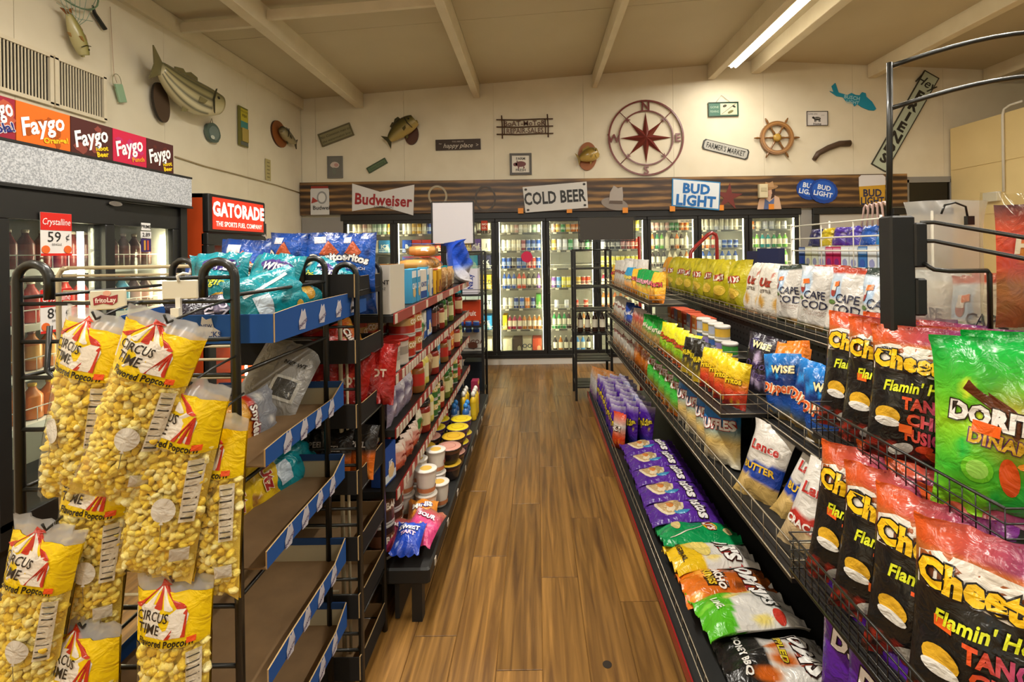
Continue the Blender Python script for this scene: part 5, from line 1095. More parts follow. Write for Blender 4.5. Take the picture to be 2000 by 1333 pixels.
yel = bag(.22, .3, .07, blobs(bands((.3, 'd8d0b0'), (.36, 'b9b03a'), (1, 'd9b41c')), [('b98a1c', 4, .06, .12, .4, .9), ('8a5a2a', 3, .05, .09, .4, .7)], 6), [('Utz', .0, .22, .04, '9a2420', dict(bold=.05, outline='e8d8b0'))], (14, 18), 47).mesh('chip_bag')
put(yel, 'chip_bag', T(-.98, 1.42, .84) @ FB @ RZ(-72) @ RX(-72) @ SC(.9), 'yellow chip bag lying along the front of the third tray', 'chip bag')
put(yel, 'chip_bag', T(-1.0, 1.3, .84) @ FB @ RZ(-82) @ RX(-72) @ SC(.9), 'yellow chip bag lying lowest, next to the popcorn on the third tray', 'chip bag')
# bags in the dark trays
redb = bag(.16, .25, .07, blobs(grad((0, '7a1410'), (.6, 'a81e18'), (1, '8a1a16')), [('5a1010', 4, .06, .12, .1, .9), ('c9402a', 3, .05, .08, .4, .9), ('c9b9a8', 2, .04, .06, .05, .2)], 7), [('HOT', .0, .13, .03, 'e0c8b0', dict(bold=.04))], (12, 18), 51, wr=1.4).mesh('snack_bag')
for i, (x, y, rz) in enumerate(((-.83, 1.84, 4), (-.76, 1.9, -8), (-.72, 1.99, 10), (-.86, 1.98, -4), (-.68, 2.02, -3))): put(redb, 'snack_bag', T(x, y, .972) @ FB @ RZ(rz) @ RX(-10), f'shiny red snack bag in the third dark tray, {nth(i)} from its front', 'snack bag', 'red snack bags in the dark tray')
chee = bag(.2, .27, .06, blobs(grad((0, 'a81c16'), (.5, 'b83020'), (1, 'c98a2a')), [('d8b030', 5, .06, .12, .3, .9), ('6a1410', 3, .06, .1, .1, .6)], 8), [('Chili', .0, .17, .034, 'e8d8c8', dict(bold=.05, outline='4a1410'))], (12, 18), 52).mesh('snack_bag')
put(chee, 'snack_bag', T(-.83, 1.85, 1.225) @ FB @ RZ(-60) @ RX(-66) @ SC(.8), 'red and yellow snack bag spilling over the second dark tray', 'snack bag', 'snack bags in the second dark tray')
put(chee, 'snack_bag', T(-.95, 1.86, 1.225) @ FB @ RZ(-75) @ RX(-70) @ SC(.8), 'red and yellow snack bag lying deeper in the second dark tray', 'snack bag', 'snack bags in the second dark tray')
orb = bag(.13, .2, .06, blobs(grad((0, 'c86a1c'), (.45, 'b8581c'), (.55, '2a2420'), (1, '1c1a18')), [('e09a4a', 3, .06, .1, .1, .35)], 9), [('PEEL', .0, .13, .02, 'd8d0c8', dict(bold=.03))], (12, 16), 53).mesh('snack_bag')
for i in range(4): put(orb, 'snack_bag', T(-.93 + i * .075, 1.83 + .04 * (i % 2), .732) @ FB @ RX(-14) @ RZ(5 - i * 3), f'black and orange snack bag in the fourth dark tray, {nth(i)} from the cream post', 'snack bag', 'orange snack bags in the dark tray')

# ================================================================== canned goods shelving (faces the aisle, +X)
GY0, GY1 = 2.1, 4.4
gd = empty('gondola_shelving', T(-1.05, GY0, 0), 'black grocery shelving with red price strips left of the aisle', 'store shelving'); GL = GY1 - GY0
ob('back_panel', MB().box((0, GL / 2, .68), (.03, GL, 1.32), 'shelf_black'), None, gd)
GZ = [1.33, 1.067, .835, .57]; GX = .43
stripm = MB().box((0, GL / 2, 0), (.006, GL, .046), 'paint', '8e221c').mesh('price_strip'); tagm = MB().box((0, 0, 0), (.003, .036, .04), 'paint', 'c4b9a8').mesh('price_tag')
rt = random.Random(11)
for k, z in enumerate(GZ):
    ob('shelf', MB().box((GX / 2, GL / 2, z - .017), (GX - .01, GL, .03), 'shelf_black'), None, gd)
    st = ob('price_strip', stripm, T(GX, 0, z - .017), gd)
    y = .02
    while y < GL - .03:
        if not (k == 0 and .06 < y < .2): ob('price_tag', tagm, T(.004, y, 0), st)
        y += rt.choice((.05, .06, .075, .1)) if k else rt.choice((.05, .06, .2, .3))
ob('deck', MB().cbox((.29, GL / 2 + .12, .205), (.56, GL + .26, .07), .008, 'shelf_black'), None, gd)
ob('kick_plate', MB().box((.42, GL / 2 + .12, .09), (.02, GL + .2, .17), 'black_metal'), None, gd)
dk_ = MB()
for q in range(8): dk_.box((.572, .1 + q * .31, .205), (.003, .035, .03), 'paint', 'bdb3a4')
ob('price_tag', MB().box((.572, .1, .205), (.003, .03, .03), 'paint', 'bdb3a4'), None, gd)
for q in range(1, 8): ob('price_tag', MB().box((.572, .1 + q * .31, .205), (.003, .035, .03), 'paint', 'bdb3a4'), None, gd)
ob('leg', MB().box((.51, .03, .086), (.045, .05, .172), 'black_metal'), None, gd); ob('leg', MB().box((.1, .03, .086), (.045, .05, .172), 'black_metal'), None, gd)
# ---- products
def can_kit(h, r, col, band, lid=None, txt=None, tc='f0e4d0', n=16):
    def mk():
        b = MB().lathe([(r, 0), (r, h * .06), (r * .985, h * .08), (r * .985, h * .4), (r * .985, h * .72), (r * .985, h * .92), (r, h * .94), (r, h)], n, 'plastic', cols=['b0aca4', 'b0aca4', col, band, col, 'b0aca4', 'b0aca4'], col=H('b0aca4'))
        if txt: b.text(txt, h * .2, None, tc, 'plastic', bold=.03, fn=lambda x, y, z: (r * 1.005 * math.sin(x / r), h * .56 + y, r * 1.005 * math.cos(x / r)), sx=.8)
        k = [('can_body', b.mesh('can_body'))]
        if lid: k.append(('lid', MB().lathe([(r * 1.04, h * .93), (r * 1.04, h * 1.03), (r * .98, h * 1.045)], n, 'plastic', lid, cols=[lid, lid]).mesh('lid')))
        return k
    return cached(('cank', h, r, col, str(band), lid, txt), mk)
def jar_kit(h, r, col, lab, lid):
    return cached(('jark', h, r, col, lab, lid), lambda: [('jar_body', MB().lathe([(r * .9, 0), (r, h * .05), (r, h * .25), (r, h * .65), (r, h * .75), (r * .8, h * .84)], 14, 'plastic', cols=[col, col, lab, col, col], col=H(col)).mesh('jar_body')), ('lid', MB().lathe([(r * .84, h * .83), (r * .84, h * .98), (r * .78, h)], 14, 'plastic', lid, cols=[lid, lid]).mesh('lid'))])
def squeeze_kit(h, r, col, lab, cap):
    return cached(('sq', h, r, col, lab, cap), lambda: [('bottle_body', MB().lathe([(r * .9, 0), (r, h * .06), (r * .95, h * .2), (r * .95, h * .6), (r, h * .68), (r * .4, h * .84)], 14, 'plastic', cols=[col, col, lab, col, col], col=H(col), M=SC(1, 1, .75)).mesh('bottle_body')), ('cap', MB().lathe([(r * .5, h * .82), (r * .5, h * .93), (r * .22, h)], 10, 'plastic', cap, cols=[cap, cap]).mesh('cap'))])
def box_kit(w, h, d, col, txt, tc, band=None, art=None, side=None): return cached(('bx', w, h, d, col, txt), lambda: carton(w, h * 1.12, d, col, txt, tc, side, band, .16, 0, 'card', art))
def pouch_kit(w, h, t, cols, txt, tc, seed): return cached(('pou', w, h, cols, txt, seed), lambda: bag(w, h, t, blobs(bands((.35, cols[0]), (.7, cols[1]), (1, cols[2]), wob=.04), [(cols[3], 4, .07, .14, .1, .9)], seed), [(txt, 0, h * .6, h * .1, tc, dict(bold=.04))] if txt else [], (10, 14), seed))
def cup_kit(txt='NOODLES', col='d8d0c4', tc='9a3a30', lid='cfc8be', h=.105, r=.047):
    def mk():
        b = MB().lathe([(r * .72, 0), (r * .75, h * .05), (r * .86, h * .4), (r * .95, h * .8), (r, h * .96), (r * 1.04, h * .97), (r * 1.04, h)], 18, 'plastic', cols=[col, col, col, col, col, lid], col=H(col))
        for i, s_ in enumerate((txt, 'CUP')):
            b.text(s_, h * .15, None, tc, 'plastic', bold=.03, fn=lambda x, y, z: (r * .97 * math.sin(x / (r * .97)), h * (.5 - .0) + (h * .17 if i else 0) + y, r * .97 * math.cos(x / (r * .97))), sx=.75)
        b.lathe([(r * .86, h * .12), (r * .9, h * .3)], 18, 'plastic', 'b0603a', cols=['b8734a'], caps=False)
        return [('cup_body', b.mesh('cup_body')), ('lid', MB().lathe([(r * 1.03, h), (r * 1.0, h * 1.012), (r * .55, h * 1.014), (r * .5, h * 1.016)], 18, 'plastic', lid, cols=[lid, lid, 'c9a24a']).mesh('lid'))]
    return cached(('cup', txt, col, lid, h), mk)
def bowl_kit(col, lid, h=.09, r=.07): return cached(('bowl', col, lid), lambda: [('bowl_body', MB().lathe([(r * .7, 0), (r * .78, h * .1), (r * .95, h * .7), (r, h * .9), (r * 1.06, h * .92), (r * 1.06, h)], 20, 'plastic', cols=[col, col, mixc(H(col), (1, .5, .3), .25), col, col], col=H(col)).mesh('bowl_body')), ('lid', MB().lathe([(r * 1.05, h), (r * 1.02, h * 1.03), (r * .6, h * 1.035), (r * .55, h * 1.04)], 20, 'plastic', lid, cols=[lid, lid, mixc(H(lid), (.4, .1, .1), .4)]).mesh('lid'))])
ITEM = {
 'coffee': (lambda: can_kit(.116, .068, 'a02a1c', H('b89058'), None, 'COFFEE'), .142, 'coffee_can', 'can', 'red and tan coffee can'),
 'tub': (lambda: can_kit(.12, .07, 'b8ada0', H('8f857a'), 'a8231c'), .15, 'coffee_tub', 'tub', 'silver tub with a wide red lid'),
 'soup': (lambda: can_kit(.105, .036, '9a2a20', H('d8c8b0'), None, None), .078, 'soup_can', 'can', 'red and white soup can'),
 'bean': (lambda: can_kit(.11, .037, '4a2c20', H('7a4a30'), None, 'BEANS'), .08, 'bean_can', 'can', 'brown bean can'),
 'bigbean': (lambda: can_kit(.15, .06, '3a241a', H('6a4430'), None, 'BAKED'), .13, 'baked_bean_can', 'can', 'large dark brown bean can'),
 'veg': (lambda: can_kit(.11, .037, '3f6a34', H('c9b060'), None, 'CORN'), .08, 'vegetable_can', 'can', 'green and yellow vegetable can'),
 'jar': (lambda: jar_kit(.175, .046, '8a2a1c', 'd8c090', '2f2a26'), .092, 'sauce_jar', 'jar', 'red sauce jar with dark lid'),
 'pickle': (lambda: jar_kit(.19, .047, '5f6a2a', 'c9c490', '2f6a34'), .1, 'pickle_jar', 'jar', 'green pickle jar'),
 'pb': (lambda: jar_kit(.16, .046, '8a5a2c', 'b8342a', 'a82a24'), .092, 'peanut_butter_jar', 'jar', 'peanut butter jar with red lid'),
 'mayo': (lambda: squeeze_kit(.2, .04, 'd0c05a', 'd8d0a8', '2a3f9a'), .09, 'dressing_bottle', 'bottle', 'yellow dressing bottle with blue cap'),
 'ketch': (lambda: squeeze_kit(.2, .038, '8e1f18', 'b8a890', 'd0c8bc'), .085, 'ketchup_bottle', 'bottle', 'red ketchup bottle'),
 'wine': (lambda: squeeze_kit(.22, .036, '2c1512', '8a4a3a', '1f1a18'), .08, 'syrup_bottle', 'bottle', 'dark syrup bottle'),
 'obox': (lambda: box_kit(.11, .17, .05, 'c86a1e', 'RICE', 'f0dcc0', (.2, .2, H('a83a1c')), (.25, .16, 'e0a850', 0, .3)), .118, 'food_box', 'box', 'orange food box'),
 'bbox': (lambda: box_kit(.12, .15, .06, '23458f', 'JIF', 'e0e4ea', (.15, .2, H('c9ccd0')), (.25, .2, 'd0b080', .1, .3)), .128, 'food_box', 'box', 'blue baking mix box'),
 'rbox': (lambda: box_kit(.11, .17, .05, 'b02a20', 'MAC', 'f0e4d0', (.5, .3, H('d8d0c0'))), .118, 'food_box', 'box', 'red and white food box'),
 'lbox': (lambda: box_kit(.1, .16, .06, '3f8fb8', 'CRAX', 'f0f0f0', (.85, .2, H('d8d8d8')), (.3, .15, 'c9a870', 0, .3)), .108, 'cracker_box', 'box', 'light blue cracker box'),
 'wbox': (lambda: box_kit(.11, .15, .06, 'cfc8bc', 'OATS', '2a4a8a', (.15, .25, H('2a4a8a'))), .118, 'food_box', 'box', 'white and blue food box'),
 'ybox': (lambda: box_kit(.12, .13, .06, 'd0a028', 'PIES', '6a2418', (.15, .25, H('8a4a20')), (.3, .2, '8a5a30', 0, .35)), .128, 'snack_box', 'box', 'yellow snack cake box'),
 'gpouch': (lambda: pouch_kit(.13, .16, .04, ('d8d0b0', '3f7a3a', 'e0d8c0', 'c04a2a'), 'SOUP', '2a5a2a', 61), .12, 'soup_pouch', 'pouch', 'green and cream soup pouch'),
 'cpouch': (lambda: pouch_kit(.15, .17, .06, ('8a7f90', '6a6078', 'a8a2b0', 'cfcad4'), '', 'ffffff', 62), .13, 'clear_pouch', 'pouch', 'clear and lilac food pouch'),
 'npouch': (lambda: pouch_kit(.14, .13, .06, ('c05a3a', 'd09080', 'd8c0b0', 'b03a2a'), 'RAMEN', '8a1f18', 63), .13, 'noodle_pouch', 'pouch', 'pink and orange noodle pouch'),
 'brown': (lambda: pouch_kit(.13, .16, .05, ('6a4a30', '8a6440', 'a88050', 'c9a878'), '', 'ffffff', 64), .12, 'brown_pouch', 'pouch', 'brown sugar pouch'),
}
def shelf_row(ori, base, step_dir, seq, where, group, stack=()):
    """put products one after another along a shelf; base = first corner, step_dir = unit vector"""
    p = Vector(base); cnt = {}; tot = {}
    q = random.Random(len(where) * 7 + len(seq))
    for code in seq:
        if code.startswith('_'): p = p + Vector(step_dir) * float(code[1:]); continue
        kf, wd, nm, cat, desc = ITEM[code]; k = kf(); i = cnt.get(desc, 0); cnt[desc] = i + 1
        c = p + Vector(step_dir) * wd / 2
        put(k, nm, T(c) @ ori @ RY(q.uniform(-10, 10)), f'{desc}, {nth(i)} along the {where}', cat, f'{desc}s on the {where}')
        if code in stack:
            h = {'coffee': .117, 'soup': .106, 'bean': .111, 'veg': .111, 'bigbean': .151}[code]
            put(k, nm, T(c + Vector((0, 0, h))) @ ori @ RY(q.uniform(-20, 20)), f'stacked upper {desc}, {nth(i)} along the {where}', cat, f'{desc}s on the {where}')
        p = p + Vector(step_dir) * wd
XF = -1.05 + GX
Yp = (0, 1, 0)
shelf_row(FL, (XF - .04, GY0 + .46, 1.331), Yp, ['lbox', 'lbox', 'wbox', 'lbox', 'wbox', 'ybox', 'ybox', 'brown', 'ybox', 'brown'], 'top grocery shelf', '')
shelf_row(FL, (XF - .075, GY0 + .02, 1.068), Yp, ['tub', 'tub', 'coffee', 'coffee', 'gpouch', 'gpouch', 'wbox', 'bbox', 'wine', 'wine', 'jar', 'pickle', 'ketch', 'wine', 'pickle', 'rbox', 'obox', 'rbox', 'jar', 'wbox'], 'second grocery shelf', '', ('coffee',))
shelf_row(FL, (XF - .22, GY0 + .03, 1.068), Yp, ['coffee', 'coffee', 'coffee', 'coffee', 'rbox', 'obox', 'wbox', 'rbox', 'obox', 'rbox', 'wbox', 'bbox', 'rbox', 'obox', 'wbox'], 'second shelf back row', '', ('coffee',))
shelf_row(FL, (XF - .2, GY0 + .03, .836), Yp, ['rbox', 'cpouch', 'obox', 'rbox', 'ybox', 'wbox', 'bbox', 'obox', 'rbox', 'lbox', 'rbox', 'obox', 'wbox', 'rbox', 'bbox', 'obox'], 'third shelf back row', '')
shelf_row(FL, (XF - .2, GY0 + .03, .571), Yp, ['bbox', 'obox', 'rbox', 'ybox', 'rbox', 'wbox', 'obox', 'rbox', 'lbox', 'bbox', 'rbox', 'obox', 'wbox', 'rbox', 'bbox', 'obox'], 'fourth shelf back row', '')
shelf_row(FL, (XF - .052, GY0 + .02, .836), Yp, ['cpouch', 'cpouch', 'cpouch', 'obox', 'pb', 'mayo', 'mayo', 'brown', 'jar', 'ybox', 'lbox', 'pb', 'rbox', 'ketch', 'rbox', 'obox', 'jar', 'pickle', 'brown'], 'third grocery shelf', '')
shelf_row(FL, (XF - .052, GY0 + .02, .571), Yp, ['bbox', 'npouch', 'npouch', 'npouch', 'gpouch', 'jar', 'wine', 'mayo', 'veg', 'veg', 'jar', 'brown', 'pickle', 'pickle', 'soup', 'rbox', 'veg', 'pb', 'rbox', 'ketch'], 'fourth grocery shelf', '', ('veg', 'soup'))
shelf_row(FL, (XF - .1, GY0 + .03, .242), Yp, ['bigbean', 'bigbean', 'soup', 'soup', 'soup', 'veg', 'veg', 'jar', 'jar', 'bean', 'bean', 'bean', 'wine', 'pickle', 'bean', 'veg', 'soup', 'soup', 'bean', 'bean', 'veg'], 'bottom deck back row', '', ('bigbean', 'soup', 'veg', 'bean'))
# deck, front row: candy bags, noodle cups, bowls, bottles
dz = .242
XD = -.56
cb1 = bag(.15, .2, .07, blobs(grad((0, 'b83a6a'), (.5, 'd0487c'), (1, '9a5a3a')), [('d8a02a', 3, .06, .12, .1, .5), ('e8c0d0', 3, .05, .1, .4, .9)], 11), [('SOUR', 0, .13, .022, 'f0e0e8', dict(bold=.05, outline='6a1a3a'))], (14, 18), 71).mesh('candy_bag')
cb2 = bag(.13, .17, .07, blobs(grad((0, '1c3a9a'), (1, '2a50c0')), [('b8c4e8', 4, .05, .1, .2, .9)], 12), [('SWEET', 0, .11, .02, 'e8e8f4', dict(bold=.05, outline='101c5a')), ('TART', 0, .08, .018, 'e8c0d0', dict(bold=.05))], (14, 18), 72).mesh('candy_bag')
cb3 = bag(.15, .16, .08, blobs(grad((0, 'c06a1c'), (1, 'd8882a')), [('e8b860', 3, .06, .1, .3, .9)], 13), [('MINIS', 0, .09, .026, 'f0ead8', dict(bold=.05, outline='3a3a8a'))], (14, 18), 73).mesh('candy_bag')
LIE = Matrix(((0, 1, 0, 0), (-1, 0, 0, 0), (0, 0, 1, 0), (0, 0, 0, 1)))    # lies face up, top towards +X
LIY = Matrix(((1, 0, 0, 0), (0, 1, 0, 0), (0, 0, 1, 0), (0, 0, 0, 1)))     # lies face up, top towards +Y
put(cb1, 'candy_bag', T(-.665, 2.13, dz + .04) @ RX(12), 'pink and gold candy bag at the shelf side of the deck end', 'candy bag', 'pink candy bags on the deck')
put(cb1, 'candy_bag', T(-.565, 2.17, dz + .06) @ RZ(-12) @ RX(12) @ RY(12), 'pink candy bag leaning over the deck edge', 'candy bag', 'pink candy bags on the deck')
put(cb2, 'candy_bag', T(-.585, 2.07, dz + .07) @ RX(16), 'bright blue candy bag at the near end of the deck', 'candy bag')
put(cb3, 'candy_bag', T(-.57, 2.32, dz + .05) @ RZ(8) @ RX(16), 'orange mini candy bag in front of the noodle cups', 'candy bag')
q = random.Random(9)
ck = cup_kit()
for j, (y, x) in enumerate([(2.5, -.70), (2.5, -.585), (2.62, -.66), (2.62, -.545), (2.74, -.70), (2.74, -.585)]):
    put(ck, 'noodle_cup', T(x, y, dz) @ FL @ RY(40 + q.uniform(-15, 15)) @ SC(1.16), f'white instant noodle cup on the deck, bottom layer, {nth(j)} from the near end', 'noodle cup', 'noodle cups on the deck')
    if j != 3: put(ck, 'noodle_cup', T(x, y, dz + .126) @ FL @ RY(40 + q.uniform(-15, 15)) @ SC(1.16), f'white instant noodle cup on the deck, upper layer, {nth(j)} from the near end', 'noodle cup', 'noodle cups on the deck')
bk = [bowl_kit('2a201c', 'c9a02a'), bowl_kit('2a201c', 'c08a7a'), bowl_kit('3a2a58', 'd0b81e')]
for j in range(4):
    for lv in range(2):
        put(bk[(j + lv) % 2 if j < 2 else 2], 'noodle_bowl', T(-.545, 2.93 + j * .16, dz + lv * .098) @ FL @ RY(q.uniform(-30, 30)), f'black noodle bowl on the deck, {["bottom", "upper"][lv]} layer, {nth(j)} from the cups', 'noodle bowl', 'noodle bowls on the deck')
        put(bk[(j + lv + 1) % 2 if j < 2 else 2], 'noodle_bowl', T(-.70, 2.93 + j * .16, dz + lv * .098) @ FL @ RY(q.uniform(-30, 30)), f'black noodle bowl on the deck behind, {["bottom", "upper"][lv]} layer, {nth(j)} from the cups', 'noodle bowl', 'noodle bowls on the deck')
for j in range(4): put(squeeze_kit(.2, .036, '2f5f9a', 'c9d0d8', '2f7fc8'), 'cleaner_bottle', T(-.56 - .09 * (j % 2), 3.72 + .085 * (j // 2), dz) @ FL, f'blue capped bottle on the deck past the bowls, {nth(j)} from the near end', 'bottle', 'blue capped bottles on the deck')
for j in range(6): put(squeeze_kit(.23, .036, 'c9a41e', 'd0b02a', 'd8d4c8'), 'cleaner_bottle', T(-.53 - .08 * (j % 2), 3.93 + .08 * (j // 2), dz) @ FL, f'yellow bottle with white cap on the far deck, {nth(j)} from the near end', 'bottle', 'yellow bottles on the deck')
put(box_kit(.1, .2, .06, '8a2440', 'BAGS', 'e8d0b0', (.9, .15, H('d0a050'))), 'food_box', T(-.53, 4.3, dz) @ FL, 'crimson and gold box at the far end of the deck', 'box')
# top of the shelving: shipping cartons, buns, blue bag
r = empty('shipping_carton', T(-.69, GY0 + .13, 1.332) @ FL @ RY(0), 'white printed shipping carton standing open on the top shelf', 'carton')
cw, chh, cd = .22, .215, .3
ob('body', MB().box((0, chh / 2, cd / 2 - .1), (cw, chh, .004), 'card', cols=['c9c2b2'] * 6).box((-cw / 2, chh / 2, -.1), (.004, chh, cd), 'card', 'cdc6b8').box((cw / 2, chh / 2, -.1), (.004, chh, cd), 'card', '9a7040').box((0, chh / 2, -cd / 2 - .1), (cw, chh, .004), 'card', '9a7040').box((0, .003, -.1), (cw, .005, cd), 'card', '9a7040'), None, r)
ob('lettering', MB().text('1 CONT', .018, T(-cw / 2 - .004, .14, -.0) @ RY(-90), '2a2622', 'card', bold=.03).text('24/12 OZ', .011, T(-cw / 2 - .004, .112, -.0) @ RY(-90), '3a3632', 'card'), None, r)
ob('flap', MB().box((cw / 2 + .02, chh - .07, -.02), (.004, .14, .12), 'card', 'a87a44', RZ(-8)), None, r)
r2 = empty('display_box', T(-.86, 1.9, 1.33), None); bpy.data.objects.remove(r2)
for j, (y, z) in enumerate(((3.05, 1.49), (3.3, 1.49), (3.2, 1.575))):
    bun = MB(); n_ = 6
    for s_ in range(4):
        bun.lathe([(.004, -.085), (.026, -.078), (.031, -.04), (.031, .04), (.026, .078), (.004, .085)], 10, 'plastic', 'b8803c', cols=['b8803c', 'c08a44', 'c9964e', 'c08a44', 'b8803c'], M=T(-.09 + s_ * .06, .035, 0) @ RX(90))
    r = empty('bun_pack', T(-.75, y, z) @ FL @ RY(6 * j), ['bag of hot dog buns lying on the snack cake boxes, nearer one', 'bag of hot dog buns lying on the snack cake boxes, farther one', 'topmost bag of hot dog buns with a blue band'][j], 'bread', 'bags of buns on the top shelf')
    ob('buns', bun, None, r); ob('wrapper', bag(.31, .2, .095, lambda u, v: (1, 1, 1), (), (12, 10), 80 + j, mat='film'), T(0, .035, .1) @ RX(-90), r)
    ob('label_band', MB().box((.0, .082, 0), (.05, .004, .16), 'paint', '3a5fb0' if j == 2 else 'b03a2c'), None, r)
put(bag(.32, .36, .2, blobs(grad((0, 'b8b4b4'), (.3, 'a8a8b8'), (.45, '1f4fc4'), (1, '1a48c0')), [('3a6fe0', 5, .06, .12, .5, .95), ('c0bcbc', 3, .08, .12, .05, .3)], 15), (), (16, 18), 90, wr=2.2).mesh('paper_towel_bag'), 'paper_towel_bag', T(-.68, 4.25, 1.332) @ FL @ RX(-8), 'crumpled blue and clear plastic pack at the far end of the top shelf', 'plastic pack')

# ================================================================== black end racks near the cooler
def end_rack(x0, x1, y0, y1, zt, levels, lab):
    k = empty('end_rack', T((x0 + x1) / 2, (y0 + y1) / 2, 0), lab, 'wire rack'); hx, hy = (x1 - x0) / 2, (y1 - y0) / 2
    for sx in (-1, 1):
        for sy in (-1, 1): ob('post', MB().box((sx * hx, sy * hy, zt / 2), (.025, .025, zt), 'black_metal'), None, k)
    for z in levels:
        ob('shelf', MB().box((0, 0, z), (2 * hx, 2 * hy, .014), 'shelf_black'), None, k)
        f = MB()
        for dz_ in (.03, .06): f.tube([(-hx, -hy, z + dz_), (hx, -hy, z + dz_)], .003, 'black_wire', 4)
        ob('shelf_rail', f, None, k)
    ob('top_bar', MB().tube([(-hx, -hy, zt), (hx, -hy, zt)], .01, 'black_wire', 6).tube([(-hx, hy, zt), (hx, hy, zt)], .01, 'black_wire', 6), None, k)
    return k
end_rack(-1.2, -.565, 4.98, 5.32, 1.6, (.14, .55, .83, 1.15), 'black open rack at the far end of the canned goods shelving')
end_rack(.4, .78, 5.16, 5.52, 1.6, (.14, .42, .7, .95, 1.2, 1.4), 'black open rack at the far end of the chip shelving')
for j, (x, w_, h_, c, tx, tcol, z, cn) in enumerate(((-.7, .16, .26, 'd0ccd4', 'Natty', '2a3a8a', 1.158, 'white beer carton with blue lettering'), (-.9, .2, .3, '1a8f98', '', 'ffffff', 1.158, 'teal drinks carton'), (-.7, .2, .24, 'c0401e', 'Fruit', 'f0e0d0', .838, 'orange red drinks carton'), (-.95, .22, .2, '2a2826', '', 'ffffff', .838, 'black drinks carton'), (-.68, .2, .2, 'c9c4b8', 'COCOA', '6a4030', .558, 'white carton with a brown picture'), (-.68, .2, .3, '20262e', '', 'ffffff', .148, 'dark drinks carton'), (-.92, .2, .3, '2a4a9a', '', 'ffffff', .148, 'blue drinks carton'))):
    put(carton(w_, h_, .2, c, tx, tcol, art=(.25, .2, '6a4030' if tx == 'COCOA' else mixc(H(c), (0, 0, 0), .3), 0, .3) if j in (1, 4) else None, rot=90 if tx == 'Natty' else 0, th=.22).mesh('carton'), 'drinks_carton', T(x, 5.08, z) @ FB, f'{cn} on the rack past the canned goods', 'carton', 'cartons on the end rack')
for j in range(3): put(drink('c' + '2350a8')[0], 'drink_can', T(-.64 - j * .08, 5.06, .76) @ FB, f'blue can on the carton rack past the canned goods, {nth(j)} from the aisle', 'can', 'blue cans on the end rack')
for j in range(4): put(drink('b' + '3a241a')[0], 'bottle', T(.46 + j * .08, 5.26, .708) @ FB, f'dark bottle on the open rack by the chip shelving, {nth(j)} from the aisle', 'bottle', 'bottles on the open rack')
# hanging signs above the racks
def back_sign(px0, py0, px1, py1, Y, col, lab, z_rack):
    a, c = PY(px0, py0, Y), PY(px1, py1, Y); wd, hg = c.x - a.x, a.z - c.z
    r = empty('aisle_sign', T((a.x + c.x) / 2, Y, (a.z + c.z) / 2) @ FB, lab, 'sign board')
    ob('board', MB().box((0, 0, 0), (wd - .02, hg - .02, .008), 'card', col), None, r)
    f = MB()
    for x, y, p, q_ in ((0, hg / 2, wd, .012), (0, -hg / 2, wd, .012), (-wd / 2, 0, .012, hg), (wd / 2, 0, .012, hg)): f.box((x, y, 0), (p, q_, .014), 'black_metal')
    ob('frame', f, None, r)
    ob('stem', MB().box((0, -hg / 2 - (c.z - z_rack) / 2, -.006), (.014, c.z - z_rack, .012), 'black_metal'), None, r)
back_sign(843, 395, 926, 477, 4.97, 'c9c5c8', 'blank white sign board standing above the carton rack', 1.605)
back_sign(1130, 424, 1240, 470, 5.15, '3f3b36', 'blank dark grey sign board above the open rack by the chips', 1.605)

# ================================================================== chip shelving right of the aisle (faces -X)
CG = empty('chip_shelving', T(1.24, 0, 0), 'long black chip shelving with chrome wire fronts right of the aisle', 'store shelving')
RY0, RY1 = .74, 5.06; RL = RY1 - RY0
ob('back_panel', MB().box((0, (RY0 + RY1) / 2, .62), (.03, RL, 1.2), 'shelf_black'), None, CG)
pg = MB()
for i in range(60):
    for j in range(5): pg.box((-.016, 1.5 + i * .045, 1.02 + j * .036), (.002, .012, .012), 'paint', '0a0908')
ob('peg_holes', pg, None, CG)['kind'] = 'stuff'
ob('deck', MB().cbox((-.37, (RY0 + RY1) / 2, .095), (.72, RL, .07), .008, 'shelf_black'), None, CG)
ob('kick_plate', MB().box((-.68, (RY0 + RY1) / 2, .03), (.02, RL, .06), 'black_metal'), None, CG)
ob('red_strip', MB().box((-.733, (RY0 + RY1) / 2, .105), (.006, RL, .05), 'plastic', '8e1f20'), None, CG)
def fence(x, y0, y1, z, h, n=3, mat='steel_wire', step=.085, r=.0019, par=CG, ends=None, name='wire_front'):
    f = MB()
    for i in range(n): f.tube([(x, y0, z + h * i / (n - 1)), (x, y1, z + h * i / (n - 1))], r * (1.7 if i in (0, n - 1) else 1), mat, 5)
    y = y0
    while y <= y1 + 1e-6: f.tube([(x, y, z), (x, y, z + h)], r * .8, mat, 4); y += step
    if ends:
        for yy_ in (y0, y1):
            for i in range(n): f.tube([(x, yy_, z + h * i / (n - 1)), (x + ends, yy_, z + h * i / (n - 1))], r, mat, 5)
    return ob(name, f, None, par)
def lvl(x0, x1, y0, y1, z, h, **kw):
    """a wire fronted shelf: x0 is the aisle side, x1 the back (world X); z the floor, z + h the top rail"""
    s_ = ob('shelf', MB().box(((x0 + x1) / 2 - 1.24, (y0 + y1) / 2, z - .008), (x1 - x0, y1 - y0, .014), 'shelf_black'), None, CG)
    fence(x0 - 1.24, y0, y1, z, h, ends=(x1 - x0) * .9, **kw)
fence(-.70, 1.45, RY1 - .05, .133, .05, 2)
lvl(.71, 1.2, 1.38, 5.0, .66, .1)            # A
lvl(.71, 1.0, 1.9, 5.0, .95, .075)           # M
lvl(.71, .96, 3.1, 5.0, 1.245, .06)          # L1
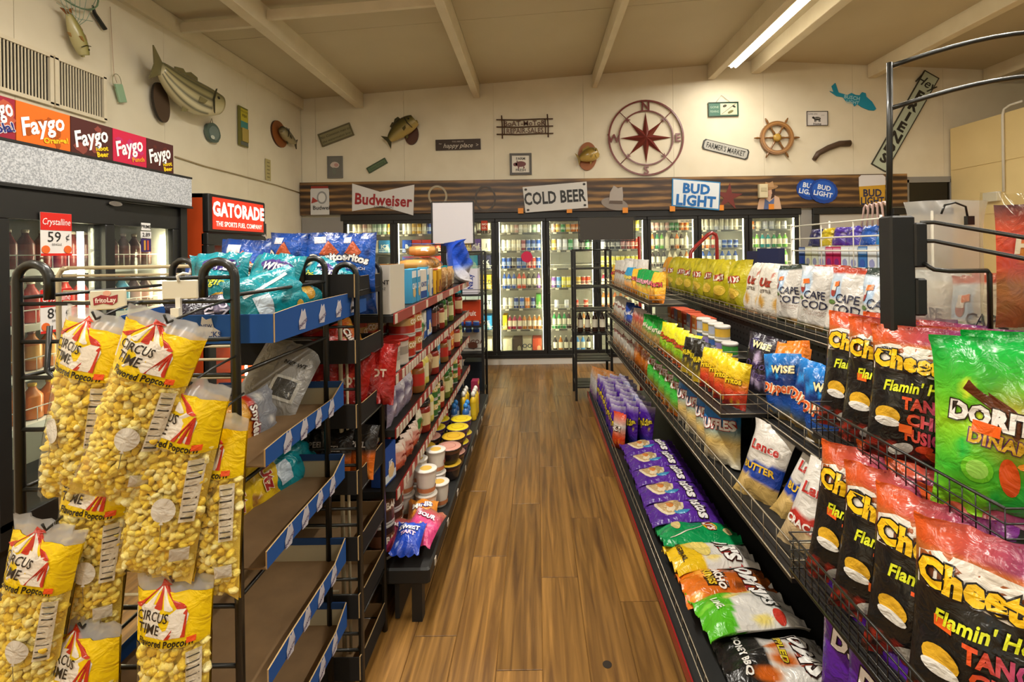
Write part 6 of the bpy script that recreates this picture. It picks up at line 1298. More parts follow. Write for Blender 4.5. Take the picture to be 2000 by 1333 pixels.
lvl(.95, 1.2, 2.5, 4.0, 1.03, .035, n=2)     # dip basket
lvl(1.2, 1.52, 1.25, 5.05, 1.19, .06)        # C
lvl(.88, 1.18, 1.53, 2.36, .93, .07)         # B
bk1 = ob('near_basket', MB().box((1.035 - 1.24, 1.2, 1.02), (.37, .62, .012), 'shelf_black'), None, CG)
bk2 = ob('near_basket', MB().box((.958 - 1.24, 1.05, .695), (.525, .62, .012), 'shelf_black'), None, CG)
bk3 = ob('near_basket', MB().box((.958 - 1.24, 1.1, .385), (.525, .5, .012), 'shelf_black'), None, CG)
fence(.85 - 1.24, .89, 1.52, 1.03, .085, 4, 'black_wire', .03, .002, bk1, .28)
fence(.695 - 1.24, .74, 1.36, .702, .1, 5, 'black_wire', .03, .002, bk2, .3)
# ---- bag designs
def chx(x, y): return mixc(H('d8501c'), H('8a2a8a'), (x + .05) / .1)
def cheetos_d(u, v):
    if v > .86: return mixc(H('d2571c'), H('6a2a78'), (u + 1) / 2)
    if v > .66: return mixc(H('b8602a'), H('2a1f1c'), (.86 - v) * 5)
    if v < .16: return H('8a2418') if (int(u * 6 + 20) + int(v * 20)) % 2 else H('3a2018')
    return H('1c1a17')
def cheetos(seed, sticker):
    w_, h_ = .235, .36
    b = bag(w_, h_, .1, cheetos_d, [('Cheetos', .0, .268, .044, 'e8b81c', dict(bold=.06, outline='1a1410', ow=.05, rot=-3, sx=.92, z=.001)), ("Flamin' Hot", .0, .206, .026, 'd6dc2a', dict(bold=.03, shear=.3, rot=4, sx=.82)),
              ('TANGY', .03, .165, .028, chx, dict(bold=.05, sx=.82)), ('CHILI', .03, .126, .028, chx, dict(bold=.05, sx=.95)), ('FUSION', .03, .087, .028, chx, dict(bold=.05, sx=.72))], (24, 34), seed,
            art=[('p', 0, .268, [(-.105, -.03), (-.04, -.022), (.03, -.034), (.1, -.02), (.105, .02), (.07, .034), (0, .038), (-.07, .042), (-.105, .03)], 0, 'd8d0c4', -.0016), ('e', -.062, .125, .03, .022, 'd0a028', .0), ('e', -.062, .108, .03, .012, 'd4d0c8', .0004), ('e', -.03, .045, .03, .014, 'b8b4ac', .0, 30), ('e', .05, .04, .035, .012, 'c04a20', .0, -30), ('e', .02, .06, .02, .009, 'b83a1c', .0004, 20)])
    k = [('bag_body', b.mesh('bag_body'))]
    if sticker: s = MB(); fn = b.conf(sticker[0], sticker[1], 0); pp = [(-.014, -.01), (.014, -.01), (.014, .01), (-.014, .01)]; s.add([fn(x, y, .003) for x, y in pp] + [fn(x, y, .002) for x, y in pp], [(0, 1, 2, 3), (0, 4, 5, 1), (1, 5, 6, 2), (2, 6, 7, 3), (3, 7, 4, 0)], 'paint', 'e2601c'); k.append(('price_sticker', s.mesh('price_sticker')))
    return k
CHK = [cheetos(101, (.04, .16)), cheetos(102, (-.06, .19)), cheetos(103, (-.02, .1))]
TURN = FR @ RY(42)
for i, (x, y) in enumerate(((.97, 1.48), (.965, 1.36), (.96, 1.24), (1.09, 1.46), (1.08, 1.34), (1.07, 1.22))):
    put(CHK[i % 3], 'chip_bag', T(x, y, 1.028) @ TURN @ RX(-9) @ RZ(-4 + i), f'flaming chip bag, {["front", "back"][i // 3]} row of the upper basket, {nth(i % 3)} from its far side', 'chip bag', 'flaming chip bags in the upper basket')
for i, (x, y) in enumerate(((.80, 1.25), (.795, 1.125), (.79, 1.0), (.785, .87), (.93, 1.25), (.92, 1.12), (.91, .99))):
    put(CHK[(i + 1) % 3], 'chip_bag', T(x, y, .703) @ TURN @ RX(-9) @ RZ(-5 + i), f'flaming chip bag, {["front", "back"][i // 4]} row of the lower basket, {nth(i % 4)} from its far side', 'chip bag', 'flaming chip bags in the lower basket')
def dino_d(u, v):
    c = mixc(H('0f9a3a'), H('8ac41c'), (.95 - v) * 2.2) if v > .5 else mixc(H('3aa82a'), H('a8c81e'), abs(v - .25) * 3)
    d = math.hypot(u * .6, v - .52)
    return mixc(H('a8742a'), c, min(1, d * 3.4))
gb = bag(.27, .37, .13, blobs(dino_d, [('cfe03a', 7, .04, .09, .5, .8), ('2aa83a', 5, .05, .1, .05, .4)], 21), [('DORITOS', -.01, .205, .036, 'e6e2dc', dict(bold=.06, outline='2a1c14', rot=-6, sx=.8)), ('DINAMITA', .0, .158, .026, 'c9a02a', dict(bold=.04, outline='5a2a5a', rot=-8, sx=.8))], (28, 36), 110,
         art=[('p', -.03, .23, [(-.05, .03), (-.04, .05), (.06, -.02), (.03, -.06), (.0, -.01)], 0, '5a2c14', -.001), ('e', .06, .075, .055, .016, 'c8401c', .0, -30), ('e', -.01, .095, .016, .038, 'd0501c', .0, 4), ('e', -.06, .1, .026, .028, '6ac42a'), ('e', -.06, .1, .018, .02, '9ad85a', .0006), ('r', -.045, .185, .022, .012, 'e8601c', .004, -8), ('e', .05, .13, .05, .012, 'e08a2a', 0, 12)]).mesh('chip_bag')
put(gb, 'chip_bag', T(.975, 1.0, 1.028) @ FR @ RY(50) @ RX(-8), 'bright green chip bag at the front of the upper near basket', 'chip bag', 'green chip bags in the upper basket')
put(gb, 'chip_bag', T(1.1, 1.06, 1.028) @ FR @ RY(50) @ RX(-6), 'bright green chip bag behind the front green one', 'chip bag', 'green chip bags in the upper basket')
pb_ = bag(.26, .36, .12, blobs(grad((0, '3a1470'), (.6, '5a1f9a'), (1, '3f1678')), [('7a3ac0', 3, .06, .12, .3, .9)], 22), [('Doritos', .0, .19, .042, 'ece6e4', dict(bold=.06, outline='1a1014', rot=-8, sx=.9))], (20, 26), 111, art=[('p', -.0, .235, [(-.035, -.03), (.0, .06), (.05, -.025)], 0, 'c8702a', -.001), ('p', .0, .23, [(-.02, -.03), (.003, .03), (.04, -.025)], 0, '1a1216', -.0005)]).mesh('chip_bag')
for i, (x, y) in enumerate(((.82, 1.2), (.81, 1.08), (.8, .96))): put(pb_, 'chip_bag', T(x, y, .393) @ TURN @ RX(-6), f'purple chip bag in the lowest near basket, {nth(i)} from the far side', 'chip bag', 'purple chip bags in the lowest basket')
# ---- level C: yellow, white kettle and lighthouse bags
yl_d = [blobs(grad((0, '8a8418'), (.5, 'b0a81e'), (.8, 'c2b428'), (1, 'a89a20')), [('8f8a1c', 5, .07, .13, .2, .9), ('d0c452', 4, .05, .1, .4, .95)], 30 + s_) for s_ in range(3)]
YB = [bag(.235, .32, .1, yl_d[s_], [('LAYS', .0, .19, .035, 'e4dcc8', dict(bold=.05, outline='a02a1c', rot=4))], (14, 20), 120 + s_, wr=1.3, art=[('e', 0, .1, .06, .035, 'd0b040'), ('e', .0, .19, .062, .028, 'b0382a', -.0018, 4)]).mesh('chip_bag') for s_ in range(3)]
bags_row(YB, [(1.3, 3.15 + i * .245, 1.2) for i in range(7)], FR @ RY(10), 'yellow green chip bag on the top chip shelf', 'yellow chip bags on the top chip shelf', 8, 8, seed=5)
OYB = bag(.235, .32, .1, blobs(grad((0, 'c07a1c'), (1, 'd8961e')), [('d8b040', 5, .07, .12, .2, .9)], 35), [('LAYS', .0, .19, .035, 'e4dcc8', dict(bold=.05, outline='a02a1c'))], (14, 20), 124).mesh('chip_bag')
put(OYB, 'chip_bag', T(1.3, 4.9, 1.2) @ FR @ RX(-8), 'orange yellow chip bag at the far end of the top chip shelf', 'chip bag')
WB = bag(.22, .31, .1, blobs(grad((0, '8a5a30'), (.12, 'cfc9bd'), (1, 'd8d3c8')), [('c08a2a', 2, .1, .15, .12, .3), ('a8452a', 2, .05, .08, .7, .9)], 36), [('Utz', .0, .2, .045, '9a3424', dict(bold=.05, shear=.2)), ('KETTLE', 0, .15, .018, '5a4a3a', dict(bold=.02))], (14, 20), 126, wr=1.2).mesh('chip_bag')
bags_row([WB], [(1.3, 2.72 + i * .2, 1.2) for i in range(2)], FR @ RY(12), 'white kettle chip bag with red script on the top shelf', 'white kettle chip bags', 9, 8, seed=6)
def cape_d(top):
    def d(u, v):
        if v > .9: return H(top)
        if u < -.05 and .55 < v < .9: return mixc(H('9ab8d8'), H('c9d4dc'), (v - .55) * 2.6)
        if v < .14: return mixc(H('3f4a3a'), H('b0844a'), (u + 1) / 2)
        return H('cbc7c0')
    return d
CC = [bag(.21, .31, .095, cape_d(top), [('CAPE', .03, .175, .036, '23263f', dict(bold=.012, sx=.82)), ('COD', .03, .13, .036, '23263f', dict(bold=.012)), ('KETTLE COOKED', .03, .1, .009, '8a6a5a', {}), ('POTATO CHIPS', .03, .086, .009, '8a6a5a', {})], (20, 28), 130 + s_, wr=1.2,
          art=[('e', -.045, .2, .016, .022, '9a3a34'), ('r', -.045, .225, .012, .02, 'd8d0c8', .0004), ('e', -.05, .155, .026, .01, '5a7a3a'), ('r', -.03, .235, .016, .011, 'e2702c', .001, 10)]).mesh('chip_bag') for s_, top in enumerate(('a8402c', 'c4c8cc', '2f3a34'))]
bags_row(CC, [(1.29, 1.42 + i * .213, 1.2) for i in range(6)], FR @ RY(16), 'white lighthouse kettle chip bag on the top chip shelf', 'lighthouse chip bags on the top chip shelf', 8, 6, seed=7)
bags_row(CC, [(1.41, 1.5 + i * .3, 1.2) for i in range(4)], FR @ RY(10), 'white lighthouse kettle chip bag in the back row', 'lighthouse chip bags on the top chip shelf', 6, 6, seed=9)
# ---- small bags helper
def sb(w, h, cols, txt, tcol, seed, spots=(), tt=.065, wr=1.2, out=None): return cached(('sb', txt, cols, seed), lambda: bag(w, h, tt, blobs(grad(*[(i / (len(cols) - 1), c) for i, c in enumerate(cols)]), spots, seed), [(txt, 0, h * .58, h * .13, tcol, dict(bold=.05, outline=out or '201a18', rot=4, sx=.85))] if txt else [], (12, 18), seed, wr=wr))
FRI = sb(.16, .25, ('8a2018', 'b83a1c', 'd8b41c', 'e0c21e'), 'Fritos', 'e8c41c', 140, (('c9a020', 3, .06, .1, .1, .3),))
BYB = sb(.16, .25, ('c9a81e', '3a3420', '1c1a16', '201d16'), 'MUNCH', 'd8c020', 141, (('b8a02a', 3, .05, .1, .2, .5), ('d0ccc0', 2, .04, .06, .6, .8)))
YEL = sb(.16, .25, ('a83a1c', '6a9a1e', 'd8cf1c', 'e6dc24'), 'Cheese', 'c8401c', 142, (('8ab81e', 3, .07, .12, .3, .6),))
GRN = sb(.16, .24, ('7a5a30', '9a7a44', '1fae3a', '1a9a34'), 'NUTS', 'e8e0c0', 143, (('b8905a', 6, .05, .09, .05, .4),))
NUT = sb(.15, .23, ('7a4a2c', '9a6238', 'a8443a', 'd0c8c0'), '', 'e8e0c0', 144, (('c09a6a', 7, .04, .08, .05, .7),))
BLU_ = sb(.15, .24, ('7a2a24', '2a4fa8', '2046a0', '1a3a8a'), 'TRAIL', 'e8e4ea', 145, (('c9c4d0', 3, .05, .08, .3, .8),))
WHT = sb(.16, .25, ('8a5a38', 'b8b2aa', 'd2cec8', 'c8c4be'), 'Rinds', '7a2a24', 146, (('a87848', 3, .06, .1, .1, .35),), out='d8d0c8')
def along(mesh_seq, x, y0, step, z, ori, where, names, tilt=9, sp=7, seed=1, name='snack_bag', sc=1.0):
    q = random.Random(seed); cnt = {}; y = y0
    for me, nm in zip(mesh_seq, names):
        i = cnt.get(nm, 0); cnt[nm] = i + 1
        put(me, name, T(x + q.uniform(-.01, .01), y, z) @ ori @ RY(q.uniform(-sp, sp)) @ RX(-tilt + q.uniform(-4, 4)) @ RZ(q.uniform(-4, 4)) @ SC(sc), f'{nm} on the {where}, {nth(i)} from the near end', 'snack bag', f'{nm}s on the {where}')
        y += step
seq = [(FRI, 'yellow and red corn chip bag')] * 4 + [(BYB, 'black and yellow snack bag')] * 3 + [(YEL, 'yellow cheese snack bag')] * 6 + [(GRN, 'green nut bag')] * 5 + [(NUT, 'brown peanut bag')] * 5 + [(BLU_, 'blue trail mix bag')] * 4 + [(WHT, 'white pork rind bag')] * 6
along([a for a, _ in seq], .79, 1.98, .09, .952, FR @ RY(30), 'middle chip shelf', [b_ for _, b_ in seq], seed=12, sc=.74, tilt=12, sp=12)
GR2 = sb(.13, .2, ('e0b02a', 'c9a040', '1f9a4a', '188a40'), 'GUMMI', 'e8a0b0', 150, (('d86a4a', 4, .06, .1, .1, .5),))
OR2 = sb(.13, .2, ('d87a1c', 'e0a02a', 'e0b83a', 'd8a030'), 'PEACH', 'c83a4a', 151, (('e8c04a', 4, .06, .1, .1, .8),))
SK2 = sb(.13, .2, ('c8803a', 'd89a5a', '3a9ac4', '2f8ab8'), 'RINGS', 'e8d060', 152, (('2050b0', 2, .08, .12, .5, .8),))
seq = [(OR2, 'orange gummy candy bag')] * 2 + [(GR2, 'green gummy candy bag')] * 4 + [(OR2, 'orange gummy candy bag')] * 2 + [(SK2, 'blue gummy ring bag')] * 3 + [(WHT, 'white marshmallow bag')] * 5 + [(OR2, 'orange gummy candy bag')] * 1
along([a for a, _ in seq], .79, 3.16, .107, 1.247, FR @ RY(24), 'upper candy shelf', [b_ for _, b_ in seq], seed=13, name='candy_bag')
along([WHT] * 6, .87, 4.0, .15, 1.25, FR @ RY(15), 'upper candy shelf back row', ['white marshmallow bag'] * 6, tilt=4, seed=21, name='candy_bag', sc=1.05)
# level A from near: white and blue cracker bags, blue ridged chips, green, dark stack, orange, white
LAN = bag(.17, .29, .07, blobs(lambda u, v: H('b89a5a') if v < .3 else (H('1f3f9a') if v < .52 + .05 * u else H('cfcac2')), [('d8b878', 5, .05, .09, .05, .3)], 40), [('Lance', 0, .21, .032, 'b0302a', dict(bold=.04, outline='d8d4d0', rot=6)), ('BUTTER', 0, .13, .024, 'd8b030', dict(bold=.04, rot=6))], (14, 22), 160).mesh('snack_bag')
LAR = bag(.17, .29, .07, blobs(lambda u, v: H('b8a078') if v < .3 else (H('b02c22') if v < .45 + .05 * u else H('d0cbc3')), [('c8b088', 5, .05, .09, .05, .3)], 41), [('Lance', 0, .21, .032, 'b0302a', dict(bold=.04, outline='d8d4d0', rot=6)), ('CRACKER', 0, .1, .022, 'e0d8d0', dict(bold=.04, rot=6))], (14, 22), 161).mesh('snack_bag')
for i, (x, y, me, rz, lab) in enumerate(((.80, 1.5, LAR, -14, 'white and red cracker bag leaning out of the lower wire shelf'), (.86, 1.66, LAN, -18, 'white and blue cracker bag leaning beside the red one'), (.80, 1.83, LAN, -10, 'white and blue cracker bag at the front of the lower wire shelf'), (.97, 1.80, LAN, -26, 'white and blue cracker bag slumped behind the others'), (.95, 1.55, LAR, -20, 'white and red cracker bag in the back of the lower wire shelf'))):
    put(me, 'snack_bag', T(x, y, .645) @ FR @ RY(30) @ RX(-16) @ RZ(rz), lab, 'snack bag', 'cracker bags on the lower wire shelf')
RUF = sb(.2, .29, ('c9c4b4', 'c8a860', '1f6ab0', '1a5ca4'), 'RUFFLES', 'e0dcd8', 162, (('d0b878', 3, .06, .1, .1, .35),), .09, out='a02a24')
RUG = sb(.2, .29, ('b8541c', '3aa83a', '44b03a', '2a4a8a'), 'RUFFLES', 'e0dcd8', 163, (('d0d4dc', 2, .08, .12, .75, .95),), .09, out='a02a34')
DKG = sb(.18, .27, ('1a2a1c', '1f3a22', '24502a', '1c3a20'), '', 'ffffff', 164)
ORG = sb(.19, .28, ('7a3a10', 'b8641a', 'c8761e', 'b86a1c'), 'BUGLES', 'a83a1c', 165, (('d88a2a', 4, .06, .1, .3, .9),), .085, out='d8a040')
seq = [(RUF, 'blue ridged chip bag')] * 4 + [(RUG, 'green ridged chip bag')] * 5 + [(ORG, 'orange corn snack bag')] * 4 + [(WHT, 'white pork rind bag')] * 6
along([a for a, _ in seq], .80, 2.12, .148, .662, FR @ RY(28), 'lower wire shelf', [b_ for _, b_ in seq], seed=14, name='chip_bag')
along([DKG] * 5 + [ORG] * 5, .98, 2.4, .18, .662, FR @ RY(10), 'lower wire shelf back row', ['dark green chip bag'] * 5 + ['orange corn snack bag'] * 5, seed=15, name='chip_bag')
# level B: blue, orange and lilac bags
BB = bag(.17, .25, .08, blobs(grad((0, '8a6a2a'), (.25, '1a4a9a'), (.6, '14306e'), (1, '1c7ac8')), [('1f8ad8', 3, .07, .12, .6, .95), ('c89a3a', 3, .05, .09, .05, .3)], 50), [('WISE', .02, .19, .026, 'e8d8a0', dict(bold=.05, outline='14204a')), ('Dippers', .0, .12, .034, 'd8602c', dict(bold=.04, shear=.25, outline='e8dcc0'))], (16, 22), 170).mesh('snack_bag')
OB = bag(.16, .27, .08, blobs(lambda u, v: H('d8741c') if v > .62 else H('1c7ab8'), [('c8602a', 3, .06, .1, .1, .5), ('2a94d0', 3, .06, .1, .2, .5)], 51), [('BAKED', 0, .155, .03, 'e0c02a', dict(bold=.06, outline='1a1a2a'))], (16, 22), 171).mesh('snack_bag')
LB_ = bag(.18, .28, .08, blobs(lambda u, v: H('231c28'), [('b8a8cc', 5, .12, .2, .25, .65), ('3a3468', 2, .1, .14, .8, .95)], 52), [('WISE', 0, .235, .026, 'd8d0a0', dict(bold=.05, outline='1a1430')), ('Onion', 0, .15, .034, '4a3a6a', dict(shear=.2, bold=.02)), ('Rings', .01, .11, .03, '4a3a6a', dict(shear=.2, bold=.02))], (16, 22), 172).mesh('snack_bag')
for x, y, me, rz, lab in ((.97, 1.63, BB, 6, 'blue dipper snack bag nearest the flaming chip bags'), (.97, 1.76, BB, -8, 'blue dipper snack bag, second beside the flaming chips'), (.96, 1.88, BB, 10, 'blue dipper snack bag next to the orange topped bag'), (1.0, 1.98, OB, -4, 'orange and blue baked snack bag'), (.97, 2.16, LB_, -6, 'black and lilac onion ring bag beside the dip cans'), (1.08, 2.04, OB, 8, 'orange and blue baked snack bag behind the first')):
    put(me, 'snack_bag', T(x, y, .932) @ FR @ RY(30) @ RX(-8) @ RZ(rz), lab, 'snack bag', 'snack bags on the blue bag shelf')
# dip cans and small cartons in the flat basket
def dip(col, lab): return cached(('dip', col, lab), lambda: [('can_body', MB().lathe([(.039, 0), (.041, .005), (.04, .012), (.04, .055), (.041, .062)], 16, 'plastic', cols=[col, 'a8a49c', lab, 'a8a49c'], col=H(col)).mesh('can_body')), ('lid', MB().lathe([(.0425, .058), (.0425, .07), (.038, .073)], 16, 'plastic', 'd0ccc8', cols=['d0ccc8', 'c4c0bc']).mesh('lid'))])
for i, (y, lv, col, lab, nm) in enumerate(((2.56, 0, 'd0ccc8', '3f8a3a', 'green'), (2.66, 0, 'd0ccc8', '8a7ab0', 'lilac'), (2.76, 0, 'd0ccc8', '3a5a9a', 'blue'), (2.86, 0, 'd0ccc8', '8a7ab0', 'lilac'), (2.66, 1, 'd0ccc8', 'c09a3a', 'gold'), (2.76, 1, 'd0ccc8', '9aa0b8', 'silver'), (2.86, 1, 'd0ccc8', 'c09a3a', 'gold'), (2.96, 0, 'd0ccc8', '3a5a9a', 'blue'), (2.96, 1, 'd0ccc8', '9aa0b8', 'silver'))):
    put(dip(col, lab), 'dip_can', T(1.01, y, 1.031 + lv * .074) @ FR @ RY(i * 30), f'{nm} labelled dip can in the flat basket, {["lower", "upper"][lv]} layer, {nth(i)} placed', 'dip can', 'dip cans in the flat basket')
along([cached(('cracker_box', i % 3), lambda: carton(.085, .13, .1, ['b8452a', 'c87a3a', '8a86a0'][i % 3], 'MIX', 'e8e0d0', band=(.2, .25, H('d8d0c0')), side='b0482c', th=.14)) for i in range(8)], 1.02, 3.08, .095, 1.031, FR, 'flat basket', ['small cracker box'] * 8, tilt=0, sp=2, seed=16, name='cracker_box')
# ---- deck: bags lying face up, tops towards the back
def lie(me, x, y, z, rz, lab, grp, tx=0, ty=-6, name='chip_bag'): put(me, name, T(x, y, z) @ LIE @ RZ(rz) @ RX(tx) @ RY(ty), lab, 'chip bag', grp)
def big(design, texts, seed, art=(), w_=.24, h_=.36): return bag(w_, h_, .085, design, texts, (20, 28), seed, wr=1.2, art=art).mesh('chip_bag')
GL_ = big(blobs(grad((0, '128a4a'), (1, '0f8a4c')), [('0c7a40', 4, .08, .13, .1, .9)], 60), [('LAYS', 0, .24, .034, 'e8dcc8', dict(bold=.06, outline='a8281c'))], 180, [('e', 0, .24, .055, .034, 'd8b020', -.0018), ('e', 0, .24, .05, .022, 'b02a1c', -.0012), ('e', -.04, .09, .04, .022, 'd0b878'), ('e', .05, .31, .03, .02, 'd8c488'), ('e', .05, .12, .004, .09, 'd8d4c0', 0, 20)])
TOR = big(blobs(lambda u, v: H('d8b01c') if v < .38 else H('cfcac2'), [('d8c070', 5, .08, .13, .25, .6)], 61), [("TOM'S", 0, .25, .06, 'e6e2dc', dict(bold=.05, outline='3a1a14', shear=.2, rot=6)), ('ORIGINAL', 0, .055, .022, '3a2c14', dict(bold=.03))], 181, [('r', .05, .25, .1, .03, 'a02a24', -.0018, 6), ('e', .0, .15, .07, .035, 'dcc46a')])
TNR = big(blobs(grad((0, 'd8701a'), (.5, 'b8581a'), (1, '8a4a1c')), [('e8a040', 5, .06, .1, .05, .5), ('6a3414', 3, .08, .12, .5, .9)], 62), [("TOM'S", 0, .27, .06, 'e6e2dc', dict(bold=.05, outline='3a1a14', shear=.2, rot=8)), ('NACHO', .0, .155, .028, 'e8dcd0', dict(bold=.05)), ('RINGS', .0, .12, .028, 'd8b42a', dict(bold=.05))], 182, [('r', .0, .14, .06, .042, '3a2418', -.0018), ('r', .05, .27, .1, .03, '8a2420', -.0018, 8)])
TGR = big(blobs(lambda u, v: H('4ea81e') if v < .38 - .1 * u else H('cdc9c2'), [('7ac83a', 4, .06, .1, .05, .35), ('d8c46a', 3, .09, .13, .35, .6)], 63), [('IPS', 0, .27, .05, 'e6e2dc', dict(bold=.05, outline='2a2a24', shear=.2, rot=8)), ('LIME', 0, .08, .026, 'd8e0c8', dict(bold=.03))], 183, [('e', .09, .27, .025, .02, 'b8382a')])
TBK = big(blobs(lambda u, v: H('1f1d1b') if v < .42 else H('c4c0ba'), [('b8581a', 3, .1, .16, .35, .6)], 64), [("TOM'S", 0, .27, .055, 'e6e2dc', dict(bold=.05, outline='2a1814', shear=.2, rot=6)), ('HONEY BBQ', 0, .075, .022, 'd8d4cc', dict(bold=.04)), ('RIPPLED', 0, .2, .02, 'c8b02a', dict(bold=.04, outline='2a2414'))], 184, [('r', .05, .27, .1, .03, '8a3420', -.0018, 6)])
TOS = big(blobs(grad((0, '4a2480'), (.6, '5a2c98'), (1, '44207a')), [('6a3ab0', 4, .06, .1, .1, .9)], 65), [('Tostitos', 0, .27, .06, 'e8e2e0', dict(bold=.04, outline='241408', ow=.06, rot=3))], 185, [('e', -.02, .12, .1, .075, 'd8c8a8', -.001), ('e', -.02, .12, .085, .062, 'b89a6a', -.0004), ('e', -.055, .14, .03, .022, 'd8b878', .0004), ('e', .0, .12, .028, .02, 'c87a3a', .0004), ('e', .065, .17, .03, .04, '3f86b0', -.0004)], .25, .36)
g_ = 'chip bags lying on the chip shelf deck'
dk0 = .165
lie(TBK, .60, 1.64, dk0 + .03, -4, 'black and white barbecue chip bag, nearest of those lying on the deck', g_, 4)
lie(TGR, .58, 1.81, dk0 + .06, 5, 'lime green and white chip bag lying on the deck', g_, 2, -10)
lie(TNR, .57, 1.99, dk0 + .04, -3, 'orange nacho ring chip bag lying on the deck', g_, 3)
lie(TOR, .57, 2.17, dk0 + .045, 3, 'yellow and white original chip bag lying on the deck', g_, 2, -10)
lie(GL_, .57, 2.34, dk0 + .05, -2, 'dark green chip bag lying on the deck beside the purple bags', g_, 2, -8)
for i in range(5): lie(TOS, .56 + .004 * i, 2.55 + i * .205, dk0 + .04, -2 + i, f'purple dip chip bag lying on the deck, {nth(i)} of five from the near end', 'purple chip bags lying on the deck', 3, -9)
TAK = bag(.15, .27, .07, blobs(grad((0, '2a3a8a'), (.25, '4a1f8a'), (.8, '4a2090'), (1, 'b8b4bc')), [('d8b82a', 4, .05, .08, .25, .75), ('2a1460', 3, .06, .1, .3, .8)], 70), [('Takis', 0, .15, .045, 'd8bc2a', dict(bold=.06, outline='1a1030', rot=12))], (12, 20), 190, wr=1.5).mesh('chip_bag')
TKB = bag(.15, .27, .07, blobs(grad((0, '3a2a8a'), (.3, '1a3a9a'), (.8, '2a2a80'), (1, 'b8b4bc')), [('b8b8c4', 3, .05, .09, .2, .7)], 71), (), (12, 20), 191, wr=1.5).mesh('chip_bag')
for r_ in range(3):
    bags_row([TAK, TAK, TAK if r_ < 2 else TKB], [(.6 + r_ * .1, 3.72 + i * .13, .132) for i in range(8)], FR @ RY(35), f'purple rolled chip bag on the deck, {["front", "middle", "back"][r_]} row', 'purple rolled chip bags on the deck', 6, 10, seed=20 + r_)
put(sb(.13, .26, ('8a2a14', 'c8401c', 'd0c8c0', 'c8381c'), 'HOT', 'e8dcd0', 192, (('d87a2a', 3, .06, .1, .1, .4),)), 'snack_bag', T(.58, 3.58, .132) @ FR @ RY(35) @ RX(-6), 'red and white snack bag in front of the purple rolled chips', 'snack bag')
SIL = sb(.16, .27, ('6a3a8a', 'a8a4a8', 'b8b4b8', 'c07a3a'), '', 'ffffff', 193)
bags_row([SIL], [(.57 + (i % 2) * .1, 4.72 + (i // 2) * .12, .132) for i in range(5)], FR @ RY(35), 'silver backed snack bag standing at the far deck end', 'silver snack bags on the deck', 6, 8, seed=31)
put(SIL, 'snack_bag', T(.6, 4.4, .4) @ FR @ RY(35) @ RX(-8), 'silver snack bag on top of the purple rolled chips', 'snack bag') if 0 else None

# ================================================================== near display rack: upright, arched header, hooks, clear bags
dr = empty('display_rack', T(.985, 1.33, 0), 'black display rack with arched wire header and hooks', 'display rack')
ob('upright', MB().cbox((0, 0, .84), (.068, .05, 1.68), .005, 'black_metal'), None, dr)
ob('bracket', MB().cbox((.045, -.005, 1.6), (.035, .05, .12), .004, 'black_metal'), None, dr)
ob('bracket', MB().cbox((.045, -.005, 1.46), (.03, .05, .1), .004, 'black_metal'), None, dr)
ob('rod', MB().tube([(-.02, 0, 1.66), (-.015, 0, 1.9), (-.012, 0, 2.1)], .0075, 'black_wire', 8), None, dr)
for z0, hgt in ((2.09, .09), (1.975, .085)):
    ob('arch', MB().tube([(-.012 + .9 * q / 16, 0, z0 + hgt * math.sin(math.pi * q / 16)) for q in range(17)], .0065, 'black_wire', 8), None, dr)
ob('rod', MB().tube([(.888, 0, 0), (.888, 0, 2.1)], .0075, 'black_wire', 8), None, dr)
for x, z in ((.05, 1.66), (.05, 1.61)): ob('hook_arm', MB().tube([(x, -.02, z), (x + .03, -.03, z), (x + .12, -.2, z - .05), (x + .2, -.36, z - .1)], .006, 'black_wire', 6), None, dr)
ob('hook_arm', MB().tube([(.05, -.03, 1.55), (.06, -.05, 1.535), (.1, -.05, 1.53), (.2, -.05, 1.53), (.206, -.05, 1.52), (.206, -.05, 1.36)], .006, 'black_wire', 6), None, dr)
cl1 = empty('clear_bag', T(PY(1852, 660, 1.42)) @ FB, 'empty looking clear plastic bag hanging on the display rack', 'plastic bag')
ob('film', bag(.23, .4, .05, lambda u, v: (1, 1, 1), (), (12, 16), 200, mat='film_hazy'), None, cl1)
ob('hanger', MB().tube([(-.04, .36, .03), (-.03, .385, .03), (0, .392, .03), (.03, .38, .03), (.035, .35, .03)], .003, 'black_wire', 6).box((.04, .34, .03), (.02, .025, .012), 'black_wire'), None, cl1)
cl2 = empty('clear_bag', T(PY(1985, 655, 1.3)) @ FB, 'clear plastic bag with a red and orange snack bag inside', 'plastic bag')
ob('film', bag(.2, .38, .1, lambda u, v: (1, 1, 1), (), (12, 16), 201, mat='film'), None, cl2)
ob('snack_bag', bag(.15, .33, .06, blobs(grad((0, '8a3a20'), (.35, 'a8642a'), (.5, 'c8381c'), (.8, 'd8421c'), (1, '5a2a3a')), [('e8902a', 4, .07, .12, .3, .9)], 80), [('Hot', 0, .22, .04, 'e8dcd0', dict(bold=.05, shear=.2))], (14, 20), 202), T(.02, .02, -.0), cl2)

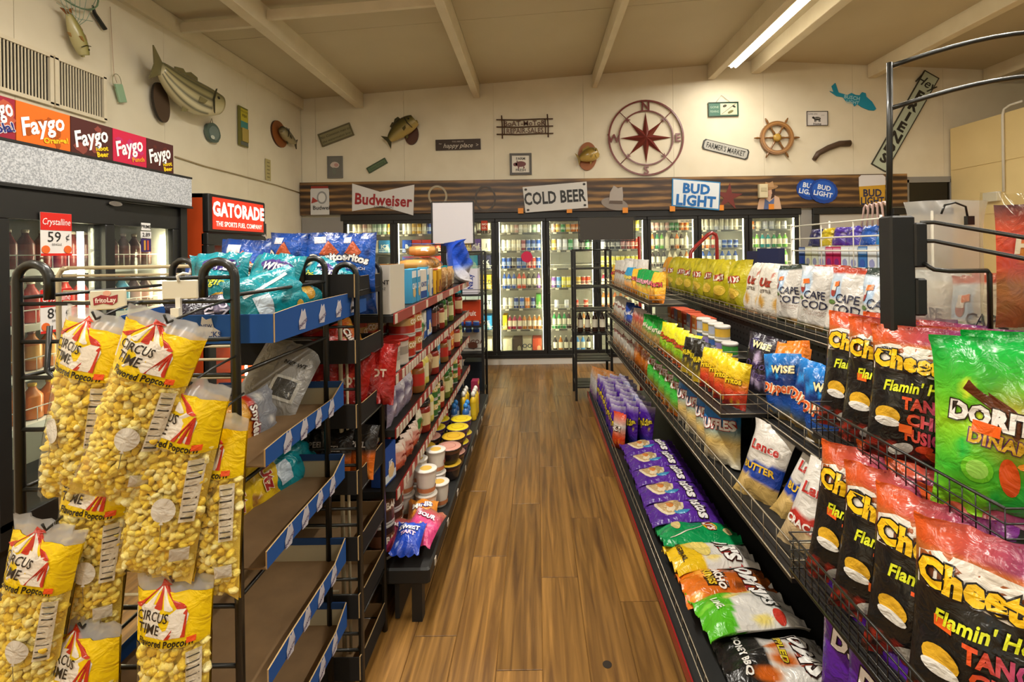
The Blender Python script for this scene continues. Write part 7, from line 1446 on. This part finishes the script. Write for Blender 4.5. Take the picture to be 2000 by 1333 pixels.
# ================================================================== beyond the chip shelving
wr_ = empty('candy_rack', T(2.02, 2.85, 0), 'white wire rack of colourful candy packets beyond the chip shelves', 'wire rack')
for y in (0, 1.0):
    for x in (0, .3): ob('post', MB().tube([(x, y, 0), (x, y, 1.78 if x == 0 else 1.8)], .007, 'white_wire', 6), None, wr_)
for z in (1.76, 1.66, 1.57, 1.46): ob('wire', MB().tube([(0, 0, z), (0, 1.0, z)], .006, 'white_wire', 6), None, wr_)
for z in (1.32, 1.0): ob('shelf', MB().box((.15, .5, z), (.3, 1.0, .012), 'white_metal'), None, wr_)
ob('divider', MB().tube([(0, .25, 1.4), (0, .25, 1.76)], .004, 'white_wire', 5), None, wr_); ob('divider', MB().tube([(0, .6, 1.4), (0, .6, 1.76)], .004, 'white_wire', 5), None, wr_)
for i in range(11):
    c = ['b8c8d8', 'd0d4d8', '3a6fb0', 'd0d4d8', 'd0d8dc', 'b82458', 'b82458', 'c8ccd0', 'c8ccb8', 'c8c8a0', '2a4a8a'][i]
    put(carton(.08, .27, .1, c, '', 'ffffff', band=(.9, .14, mixc(H(c), (1, 1, 1), .5)), art=(.3, .1, mixc(H(c), (.2, .2, .6), .4), 0, .6)).mesh('candy_carton'), 'candy_carton', T(2.06, 2.9 + i * .088, 1.327) @ FR, f'{["pale blue", "white", "blue", "white", "white", "magenta", "magenta", "white", "cream", "cream", "navy"][i]} candy carton on the white rack, {nth(i)} from the near end', 'carton', 'candy cartons on the white rack')
for i in range(6):
    c = ['1f7ac0', '2a5ab0', '4a3aa0', '4a2f90', 'c8b01e', '2a2a5a'][i]
    put(bag(.15, .13, .05, blobs(grad((0, c), (1, c)), [('d8d4dc', 2, .08, .12, .3, .9)], 90 + i), (), (10, 10), 210 + i).mesh('candy_bag'), 'candy_bag', T(2.1, 2.94 + i * .15, 1.605) @ FR @ RX(-14), f'{["sky blue", "blue", "violet", "purple", "yellow", "dark blue"][i]} candy bag hung along the top of the white rack', 'candy bag', 'candy bags on the white rack')
cane = MB().tube([(0, 0, 0), (0, .12, 0), (.012, .14, 0), (.028, .135, 0), (.032, .115, 0)], .006, 'plastic', 6, col=H('c8a8a0')).mesh('candy_cane')
for i in range(5): put(cane, 'candy_cane', T(2.06, 2.88 + i * .05, 1.72) @ FR @ RZ(8 - 5 * i), f'small candy cane sticking up at the near end of the white rack, {nth(i)} in line', 'candy cane', 'candy canes on the white rack')
rt_ = empty('hand_truck', T(1.78, 5.1, 0), 'red tubular hand truck standing beyond the yellow chip bags', 'hand truck')
ob('frame', MB().tube([(-.17, 0, .1), (-.17, 0, 1.5), (-.16, .0, 1.56), (-.11, 0, 1.62), (.02, 0, 1.74), (.06, 0, 1.76), (.1, 0, 1.74), (.11, 0, 1.7), (.12, 0, .1)], .02, 'plastic', 8, col=H('8e2420')), None, rt_)
ob('crossbar', MB().tube([(-.17, 0, 1.2), (.12, 0, 1.2)], .015, 'plastic', 8, col=H('8e2420')), None, rt_); ob('toe_plate', MB().box((-.02, -.12, .012), (.34, .24, .012), 'plastic', '8e2420'), None, rt_)
for sx in (-.2, .15): ob('wheel', MB().lathe([(.03, -.02), (.09, -.02), (.1, -.01), (.1, .01), (.09, .02), (.03, .02)], 16, 'black_wire', M=RZ(90)), T(sx, .06, .1), rt_)
ob('red_pole', MB().tube([(0, 0, 0), (0, 0, 1.74)], .018, 'plastic', 8, col=H('a0281f')), T(1.14, 5.4, 0), None, 'red upright pole beside the far end of the chip shelves', 'pole')
sh2 = empty('low_shelving', T(1.85, 4.0, 0), 'low black shelf of boxes beyond the top chip shelf', 'store shelving')
for z in (.1, .7, 1.28): ob('shelf', MB().box((0, 0, z), (.3, .9, .02), 'shelf_black'), None, sh2)
for sy in (-.44, .44): ob('side_panel', MB().box((0, sy, .65), (.3, .02, 1.3), 'shelf_black'), None, sh2)
put(carton(.16, .3, .1, '23284a', 'WIPES', 'c8d0d8', art=(.28, .14, '2f9a8a', 0, .3), th=.1).mesh('wipes_carton'), 'wipes_carton', T(1.72, 3.62, 1.291) @ FR @ RY(40), 'navy and teal box standing beyond the white chip bags', 'box', 'navy boxes beyond the chips')
put(carton(.16, .28, .1, '2a2a44', 'PADS', 'a8a8b8', band=(.3, .2, H('8a8a98')), th=.1).mesh('wipes_carton'), 'wipes_carton', T(1.72, 3.8, 1.291) @ FR @ RY(40), 'navy and grey box standing beyond the white chip bags', 'box', 'navy boxes beyond the chips')
put(bag(.3, .14, .1, blobs(grad((0, 'c8b03a'), (.5, 'd8ccb8'), (1, 'd0a870')), [('8a6ab0', 2, .1, .15, .4, .8)], 95), (), (12, 12), 220).mesh('snack_bag'), 'snack_bag', T(1.72, 4.2, 1.291) @ FR @ RY(30), 'wide cream and gold bag lying beyond the yellow chips', 'snack bag')
